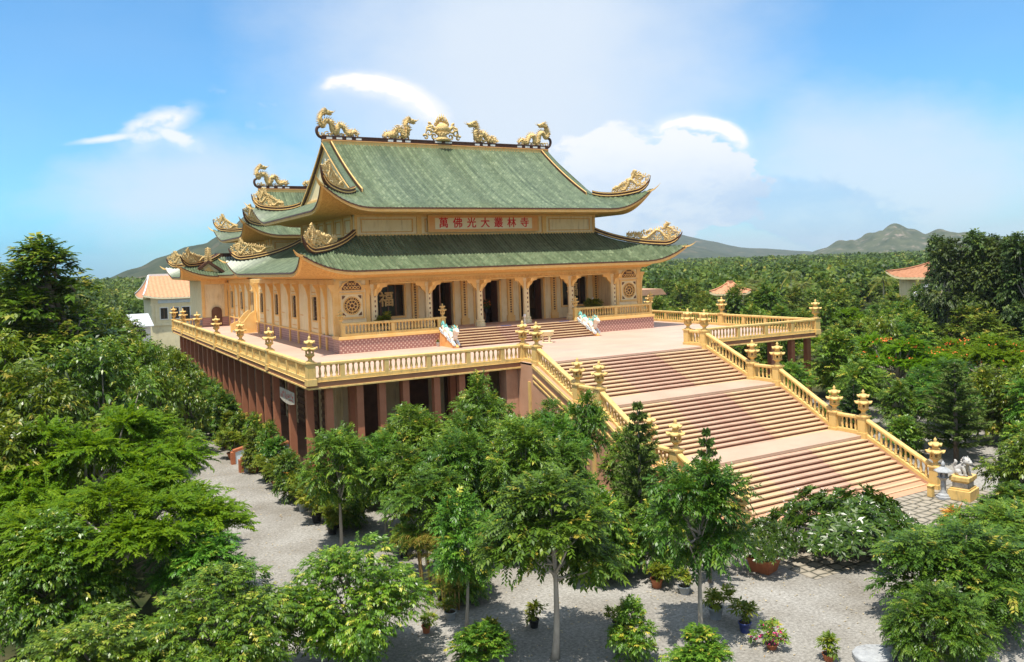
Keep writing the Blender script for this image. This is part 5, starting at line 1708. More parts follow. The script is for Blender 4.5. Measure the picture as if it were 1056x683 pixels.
        parts.append(('trunk', trunk_mesh(sd, 3.6, .14, [l[0] for l in lb[:8]], BARK, .4)))
    elif kind == 'dark':                    # tall dark grove tree; radius 3, height 12
        lb = []
        for i in range(24):
            t = i / 23; R = 2.9 * math.sin(math.pi * (.18 + .74 * t)) ** .8
            a = r.uniform(0, 6.28); q = R * r.uniform(.2, .8)
            lb.append((np.array([q * math.cos(a), q * math.sin(a), 2.8 + 8.6 * t]), r.uniform(.8, 1.35)))
        parts.append(('crown', crown_mesh('crown', sd, lb, 1250, 7, .34, .24, .55, .5, LF_DARK, .08, .9, .8, .5, .2)))
        parts.append(('trunk', trunk_mesh(sd, 10.5, .22, [l[0] for l in lb[::2]], BARKP, .25, lean=.015)))
    elif kind == 'palm':                    # coconut palm; height 7
        b = MB(); b.tube([(0, 0, 0), (.15, 0, 3), (.1, .1, 6.4)], [.17, .12, .09], 7)
        P = []; D = []; Nn = []; Ls = []; S_ = []
        for k in range(17):
            a = 2.4 * k + r.normal() * .1; dr = np.array([math.cos(a), math.sin(a), 0]); el = 1.0 - 1.5 * k / 17; sd_ = np.array([-dr[1], dr[0], 0])
            for i in range(22):
                f = i / 21; ang = el - 1.25 * f * f - .2 * f
                pos = np.array([.1, .1, 6.4]) + dr * 2.5 * (f * math.cos(el * .6) * (1 - .12 * f)) + np.array([0, 0, 2.5 * (math.sin(el) * f - .62 * f * f)])
                for s_ in (-1, 1):
                    P.append(pos); D.append(sd_ * s_ + dr * .55 + np.array([0, 0, -.55])); Nn.append(np.array([0, 0, 1.0])); Ls.append(.75 * (1 - .6 * abs(f - .35))); S_.append(r.uniform(.1, .8) if k < 14 else r.uniform(.7, 1))
        parts.append(('crown', leaves_mesh('crown', np.array(P), np.array(D), np.array(Nn), np.array(Ls), np.array(Ls) * .065, np.array(S_), LF_PALM)))
        parts.append(('trunk', b.mesh('trunk', BARKP)))
    elif kind == 'areca':                   # clump of slender yellowish palms; height 3
        b = MB(); P = []; D = []; Nn = []; Ls = []; S_ = []
        for k in range(9):
            a = r.uniform(0, 6.28); q = r.uniform(.1, .55); bx = np.array([q * math.cos(a), q * math.sin(a), 0]); h = r.uniform(1.2, 2.1); tp = bx * 1.3 + np.array([0, 0, h])
            b.tube([tuple(bx), tuple(bx * 1.15 + [0, 0, h * .5]), tuple(tp)], [.045, .04, .035], 6)
            for j in range(5):
                a2 = 6.28 * j / 5 + r.uniform(0, 1); dr = np.array([math.cos(a2), math.sin(a2), 0]); sd_ = np.array([-dr[1], dr[0], 0]); LL = r.uniform(.8, 1.25)
                for i in range(13):
                    f = i / 12; pos = tp + dr * LL * f * .8 + np.array([0, 0, LL * (.75 * f - .75 * f * f)])
                    for s_ in (-1, 1): P.append(pos); D.append(sd_ * s_ + dr * .7 + np.array([0, 0, -.1])); Nn.append(np.array([0, 0, 1.0])); Ls.append(.34 * (1 - .5 * f)); S_.append(r.uniform(.3, 1))
        parts.append(('fronds', leaves_mesh('fronds', np.array(P), np.array(D), np.array(Nn), np.array(Ls), np.array(Ls) * .07, np.array(S_), LF_PALM)))
        parts.append(('stems', b.mesh('stems', mat('palm_stem', (0.34, 0.20, 0.07), (0.42, 0.30, 0.10), 6, .6))))
    elif kind in ('pot', 'potlow', 'cone', 'croton', 'boug'):
        m_ = {'pot': LF_POT, 'potlow': LF_POT, 'cone': LF_POT, 'croton': LF_CROT, 'boug': LF_COMP}[kind]
        if kind == 'cone': lb = [(np.array([0, 0, .25 + 1.9 * t]) + r.normal(size=3) * .05, .52 * (1 - t) + .10) for t in np.linspace(0, 1, 9)]; ns = 420
        elif kind == 'pot': lb = [(np.array([r.normal() * .26, r.normal() * .26, r.uniform(.35, 1.0)]), r.uniform(.22, .34)) for _ in range(9)]; ns = 260
        elif kind == 'croton': lb = [(np.array([r.normal() * .12, r.normal() * .12, r.uniform(.1, .9)]), r.uniform(.16, .26)) for _ in range(8)]; ns = 130
        elif kind == 'boug': lb = [(np.array([r.normal() * .30, r.normal() * .30, r.uniform(.1, .5)]), r.uniform(.16, .28)) for _ in range(8)]; ns = 90
        else: lb = [(np.array([r.normal() * .16, r.normal() * .16, r.uniform(.15, .5)]), r.uniform(.10, .20)) for _ in range(6)]; ns = 55
        parts.append(('foliage', crown_mesh('foliage', sd, lb, ns, 7, .17 if kind != 'croton' else .26, .20, .2, .2, m_, .1, .9, .9, .15, .3)))
        if kind == 'boug':
            FP = np.concatenate([l[0] + rdir(r, 9) * l[1] for l in lb]); parts.append(('blossoms', leaves_mesh('blossoms', FP, rdir(r, len(FP)), rdir(r, len(FP)), np.full(len(FP), .11), np.full(len(FP), .05), np.zeros(len(FP)), FL_PINK)))
        b = MB()
        for l in lb[:5]: b.tube([(0, 0, -.05), tuple(l[0] * [.4, .4, .5]), tuple(l[0])], [.022, .016, .008], 5)
        parts.append(('stem', b.mesh('stem', BARK)))
    _kind[key] = parts
    return parts


NAMES = {'mango': 'broadleaf_tree', 'mangofine': 'broadleaf_tree', 'comp': 'young_shade_tree', 'bush': 'leafy_bush', 'compfine': 'drooping_tree', 'pale': 'pale_limbed_tree', 'tall': 'tall_tree', 'poin': 'flame_tree', 'pine': 'norfolk_pine',
         'plum': 'frangipani_tree', 'wood': 'woodland_tree', 'dark': 'grove_tree', 'palm': 'coconut_palm', 'areca': 'palm_clump', 'pot': 'potted_shrub', 'potlow': 'potted_plant', 'cone': 'clipped_shrub', 'croton': 'croton_plant', 'boug': 'bougainvillea'}
UNIT = {'mango': (2.9, 5.0), 'mangofine': (2.75, 4.9), 'comp': (2.1, 5.0), 'bush': (1.7, 2.7), 'compfine': (2.7, 3.7), 'pale': (3.2, 6.1), 'tall': (3.0, 8.9), 'poin': (4.2, 4.9), 'pine': (1.45, 5.0), 'plum': (3.1, 2.75), 'wood': (3.2, 5.8), 'dark': (3.4, 12.2), 'palm': (2.6, 7.2),
        'areca': (1.2, 2.6), 'pot': (.7, 1.35), 'potlow': (.45, .7), 'cone': (.62, 2.2), 'croton': (.4, 1.1), 'boug': (.6, .7)}
CAT = {'pine': 'tree', 'areca': 'palm', 'palm': 'palm', 'bush': 'bush', 'pot': 'plant', 'potlow': 'plant', 'cone': 'shrub', 'croton': 'plant', 'boug': 'plant'}


def plant(kind, v, x, y, h, w, label, group, z=0.0, rz=None):
    ur, uh = UNIT[kind]
    s_z = h / uh; s_x = (w / 2) / ur
    t = thing(NAMES[kind], label, CAT.get(kind, 'tree'), (x, y, z), random.uniform(0, 6.28) if rz is None else rz, group, (s_x, s_x, s_z))
    for nm, me in kind_meshes(kind, v): link(nm, me, t, world=False)
    return t


G_GARD = 'trees in the garden before the temple'
G_LEFT = 'trees crowding beside the gravel drive'
TREES = [
    # kind, variant, x, y, height, width, label, group
    ('tall', 0, -31.2, 14.0, 14.4, 12.5, 'tallest spire crowned tree rising above the horizon left of the temple', G_LEFT),
    ('tall', 1, -34.6, 17.5, 13.2, 9.5, 'second spire crowned tree just left of the tallest one', G_LEFT),
    ('mango', 0, -28.2, 20.8, 9.4, 6.4, 'dense round tree between the tallest tree and the orange roofed house', G_LEFT),
    ('mango', 1, -24.8, 25.0, 6.9, 4.8, 'round green tree before the white low roof of the far house', G_LEFT),
    ('mango', 2, -23.2, 27.5, 6.0, 4.0, 'small round tree close to the far corner lantern of the terrace', G_LEFT),
    ('mango', 1, -33.6, 3.3, 9.4, 8.0, 'broad dark tree under the tallest tree at the picture edge', G_LEFT),
    ('pale', 0, -29.4, 1.8, 8.6, 6.4, 'open tree showing pale bare forked limbs', G_LEFT),
    ('poin', 0, -30.2, -6.0, 6.0, 9.4, 'flat topped bright green feathery tree below the pale limbed tree', G_LEFT),
    ('poin', 1, -29.6, -12.2, 4.7, 8.6, 'flat topped feathery tree reaching over the gravel drive, nearest of its kind', G_LEFT),
    ('mango', 0, -33.4, -6.2, 6.4, 6.2, 'dark glossy tree left of the feathery flat topped trees', G_LEFT),
    ('comp', 2, -26.8, -1.2, 5.4, 4.0, 'yellowish young tree beside the drive behind the feathery tree', G_LEFT),
    ('mangofine', 0, -27.6, -19.6, 4.1, 6.6, 'large glossy drooping leaved tree in the lower left, left of its twin', G_LEFT),
    ('mangofine', 1, -23.9, -19.4, 4.2, 6.0, 'large glossy drooping leaved tree in the lower left, at the end of the drive', G_LEFT),
    ('mangofine', 2, -31.6, -14.0, 4.9, 6.2, 'glossy tree at the left picture edge below the dark tree', G_LEFT),
    ('mangofine', 1, -30.8, -19.4, 3.5, 6.0, 'glossy bush like tree in the bottom left corner', G_LEFT),
    ('comp', 1, -27.4, -15.0, 3.8, 3.8, 'yellow green young tree between the feathery tree and the glossy ones', G_LEFT),
    ('mango', 2, -26.0, 9.0, 6.4, 4.2, 'round tree beside the drive opposite the terrace columns', G_LEFT),
    ('mango', 0, -23.9, 14.0, 5.2, 3.6, 'small round tree overhanging the drive below the terrace', G_LEFT),
    ('mango', 2, -32.2, -1.4, 8.0, 6.8, 'dense tree between the pale limbed tree and the picture edge', G_LEFT),
    ('mango', 1, -28.6, 9.0, 8.4, 6.4, 'dense tree before the tallest tree, behind the pale limbed one', G_LEFT),
    ('mango', 1, -24.0, 18.6, 6.6, 5.0, 'round tree hiding the drive beside the far columns', G_LEFT),
    ('mango', 0, -26.0, 15.2, 7.6, 5.4, 'dense tree behind the round trees along the drive', G_LEFT),
    ('mango', 2, -36.2, 9.0, 10.4, 8.0, 'broad tree left of the spire crowned trees', G_LEFT),
    # garden
    ('comp', 0, -21.0, -9.1, 5.3, 3.9, 'round headed young tree on two thin stems beside the drive', G_GARD),
    ('comp', 1, -17.0, -7.9, 5.5, 4.2, 'leafy young tree before the front columns of the undercroft', G_GARD),
    ('comp', 2, -12.9, -6.6, 6.3, 3.6, 'tallest light green young tree before the dark undercroft by the stair pier', G_GARD),
    ('comp', 3, -12.0, -11.9, 5.0, 3.6, 'young tree before the raking side wall of the stairs', G_GARD),
    ('comp', 1, -9.6, -11.0, 5.7, 2.7, 'slim young tree covering the upper landing lanterns of the stairs', G_GARD),
    ('comp', 3, -19.4, -14.6, 4.3, 4.0, 'bushy young tree above the palm clump', G_GARD),
    ('comp', 4, -18.7, -22.3, 5.5, 5.2, 'largest young shade tree in the foreground with drooping pinnate leaves', G_GARD),
    ('comp', 2, -20.1, -19.2, 4.5, 3.1, 'slim trunked young tree left of the largest foreground tree', G_GARD),
    ('comp', 0, -14.2, -23.7, 5.75, 4.0, 'neat round headed tree standing alone on the gravel before the stairs', G_GARD),
    ('pine', 0, -11.1, -16.8, 6.3, 2.9, 'tall Norfolk pine before the middle flight of the stairs', G_GARD),
    ('pine', 1, -10.9, -20.5, 5.8, 2.1, 'smaller Norfolk pine behind the round headed tree', G_GARD),
    ('comp', 4, -15.5, -15.4, 5.6, 3.9, 'dense young tree in the middle of the garden', G_GARD),
    ('bush', 0, -14.2, -18.4, 3.4, 3.0, 'low pale bush behind the largest foreground tree', G_GARD),
    ('bush', 1, -12.2, -19.2, 3.0, 2.4, 'low green bush under the Norfolk pines', G_GARD),
    ('comp', 3, -18.8, -8.6, 4.6, 3.4, 'young tree between the two stemmed tree and the leafy one', G_GARD),
    ('comp', 0, -16.6, -11.4, 5.0, 3.9, 'rounded young tree in the garden behind the palm clump', G_GARD),
    ('comp', 4, -14.4, -12.6, 5.2, 3.6, 'rounded young tree between the stair wall and the middle of the garden', G_GARD),
    ('bush', 2, -17.3, -4.2, 3.2, 4.2, 'bush along the foot of the undercroft columns', G_GARD),
    ('bush', 0, -14.2, -3.6, 3.4, 4.4, 'wide bush along the foot of the dark undercroft', G_GARD),
    ('bush', 1, -10.6, -5.6, 3.8, 4.2, 'bush against the stair side wall', G_GARD),
    ('bush', 2, -9.6, -14.6, 2.6, 3.0, 'bush at the foot of the raking stair wall', G_GARD),
    ('bush', 0, -12.6, -15.2, 3.0, 3.2, 'bush between the Norfolk pine and the garden trees', G_GARD),
    ('bush', 1, -17.9, -14.2, 2.6, 3.0, 'bush behind the palm clump in the garden', G_GARD),
    ('bush', 2, -14.2, -10.0, 2.8, 3.4, 'bush under the garden trees in front of the stair pier', G_GARD),
    ('comp', 1, -18.6, -10.8, 4.4, 3.6, 'young tree behind the bushy one above the palm clump', G_GARD),
    ('bush', 1, -19.9, -6.2, 2.3, 2.6, 'light green bush beside the drive under the two stemmed tree', G_GARD),
    ('bush', 0, -20.3, 1.6, 2.0, 2.2, 'bushy shrub by the drive at the corner column', G_GARD),
    ('bush', 2, -20.4, 4.6, 2.3, 2.2, 'yellow green shrub by the entrance steps', G_GARD),
    ('comp', 1, -10.0, -8.4, 5.0, 3.4, 'young tree close against the stair side wall below the top flight', G_GARD),
    ('comp', 2, -9.2, -13.4, 4.2, 3.0, 'young tree close against the stair side wall below the middle flight', G_GARD),
    ('comp', 0, -11.6, -3.8, 4.6, 3.4, 'young tree right in front of the stair pier', G_GARD),
    ('bush', 0, -21.0, -0.6, 2.5, 2.0, 'upright shrub before the corner column of the terrace', G_GARD),
    ('bush', 1, -20.5, 5.6, 3.2, 1.9, 'upright shrub in front of the hanging banner', G_GARD),
    ('bush', 2, -21.2, 15.6, 3.6, 2.6, 'tall dense shrub by the left columns below the second lantern', G_GARD),
    ('bush', 0, -21.2, 19.4, 3.6, 2.8, 'tall dense shrub by the left columns below the third lantern', G_GARD),
    ('bush', 1, -20.4, 9.9, 3.0, 2.2, 'tall shrub against the left columns just past the entrance steps', G_GARD),
    ('bush', 0, -20.6, 25.6, 3.4, 3.4, 'tall shrub at the foot of the left columns below the fourth lantern', G_GARD),
    ('bush', 1, -20.8, 30.5, 3.6, 3.6, 'tall shrub against the left columns far back', G_GARD),
    ('bush', 2, -20.8, 36.5, 3.8, 4.0, 'tall shrub against the farthest left columns', G_GARD),
    ('bush', 1, -20.6, 13.2, 2.6, 2.6, 'shrub at the foot of the left columns beyond the entrance steps', G_GARD),
    ('bush', 0, -20.7, 17.0, 2.8, 3.0, 'shrub at the foot of the left columns further back', G_GARD),
    ('bush', 2, -20.9, 21.6, 3.2, 3.2, 'tall shrub at the foot of the left columns near the far end', G_GARD),
    ('comp', 4, -16.2, -5.6, 4.8, 4.0, 'leafy young tree close to the front columns below the middle of the long balustrade', G_GARD),
    ('comp', 1, -14.6, -8.4, 5.2, 3.8, 'leafy young tree before the stair pier', G_GARD),
    ('comp', 3, -17.2, -13.2, 5.2, 3.6, 'young tree left of the dense one in the middle of the garden', G_GARD),
    ('comp', 0, -13.4, -14.4, 4.8, 3.4, 'young tree between the dense one and the tall Norfolk pine', G_GARD),
    ('bush', 1, -19.0, -16.6, 2.2, 2.6, 'green bush beside the palm clump', G_GARD),
    ('bush', 0, -12.9, -17.6, 2.6, 2.6, 'green bush before the tall Norfolk pine', G_GARD),
    ('bush', 2, -10.0, -18.6, 2.2, 2.4, 'green bush at the foot of the bottom flight', G_GARD),
    ('plum', 0, -4.1, -20.9, 2.35, 6.2, 'spreading frangipani with white flowers at the foot of the stairs', G_GARD),
    ('compfine', 0, -6.6, -27.4, 3.3, 6.6, 'drooping leaved tree in the lower right corner', G_GARD),
    ('compfine', 1, -2.4, -26.4, 3.0, 6.0, 'green tree at the right picture edge before the paved apron', G_GARD),
    ('compfine', 2, -9.7, -28.6, 2.5, 3.8, 'drooping branches low in the bottom right beside the pale stone', G_GARD),
    ('mango', 2, 5.6, -22.6, 3.5, 4.4, 'light green bush tree right of the paved apron', G_GARD),
    ('bush', 2, 2.2, -24.0, 2.2, 3.4, 'low yellow green bush on the right edge of the paved apron', G_GARD),
    ('bush', 0, -16.8, -23.6, 1.75, 1.9, 'small upright bush in the foreground right of the largest tree', G_GARD),
    ('bush', 1, -15.6, -25.0, 1.15, 2.3, 'low spreading bush at the bottom picture edge under the round headed tree', G_GARD),
    ('bush', 2, -20.8, -21.6, 1.2, 2.2, 'low bush at the bottom picture edge left of the largest tree', G_GARD),
    # right of the stairs
    ('pine', 0, 12.4, -15.0, 5.6, 4.4, 'broad Norfolk pine behind the stone lion', 'trees right of the stairs'),
    ('pine', 1, 10.8, -9.6, 4.2, 2.9, 'slender Norfolk pine beside the middle flight right of the stairs', 'trees right of the stairs'),
    ('pine', 0, 9.8, -6.4, 4.0, 2.0, 'small Norfolk pine by the upper landing right of the stairs', 'trees right of the stairs'),
    ('comp', 2, 13.0, -11.2, 4.0, 3.2, 'thin light leaved sapling between the Norfolk pines', 'trees right of the stairs'),
    ('comp', 0, 17.2, -17.0, 4.6, 4.4, 'leafy tree right of the broad Norfolk pine', 'trees right of the stairs'),
    ('mango', 1, 12.2, -19.8, 3.2, 4.4, 'leafy tree at the right picture edge behind the paved apron', 'trees right of the stairs'),
    ('comp', 1, 15.4, -6.5, 4.6, 4.6, 'leafy tree under the right front corner of the terrace', 'trees right of the stairs'),
    ('comp', 4, 12.2, -3.6, 4.4, 4.0, 'leafy tree beside the top flight right of the stairs', 'trees right of the stairs'),
    ('comp', 3, 14.6, -13.2, 4.2, 4.0, 'leafy tree close behind the broad Norfolk pine', 'trees right of the stairs'),
    ('comp', 1, 16.8, -10.4, 4.4, 4.2, 'leafy tree right of the light leaved sapling', 'trees right of the stairs'),
    ('bush', 2, 11.2, -12.6, 2.2, 2.8, 'bush between the two larger Norfolk pines', 'trees right of the stairs'),
    ('bush', 1, 10.2, -7.9, 2.4, 2.8, 'bush under the slender Norfolk pine', 'trees right of the stairs'),
    ('bush', 0, 14.4, -17.6, 2.2, 3.0, 'bush behind the paved apron by the broad Norfolk pine', 'trees right of the stairs'),
    ('bush', 1, 8.6, -20.8, 1.9, 2.8, 'pale leaved bush at the right end of the paved apron', 'trees right of the stairs'),
    ('mango', 2, 17.8, -13.8, 4.6, 4.6, 'rounded tree in the shade right of the broad Norfolk pine', 'trees right of the stairs'),
    ('poin', 0, 23.0, -3.5, 5.2, 10.0, 'flat topped feathery tree with orange flowers beyond the right terrace corner', 'trees right of the stairs'),
    ('poin', 1, 28.5, -7.0, 5.0, 9.0, 'flat topped feathery tree with a few orange flowers further right', 'trees right of the stairs'),
    ('comp', 3, 20.0, -9.5, 4.6, 4.8, 'leafy tree before the flat topped trees with orange flowers', 'trees right of the stairs'),
    ('mango', 0, 20.6, -14.2, 4.4, 5.0, 'dark leafy tree right of the Norfolk pines', 'trees right of the stairs'),
    ('comp', 2, 24.6, -13.4, 4.6, 4.8, 'reddish tipped tree right of the dark leafy one', 'trees right of the stairs'),
]
for a in TREES: plant(*a)
# orange blossom on the two flat topped trees
for o in [q for q in COL.objects if q.name.startswith('flame_tree') and q.location.x > 15]:
    r = np.random.default_rng(int(o.location.x))
    n = 200; c = r.integers(0, 34, n); ca = r.uniform(0, 6.28, 34); cq = 3.7 * np.sqrt(r.uniform(0, 1, 34))
    P = np.stack([cq[c] * np.cos(ca[c]), cq[c] * np.sin(ca[c]), 5.0 - .09 * cq[c] ** 2], 1) + r.normal(size=(n, 3)) * [.16, .16, .05]
    link('blossoms', leaves_mesh('blossoms', P, rdir(r, n) + [0, 0, .4], rdir(r, n), np.full(n, .13), np.full(n, .045), np.zeros(n), FL_ORANGE), o, world=False)

# =================================================================== WOODS
occ = [(t[2], t[3], t[5] * .5) for t in TREES]


def blocked(x, y):
    if -21.2 < x < 20.6 and -2 < y < 66: return True
    if -8.5 < x < 8.6 and -24 < y < 0: return True
    return False


def wood_fill(n, az0, az1, d0, d1, sp, kinds, label, group, hs=(4.6, 7.0), ws=(5.2, 7.4), keep=lambda x, y: True, seed=1):
    r = np.random.default_rng(seed); k = 0; tries = 0
    while k < n and tries < 40000:
        tries += 1
        az = r.uniform(az0, az1); d = math.sqrt(r.uniform(d0 ** 2, d1 ** 2))
        x = CAM[0] + d * math.sin(az); y = CAM[1] + d * math.cos(az)
        if blocked(x, y) or not keep(x, y): continue
        s_ = sp * (1 + .3 * (d - d0) / (d1 - d0))
        if any((x - a) ** 2 + (y - b_) ** 2 < (max(s_, c * .8)) ** 2 for a, b_, c in occ): continue
        kd = kinds[r.integers(0, len(kinds))]
        h = r.uniform(*hs); w = r.uniform(*ws)
        if kd == 'palm': h, w = r.uniform(6.5, 9.0), r.uniform(5, 6.2)
        if kd == 'poin': h, w = h * .85, w * 1.25
        lb = label if kd not in ('palm', 'poin') else (label.replace('round crowned tree', 'coconut palm') if kd == 'palm' else label.replace('round crowned tree', 'flat feathery tree'))
        plant(kd, int(r.integers(0, 5)), x, y, h, w, lb, group if kd not in ('palm',) else 'coconut palms in the woods')
        occ.append((x, y, s_ * .5)); k += 1
    return k


BLD = [(48, 38, 3.6), (72, 25.5, 7), (66, 21, 4), (38, 45, 4), (-14, 100, 14), (-20, 92, 7)]
nob = lambda x, y: all((x - a) ** 2 + (y - b_) ** 2 > c * c for a, b_, c in BLD) and not (y > 20 and .068 < math.atan2(x - CAM[0], y - CAM[1]) < .15)
wood_fill(150, .62, 1.20, 52, 125, 4.4, ['wood'] * 8 + ['comp', 'mango', 'poin'], 'round crowned tree in the dense wood right of the terrace', 'trees of the dense wood right of the terrace', (4.2, 6.2), (5.0, 7.2), nob, 3)
wood_fill(85, .60, 1.15, 120, 190, 6.4, ['wood'] * 6 + ['palm'], 'round crowned tree far out in the plantation towards the hills', 'trees of the far plantation', (5.2, 7.4), (6.0, 8.6), nob, 4)
wood_fill(40, -.22, .13, 62, 150, 6.0, ['wood', 'mango', 'wood', 'palm'], 'round crowned tree in the wood left of the orange roofed house', 'trees of the wood behind the drive', (6.0, 9.0), (6.4, 9.0), nob, 5)
wood_fill(10, -.30, .02, 24, 60, 5.5, ['mango'], 'dense tree outside the left picture edge row', 'trees crowding beside the gravel drive', (6.0, 9.0), (6.4, 8.4), nob, 6)
for k, (x, y, h, w, lb) in enumerate(((43.6, 33.6, 7.9, 6.0, 'tree hiding the walls of the small orange roofed house, left one'), (47.6, 32.0, 7.9, 6.0, 'tree hiding the walls of the small orange roofed house, right one'), (41.5, 37.0, 6.6, 5.4, 'tree left of the small orange roofed house'),
        (57.6, 18.4, 7.5, 5.4, 'tree before the left corner of the metal roofed shed'), (61.0, 16.4, 7.4, 5.2, 'tree before the metal roofed shed'), (64.4, 14.4, 7.2, 5.0, 'tree before the right end of the metal roofed shed'), (35.6, 39.4, 6.8, 5.6, 'tree before the low brown roofed pavilion'), (33.2, 42.0, 6.4, 5.0, 'tree left of the low brown roofed pavilion'))):
    plant('wood', k % 5, x, y, h, w, lb, 'trees of the dense wood right of the terrace'); occ.append((x, y, 3))
# tall dark grove at the right
r = np.random.default_rng(21)
for i in range(18):
    az = .988 + .115 * (i / 17) + r.normal() * .006; d = 100 + r.uniform(-9, 14)
    h = 11.2 + (r.uniform(.0, 1.6) + (.1 if i % 4 else .9)) * (d / 100)
    plant('dark', i % 4, CAM[0] + d * math.sin(az), CAM[1] + d * math.cos(az), h, r.uniform(5.2, 7.0), 'tall dark tree of the grove rising above the woods at the right', 'trees of the tall dark grove')

# the woods beyond, reading as one mass
r = np.random.default_rng(33)
cz = []


def far_pts(n, az0, az1, d0, d1, pw=2.0):
    az = r.uniform(az0, az1, n); d = (r.uniform(d0 ** pw, d1 ** pw, n)) ** (1 / pw)
    return np.stack([CAM[0] + d * np.sin(az), CAM[1] + d * np.cos(az), d], 1)


A1 = far_pts(2300, .52, 1.22, 186, 520, 1.6); A2 = far_pts(2600, .42, 1.22, 500, 1900, 1.3)
B1 = far_pts(700, -.24, .20, 150, 520, 1.6); B2 = far_pts(900, -.2, .34, 480, 900, 1.5)
T = np.concatenate([A1, A2, B1, B2])
nl = 120
n = len(T)
sz = np.where(T[:, 2] < 520, r.uniform(1.9, 5.0, n), r.uniform(4.0, 9.0, n))
ht = np.where(T[:, 2] < 520, r.uniform(3.6, 7.8, n), r.uniform(4.6, 9.4, n))
d = rdir(r, n * nl).reshape(n, nl, 3); d[..., 2] = np.abs(d[..., 2])
bm_ = 1 + .35 * np.sin(d[..., 0] * 5 + T[:, None, 0]) * np.cos(d[..., 1] * 6 + T[:, None, 1])
P = np.empty((n, nl, 3)); P[..., :2] = T[:, None, :2] + d[..., :2] * (sz[:, None] * bm_)[..., None]
P[..., 2] = (ht * .35)[:, None] + d[..., 2] * (ht * .65)[:, None] * bm_
nr_ = d + r.normal(size=d.shape) * .5
ax = np.cross(nr_, rdir(r, n * nl).reshape(n, nl, 3))
sh = np.clip(r.beta(1.3, 1.5, n)[:, None] * .85 + r.normal(size=(n, nl)) * .12, 0, 1)
lf = (sz * .34)[:, None] * r.uniform(.7, 1.3, (n, nl))
me = leaves_mesh('far_woods', P.reshape(-1, 3), ax.reshape(-1, 3), nr_.reshape(-1, 3), lf.ravel(), lf.ravel() * .38, sh.ravel(), LF_WOOD, .1)
o = link('far_woods', me); tag(o, 'green woods and plantations covering the plain out to the hills', 'woods', kind='stuff')

# fallen leaves on the gravel
r = np.random.default_rng(77); n = 5200
P = np.stack([r.uniform(-26, 8, n), r.uniform(-31, 14, n), np.full(n, .02)], 1)
ok = ~((P[:, 0] > -20) & (P[:, 1] > -.2)) & ~((P[:, 0] > -7) & (P[:, 1] > -17.9)); P = P[ok]
n = len(P); D = rdir(r, n); D[:, 2] *= .12
FALL = mat('dry_leaves', (0.30, 0.20, 0.08), (0.55, 0.48, 0.32), 1.5, .8)
o = link('fallen_leaves', leaves_mesh('fallen_leaves', P, D, np.tile([0, 0, 1.0], (n, 1)) + r.normal(size=(n, 3)) * .15, r.uniform(.05, .14, n), r.uniform(.015, .035, n), np.zeros(n), FALL, .02)); tag(o, 'dry fallen leaves scattered over the gravel', 'leaves', kind='stuff')
# =================================================================== PROPS
def skin_blob(name, parts, m, parent, voxel=.03, world=False, smooth_it=3):
    """one continuous surface from overlapping ellipsoids and tubes: voxel remeshed, then smoothed"""
    b = MB()
    for p in parts:
        if p[0] == 'e':
            _, c, rad = p
            loops = []
            for i in range(9):
                a = -math.pi / 2 + math.pi * (i + .02) / 8.04
                loops.append([(c[0] + rad[0] * math.cos(a) * math.cos(q), c[1] + rad[1] * math.cos(a) * math.sin(q), c[2] + rad[2] * math.sin(a)) for q in [2 * math.pi * k / 12 for k in range(12)]])
            b.loft(loops, True, 0, True)
        else:
            b.tube(catmull(p[1], 5) if len(p[1]) > 2 else p[1], p[2] if isinstance(p[2], (int, float)) else list(np.interp(np.linspace(0, 1, (len(p[1]) - 1) * 5 + 1 if len(p[1]) > 2 else 2), np.linspace(0, 1, len(p[2])), p[2])), 8)
    me = b.mesh(name, m)
    import bmesh
    bm = bmesh.new(); bm.from_mesh(me); bmesh.ops.recalc_face_normals(bm, faces=bm.faces); bm.to_mesh(me); bm.free()
    tmp = bpy.data.objects.new('tmp_blob', me); COL.objects.link(tmp)
    rm = tmp.modifiers.new('r', 'REMESH'); rm.mode = 'VOXEL'; rm.voxel_size = voxel; rm.use_smooth_shade = True
    sm = tmp.modifiers.new('s', 'SMOOTH'); sm.iterations = smooth_it; sm.factor = .5
    dg = bpy.context.evaluated_depsgraph_get()
    me2 = bpy.data.meshes.new_from_object(tmp.evaluated_get(dg)); bpy.data.objects.remove(tmp)
    me2.name = name; me2.materials.clear(); me2.materials.append(m)
    return link(name, me2, parent, world=world)


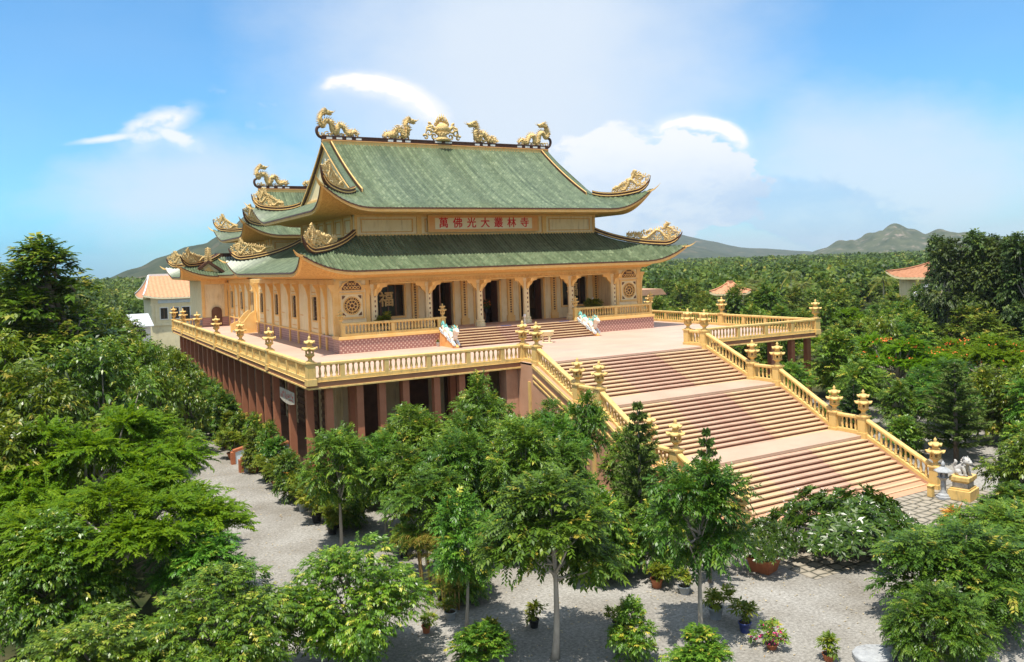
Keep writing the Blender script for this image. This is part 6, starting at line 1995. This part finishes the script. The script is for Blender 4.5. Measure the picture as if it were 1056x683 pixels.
# ---- stone lion on its pedestal beside the stair foot
t = thing('lion_pedestal', 'ochre stepped pedestal under the stone lion at the stair foot', 'pedestal', (5.95, -19.45, 0.012), .25)
b = MB(); b.box(-.62, .62, -.50, .50, 0, .48); b.box(-.54, .54, -.42, .42, .482, .56); b.build('plinth', RAIL, t, world=False, bevel=.02)
b = MB(); b.box(-.44, .44, -.34, .34, .562, .82); b.build('middle_block', STONEW, t, world=False, bevel=.03)
b = MB(); b.box(-.55, .55, -.44, .44, .90, 1.10); b.box(-.48, .48, -.38, .38, .822, .898); b.build('top_slab', RAIL, t, world=False, bevel=.02)
L_ = thing('stone_lion', 'weathered pale stone lion sitting on the ochre pedestal', 'statue', (5.95, -19.45, 1.114), .25 - 1.9)
skin_blob('body', [('e', (-.16, 0, .20), (.26, .22, .20)), ('t', [(-.2, 0, .22), (.02, 0, .40), (.14, 0, .58)], [.22, .20, .17]), ('e', (.22, 0, .68), (.19, .18, .18)), ('e', (.38, 0, .64), (.11, .12, .09)), ('e', (.39, 0, .56), (.08, .09, .03)),
    ('t', [(.10, .14, .46), (.20, .15, .2), (.22, .15, .03)], [.10, .075, .07]), ('t', [(.10, -.14, .46), (.20, -.15, .2), (.22, -.15, .03)], [.10, .075, .07]), ('e', (.28, .15, .04), (.10, .07, .05)), ('e', (.28, -.15, .04), (.10, .07, .05)),
    ('e', (-.10, .20, .14), (.19, .09, .14)), ('e', (-.10, -.20, .14), (.19, .09, .14)), ('e', (.06, .23, .04), (.13, .07, .05)), ('e', (.06, -.23, .04), (.13, .07, .05)), ('t', [(-.36, 0, .12), (-.46, 0, .36), (-.36, 0, .56), (-.44, 0, .66)], [.05, .07, .08, .03])], STONEW, L_, .024)
b = MB(); r = random.Random(2)
for k in range(46):
    a = r.uniform(-2.5, 2.5); e = r.uniform(-.9, 1.2)
    n_ = Vector((-math.cos(a) * .5 - .12, math.sin(a) * math.cos(e), math.sin(e))).normalized()
    p = Vector((.17, 0, .66)) + Vector((n_.x * .20, n_.y * .20, n_.z * .20))
    b.lathe([(0, -.05), (.05, -.02), (.05, .02), (0, .05)], 6, tuple(p), caps=False)
b.build('mane', STONEW, L_, world=False)
b = MB()
for s_ in (-1, 1): b.lathe([(0, -.03), (.03, -.01), (.03, .01), (0, .03)], 6, (.37, s_ * .08, .74), caps=False); b.prism([(.14, .78), (.22, .80), (.14, .92)], s_ * .10, s_ * .16, 'y')
b.box(.40, .475, -.06, .06, .585, .615); b.build('face', STONE, L_, world=False)
# ---- grey stone lantern next to it
t = thing('stone_lantern', 'small grey stone lantern standing beside the lion pedestal', 'lantern', (5.2, -18.95, 0.012))
b = MB(); b.lathe([(.34, 0), (.34, .10), (.28, .12), (.26, .20), (.15, .26), (.11, .40), (.13, .62), (.11, .84), (.20, .96), (.28, 1.02)], 8, sm=False); b.build('shaft', STONE, t, world=False)
b = MB()
for k in range(4):
    a = math.pi / 4 + k * math.pi / 2; b.cbox((.15 * math.cos(a), .15 * math.sin(a), 1.14), (.09, .09, .24))
b.box(-.2, .2, -.2, .2, 1.0, 1.03); b.build('lamp_chamber', STONE, t, world=False)
b = MB(); b.lathe([(.20, 1.26), (.42, 1.30), (.40, 1.34), (.22, 1.44), (.10, 1.52)], 6, sm=False); b.build('lamp_roof', STONE, t, world=False)
b = MB(); b.lathe([(.06, 1.52), (.10, 1.58), (.08, 1.68), (.01, 1.80)], 8); b.build('finial', STONE, t, world=False)
b = MB(); b.box(-.12, .12, -.12, .12, 0, .5); b.box(-.15, .15, -.15, .15, .502, .56)
o = b.build('stone_post', RAIL, None, (4.98, -18.45, 0.012), world=False, bevel=.02); tag(o, 'short ochre post half hidden by the small grey lantern', 'post')

# ---- painted dragons lying on the cheeks of the porch steps
for sx in (-1, 1):
    nm = 'left' if sx < 0 else 'right'
    b = MB(); b.prism([(12.85, FL), (10.15, FL), (10.15, FL + .10), (12.85, PF + .10)], sx * 5.955 if sx > 0 else -6.26, 6.26 if sx > 0 else -5.955, 'x')
    b.build('step_cheek', ORBOARD, TM)
    t = thing('painted_dragon', 'painted dragon with teal mane crawling down the %s cheek of the porch steps' % nm, 'statue', (sx * 6.1, 10.2, FL + .10))
    up = lambda y, h: (y, (y - .0) * .415 + h)
    path = [(2.55, .18), (2.25, .42), (1.95, .16), (1.6, .50), (1.25, .18), (.95, .52), (.62, .30), (.40, .55), (.28, .98), (.10, 1.12)]
    pp = [(.06 * math.sin(i * 2), *up(y, h)) for i, (y, h) in enumerate(path)]
    skin_blob('body', [('t', pp, [.07, .14, .17, .19, .2, .2, .2, .19, .17, .2]), ('e', (0, .04, 1.16), (.19, .22, .18)), ('e', (0, -.16, 1.08), (.13, .18, .10)), ('e', (0, -.14, .94), (.10, .15, .05)),
        ('t', [(.12, .5, .55), (.24, .30, .35), (.20, .16, .06)], [.11, .08, .07]), ('t', [(-.12, .5, .55), (-.24, .30, .35), (-.20, .16, .06)], [.11, .08, .07]), ('t', [(.1, 1.7, 1.0), (.24, 1.5, .8), (.2, 1.35, .62)], [.1, .08, .06]), ('t', [(-.1, 1.7, 1.0), (-.24, 1.5, .8), (-.2, 1.35, .62)], [.1, .08, .06])], PEACH, t, .035)
    P = catmull(pp, 5); b = MB()
    for i in range(1, len(P) - 1):
        q = P[i]; b.tube([q + Vector((0, 0, .10)), q + Vector((0, .06, .30)), q + Vector((0, .14, .42 if i % 2 else .34))], [.07, .05, .008], 5)
    r = random.Random(5)
    for k in range(16):
        a = r.uniform(-1.2, 1.2); q = Vector((0, .14, 1.14)); d = Vector((math.sin(a) * .9, .55, .55 * math.cos(a) + r.uniform(-.5, .2))).normalized()
        b.tube([q + d * .12, q + d * .28, q + d * .45 + Vector((0, 0, .06))], [.07, .05, .008], 5)
    b.build('mane', TEAL, t, world=False)
    b = MB()
    for k in range(13):
        y = .05 + k * .2; rad = r.uniform(.12, .17)
        for s_ in (-1, 1): b.tube([(s_ * .17, y + rad * (1 - i / 13) * math.cos(i * .6 + k), y * .415 + .12 + rad * (1 - i / 13) * math.sin(i * .6 + k)) for i in range(11)], .055, 5)
    b.build('cloud_base', PALEBL, t, world=False)
    b = MB()
    for s_ in (-1, 1):
        b.lathe([(0, -.035), (.035, -.01), (.035, .01), (0, .035)], 8, (s_ * .13, -.03, 1.22), caps=False)
        b.tube([(s_ * .08, .06, 1.30), (s_ * .14, .16, 1.46), (s_ * .16, .30, 1.54)], [.035, .03, .008], 5)
    b.build('horn', DARKBR if False else GILT, t, world=False)

# ---- incense urn, porch things
t = thing('incense_urn', 'cream footed stone incense urn on the pink floor before the porch steps', 'urn', (0.56, 8.75, FL))
b = MB(); b.lathe([(.36, .50), (.46, .62), (.47, .74), (.52, .80), (.52, .86), (.43, .86), (.40, .70), (.0, .66)], 20, caps=False); b.build('bowl', STONEW if False else CREAM, t, world=False)
for k in range(3):
    a = k * 2.094 + .4; b = MB(); b.tube([(.30 * math.cos(a), .30 * math.sin(a), .56), (.36 * math.cos(a), .36 * math.sin(a), .30), (.28 * math.cos(a), .28 * math.sin(a), .10), (.32 * math.cos(a), .32 * math.sin(a), 0.02)], [.10, .075, .06, .08], 8); b.build('leg', CREAM, t, world=False)
b = MB(); b.lathe([(.44, 0), (.44, .03), (.40, .05)], 20); b.build('foot_ring', CREAM, t, world=False)
t = thing('water_dispenser', 'small white stand at the top of the porch steps by the urn', 'stand', (1.1, 12.9, PF))
b = MB(); b.lathe([(.13, 0), (.13, .03), (.03, .06), (.03, .55), (.10, .60), (.12, .74), (.05, .80)], 10); b.build('stand_body', WHITE, t, world=False)
for i, (x, n) in enumerate(((-5.1, 'left end of the top porch step'), (-.7, 'middle of the top porch step'), (4.6, 'right end of the top porch step'))):
    b = MB(); b.box(-.42, .42, -.13, .13, 0, .035); o = b.build('blue_mat', BLUEP, None, (x, 12.72, PF + .0005), world=False, bevel=.008); tag(o, 'small blue mat at the ' + n, 'mat', 'blue mats on the porch step')
t = thing('flower_stand', 'dark flower stand with red blooms inside the central doorway', 'vase', (0.25, 17.75, PF))
b = MB(); b.lathe([(.22, 0), (.2, .05), (.06, .12), (.06, .7), (.16, .85), (.20, 1.0), (.14, 1.15)], 12); b.build('vase', BLACKP, t, world=False)
r_ = np.random.default_rng(3); P = rdir(r_, 240) * [.34, .34, .3] + [0, 0, 1.45]
link('foliage', leaves_mesh('foliage', P, rdir(r_, 240), rdir(r_, 240), np.full(240, .2), np.full(240, .05), r_.uniform(0, .6, 240), LF_DARK), t, world=False)
P = rdir(r_, 40) * [.3, .3, .26] + [.05, -.05, 1.55]
link('blossoms', leaves_mesh('blossoms', P, rdir(r_, 40), rdir(r_, 40), np.full(40, .12), np.full(40, .06), np.zeros(40), FL_ORANGE), t, world=False)
t = thing('robed_statue', 'white robed statue standing in the right end of the porch', 'statue', (9.75, 16.0, PF))
skin_blob('body', [('t', [(0, 0, .1), (0, 0, .7), (0, 0, 1.15)], [.24, .19, .16]), ('e', (0, 0, 1.12), (.24, .14, .16)), ('t', [(.2, 0, 1.12), (.22, -.14, .9), (.04, -.22, .98)], [.08, .08, .06]), ('t', [(-.2, 0, 1.12), (-.22, -.14, .9), (-.04, -.22, .98)], [.08, .08, .06]), ('t', [(0, 0, 1.2), (0, 0, 1.42)], [.07, .07]), ('e', (0, -.01, 1.48), (.10, .115, .14)), ('e', (0, .01, 1.62), (.06, .06, .05)), ('e', (0, -.125, 1.47), (.018, .03, .03))], WHITE, t, .025)
b = MB(); b.box(-.3, .3, -.3, .3, 0, .12); b.build('base', STONEW, t, world=False, bevel=.02)


# ---- pots
def pot_body(rad, h, m, parent, square=False):
    b = MB()
    n, ph = (4, math.pi / 4) if square else (16, 0)
    k = 1.3 if square else 1
    b.lathe([(rad * .70 * k, 0), (rad * .95 * k, h * .85), (rad * 1.05 * k, h * .86), (rad * 1.05 * k, h), (rad * .90 * k, h), (rad * .88 * k, h * .88)], n, phase=ph, sm=not square, caps=False)
    b.build('pot', m, parent, world=False)
    b = MB(); b.lathe([(0.001, h * .87), (rad * .90 * k, h * .88)], n, phase=ph, caps=False); b.build('soil', SOIL, parent, world=False)


def potted(kind, v, x, y, m, rad, ph, sc, label, group='potted plants on the gravel', cat='potted plant', square=False, z=0.0):
    t = thing({'pot': 'potted_shrub', 'potlow': 'potted_plant', 'cone': 'clipped_shrub', 'croton': 'croton_plant', 'boug': 'bougainvillea', 'plum': 'potted_frangipani'}[kind], label, cat, (x, y, z), random.uniform(0, 6), group)
    pot_body(rad, ph, m, t, square)
    for nm, me in kind_meshes(kind, v):
        sc2 = sc * (.72 if kind == 'potlow' else 1) if not isinstance(sc, tuple) else sc
        o = link(nm, me, t, (0, 0, ph * .85), world=False); o.scale = (sc2, sc2, sc2) if not isinstance(sc, tuple) else sc
    return t


G_D = 'potted shrubs lining the gravel drive'
for i, (kd, x, y, m, rad, ph, sc, lab) in enumerate([
    ('pot', -20.75, -7.0, BLACKP, .24, .40, 1.0, 'yellow green shrub in a black pot, nearest the camera in the row along the drive'),
    ('pot', -20.35, -6.2, BLACKP, .22, .36, .9, 'yellow green shrub in a black pot, just behind the nearest pair along the drive'),
    ('pot', -20.85, -4.9, BLACKP, .25, .42, 1.1, 'large yellow green shrub in a black pot before the gap in the drive row'),
    ('pot', -20.5, -4.0, BLACKP, .22, .36, .95, 'yellow green shrub in a black pot beside the large one on the drive'),
    ('pot', -20.9, -2.7, GREYP, .24, .38, .9, 'shrub in a grey pot in the middle of the drive row'),
    ('pot', -20.5, -1.4, BLACKP, .24, .38, 1.05, 'bushy shrub in a black pot in the middle of the drive row'),
    ('croton', -20.7, .2, TERRA, .2, .3, .9, 'reddish croton in a terracotta pot along the drive'),
    ('pot', -20.9, 2.6, TERRA, .26, .36, 1.1, 'round shrub in a terracotta pot before the entrance steps'),
    ('pot', -21.0, 4.2, BLACKP, .24, .36, 1.0, 'round shrub in a black pot before the entrance steps'),
    ('cone', -21.2, 6.9, TERRA, .32, .36, 1.05, 'cone clipped yellow green shrub in a low pot by the entrance steps'),
    ('pot', -21.5, 11.3, TERRA, .42, .42, 1.35, 'wide shrub in a large terracotta bowl beyond the entrance steps'),
    ('cone', -21.2, 14.6, TERRA, .3, .36, 1.1, 'cone clipped shrub in a pot further up the drive'),
    ('pot', -21.6, 18.6, BLACKP, .26, .36, 1.2, 'round shrub in a black pot far up the drive'),
    ('cone', -21.4, 22.6, TERRA, .3, .36, 1.1, 'cone clipped shrub in a pot at the far end of the drive')]):
    potted(kd, i % 3, x, y, m, rad, ph, sc, lab, G_D)
for i, (kd, x, y, m, rad, ph, sc, lab) in enumerate([
    ('potlow', -21.2, -18.5, TERRA, .15, .24, 1.0, 'small plant in a terracotta pot half hidden by the glossy tree'),
    ('potlow', -20.0, -20.7, TERRA, .30, .26, 1.4, 'small shrub in a wide terracotta bowl at the slim trunk'),
    ('pot', -19.2, -11.6, BLACKP, .2, .32, .8, 'shrub in a black pot on the gravel left of the bushy tree'),
    ('potlow', -16.9, -12.2, TERRA, .2, .3, 1.2, 'plant in a terracotta pot between the garden trees'),
    ('potlow', -18.1, -20.1, BLACKP, .17, .28, 1.2, 'plant in a black pot under the largest foreground tree'),
    ('potlow', -15.95, -21.7, BLACKP, .16, .28, 1.0, 'thin twiggy plant in a black pot right of the largest tree'),
    ('potlow', -12.75, -19.75, TERRA, .22, .34, 1.3, 'light green plant in a brown pot standing alone on the gravel'),
    ('potlow', -12.3, -20.7, GREYP, .22, .28, 1.2, 'plant in a grey pot under a thin sapling stem'),
    ('potlow', -12.8, -22.8, GREYP, .25, .38, 1.6, 'spreading yellow green plant in a pale grey pot beside the round headed tree'),
    ('potlow', -12.75, -24.05, BLUEP, .20, .32, 1.4, 'reddish twiggy plant in a dark blue glazed pot'),
    ('boug', -12.9, -25.3, TERRA, .18, .16, .8, 'low bougainvillea with magenta flowers at the bottom of the gravel'),
    ('potlow', -12.55, -18.1, GREYP, .25, .34, 1.3, 'plant in a grey pot behind the yellowish leaves of the largest tree'),
    ('potlow', -20.1, -18.0, GREYP, .2, .26, 1.0, 'plant in a grey pot between the palm clump and the slim trunk'),
    ('potlow', -12.1, -26.7, TERRA, .18, .2, 1.2, 'sparse yellow plant at the bottom edge beside the bougainvillea'),
    ('croton', -1.0, -23.5, TERRA, .24, .3, 1.25, 'orange leaved croton standing on the paved apron'),
    ('croton', 3.9, -25.0, TERRA, .24, .3, 1.1, 'orange leaved croton at the right picture edge')]):
    potted(kd, i % 3, x, y, m, rad, ph, sc, lab)
t = potted('plum', 1, -8.45, -20.75, TERRA, .52, .55, (.42, .42, .55), 'dense flowering shrub in a big square terracotta pot at the stair foot', square=True)
for i, (x, y, lab) in enumerate(((-10.1, 13.55, 'potted plant on the porch behind the left rail, before the gilded window'), (8.2, 13.7, 'potted plant on the porch behind the right rail'), (9.0, 14.9, 'tall potted plant beside the white robed statue'))):
    potted('pot', i, x, y, GREYP, .26, .45, 1.0, lab, 'potted plants on the porch', z=PF)
potted('potlow', 1, -6.6, 12.4, STONEW, .14, .3, .5, 'small pale pot against the mauve plinth beside the left dragon', 'pots on the terrace', z=FL)
plant('areca', 0, -19.7, -16.0, 2.9, 2.6, 'clump of slender yellow stemmed palms in the garden', G_GARD)
plant('areca', 1, -19.6, -17.4, 1.5, 1.9, 'low tuft of yellowish palm fronds before the palm clump', G_GARD)
# pale stone slab lying at the bottom right
b = MB(); r = random.Random(6)
ring = [(math.cos(a) * .7 * (1.0 + r.uniform(-.12, .12)), math.sin(a) * .7 * (.72 + r.uniform(-.1, .1))) for a in [2 * math.pi * k / 11 for k in range(11)]]
b.prism(ring, 0.0, .16, 'z'); o = b.build('stone_slab', STONE, None, (-10.9, -27.3, 0.0), world=False, bevel=.03); tag(o, 'flat pale stone slab on the gravel at the bottom right', 'stone')

# ---- entrance steps into the undercroft with terracotta coped walls
t = thing('entrance_steps', 'short steps under the terrace between pale walls with terracotta coping', 'steps', (-20.2, 8.6, 0))
for k in range(3):
    b = MB(); b.box(-1.2 + .36 * k, 1.2, -1.1, 1.1, .18 * k + .002, .18 * (k + 1)); b.build('step', STONEW, t, world=False)
for s_ in (-1, 1):
    b = MB(); b.prism([(-1.5, 0), (1.2, 0), (1.2, 1.35), (-1.5, .75)], s_ * 1.102, s_ * 1.35, 'y'); w_ = b.build('side_wall', PALEBL, t, world=False)
    b = MB(); b.prism([(-1.62, .752), (-1.62, .87), (1.2, 1.50), (1.2, 1.352), (-1.5, .752)], s_ * 1.05, s_ * 1.40, 'y'); b.build('coping', TERRA, t, world=False)
    b = MB(); b.box(-1.75, -1.502, s_ * 1.05, s_ * 1.4, 0, .75); b.build('end_post', TERRA, t, world=False)

# ---- houses
def house(name, label, x0, x1, y0, y1, ze, zr, over, roof_m, wall_m, wins=(), ridge_w=True, hipf=.55, upturn=.3, front='y0'):
    t = thing(name, label, 'house', ((x0 + x1) / 2, (y0 + y1) / 2, 0))
    b = MB(); b.box(x0, x1, y0, y1, 0, ze); b.build('wall', wall_m, t)
    cx, cy = (x0 + x1) / 2, (y0 + y1) / 2
    hw, hd = (x1 - x0) / 2, (y1 - y0) / 2
    rl = max(.4, hw - hd * hipf)
    h = Hip(cy, rl, .05, hw + over, hd + over, zr, ze - .05, upturn, .15, .30, cx)
    b = MB()
    for sd in range(4): slope_into(b, h, sd, pitch=.3, nr=8)
    rf = b.build('roof', roof_m, t, fixn=False)
    b = MB(); b.loft([h.loop(.05, -.02), h.loop(-.22, -.02), h.loop(-.24, .5)], True, 0); b.build('eave', wall_m, rf)
    if ridge_w:
        b = MB(); b.box(cx - rl, cx + rl, cy - .16, cy + .16, zr - .1, zr + .3)
        for q in range(4):
            sx = (-1, 1, 1, -1)[q]; sy = (-1, -1, 1, 1)[q]
            b.tube([Vector(h.pt(0 if sy < 0 else 2, (rl + (hw + over - rl) * u) * (sx if sy < 0 else -sx), u)) + Vector((0, 0, .06)) for u in np.linspace(0, 1, 9)], .13, 5)
        b.build('ridge', WHITE if ridge_w == 1 else roof_m, rf)
    for (wx, wz, ww, wh) in wins:
        b = MB(); f = y0 - .03
        for (a0, a1, c0, c1) in ((-ww / 2 - .12, ww / 2 + .12, -.12, 0), (-ww / 2 - .12, ww / 2 + .12, wh, wh + .12), (-ww / 2 - .12, -ww / 2, 0, wh), (ww / 2, ww / 2 + .12, 0, wh)): b.box(wx + a0, wx + a1, f - .08, f + .028, wz + c0, wz + c1)
        w = b.build('window', WHITE, t)
        b = MB(); b.box(wx - ww / 2, wx + ww / 2, f - .02, f + .02, wz, wz + wh); b.build('pane', GLASS, w)
        b = MB(); b.box(wx - .04, wx + .04, f - .06, f - .022, wz, wz + wh); b.build('mullion', DARKW, w)
    return t, rf


PALEW = mat('pale_olive_wall', (0.78, 0.68, 0.42), (0.84, 0.75, 0.50), 1.2, .85, stain=((0.40, 0.37, 0.28), 1, (2, 2, .5), .55, .8))
ht_, rf_ = house('large_house', 'large pale house with broad orange tiled roof beyond the left end of the terrace', -17.5, 8, 95, 106, 8.35, 11.7, 1.0, ORANGET, PALEW,
      [(-15.7, 5.0, 1.0, 1.7), (-14.1, 5.0, 1.1, 1.7), (-12.5, 4.4, 1.1, 2.3), (-9.4, 5.1, 1.3, 1.7), (-6.4, 5.3, 1.2, 1.5), (-2.2, 5.3, 1.2, 1.5)], hipf=.06, upturn=.5)
b = MB(); b.box(-17.65, 8.1, 94.8, 94.995, 4.0, 4.35); b.box(-17.65, 8.1, 94.85, 94.995, 7.2, 7.4)
for x in (-17.3, -16.8, -11.3, -10.5, -7.9): b.box(x - .15, x + .15, 94.88, 94.996, 4.352, 7.198)
b.build('wall_band', PALEW, ht_)
b = MB(); b.box(-16.5, -11.6, 94.9, 94.99, 7.45, 7.95); b.box(-10.2, -5.2, 94.9, 94.99, 7.45, 7.95); b.build('grey_panel', PALEBL, ht_)
t = thing('low_house', 'low white roofed building in front of the orange roofed house', 'house', (-19.6, 88, 0))
b = MB(); b.box(-20.9, -18.6, 86, 92, 0, 4.5); b.build('wall', WHITE, t)
b = MB(); b.prism([(85.4, 4.5), (92.4, 6.0), (92.4, 6.12), (85.4, 4.62)], -21.3, -18.2, 'x'); b.build('roof', GREYR, t)
b = MB(); b.box(-19.9, -19.3, 85.95, 85.998, 2.9, 4.0); b.build('window', DARK, t)
house('small_house', 'small orange roofed house peeping out of the wood beyond the terrace', 46.6, 49.2, 37.6, 40.0, 6.9, 8.25, .5, ORANGET, CREAM, [(47.8, 4.6, .9, 1.1)], hipf=.8, ridge_w=2)
house('brown_house', 'brown roofed house with upswept eaves against the tall dark grove', 69.2, 77.5, 22.4, 29, 8.2, 10.3, 1.0, mat('brown_tiles', (0.34, 0.15, 0.075), (0.42, 0.20, 0.11), 2.5, .8, .2, 12), CREAM, [(71.5, 6.0, 1.0, 1.2), (74.5, 6.0, 1.0, 1.2)], ridge_w=2, hipf=.9, upturn=.9)
t = thing('metal_roof_shed', 'pale grey metal roofed shed before the brown roofed house', 'shed', (66.5, 20.9, 0))
b = MB(); b.box(63.8, 69.2, 18.6, 22.6, 0, 6.0); b.build('wall', PALEW, t)
b = MB(); b.prism([(63.2, 6.0), (66.5, 7.3), (69.8, 6.0), (69.8, 6.12), (66.5, 7.43), (63.2, 6.12)], 17.9, 23.2, 'y'); b.build('roof', GREYR, t)
b = MB(); b.box(66.2, 67.4, 18.55, 18.598, 4.2, 5.4); b.build('window', DARK, t)
t = thing('low_brown_roof', 'low brown roofed pavilion just right of the temple corner', 'pavilion', (37.8, 45.4, 0))
b = MB(); b.box(36.0, 39.6, 43.6, 47, 0, 7.0); b.build('wall', PALEW, t)
b = MB(); b.prism([(35.2, 7.0), (40.4, 7.0), (39.6, 7.8), (36.0, 7.8)], 42.8, 47.8, 'y'); b.build('roof', STAIRW, t)

# =================================================================== AIR
hz = bpy.data.materials.new('thin_haze'); hz.use_nodes = True
t_ = hz.node_tree; t_.nodes.remove(t_.nodes['Principled BSDF'])
pv_ = t_.nodes.new('ShaderNodeVolumePrincipled'); pv_.inputs['Color'].default_value = (0.80, 0.90, 1.0, 1); pv_.inputs['Density'].default_value = 0.00010; pv_.inputs['Anisotropy'].default_value = 0.2
t_.links.new(pv_.outputs[0], t_.nodes['Material Output'].inputs['Volume'])
b = MB(); b.box(-6500, 6500, -6500, 6500, -9, 160); o = b.build('haze', hz); tag(o, 'thin blue haze lying over the plain', 'haze', kind='stuff')
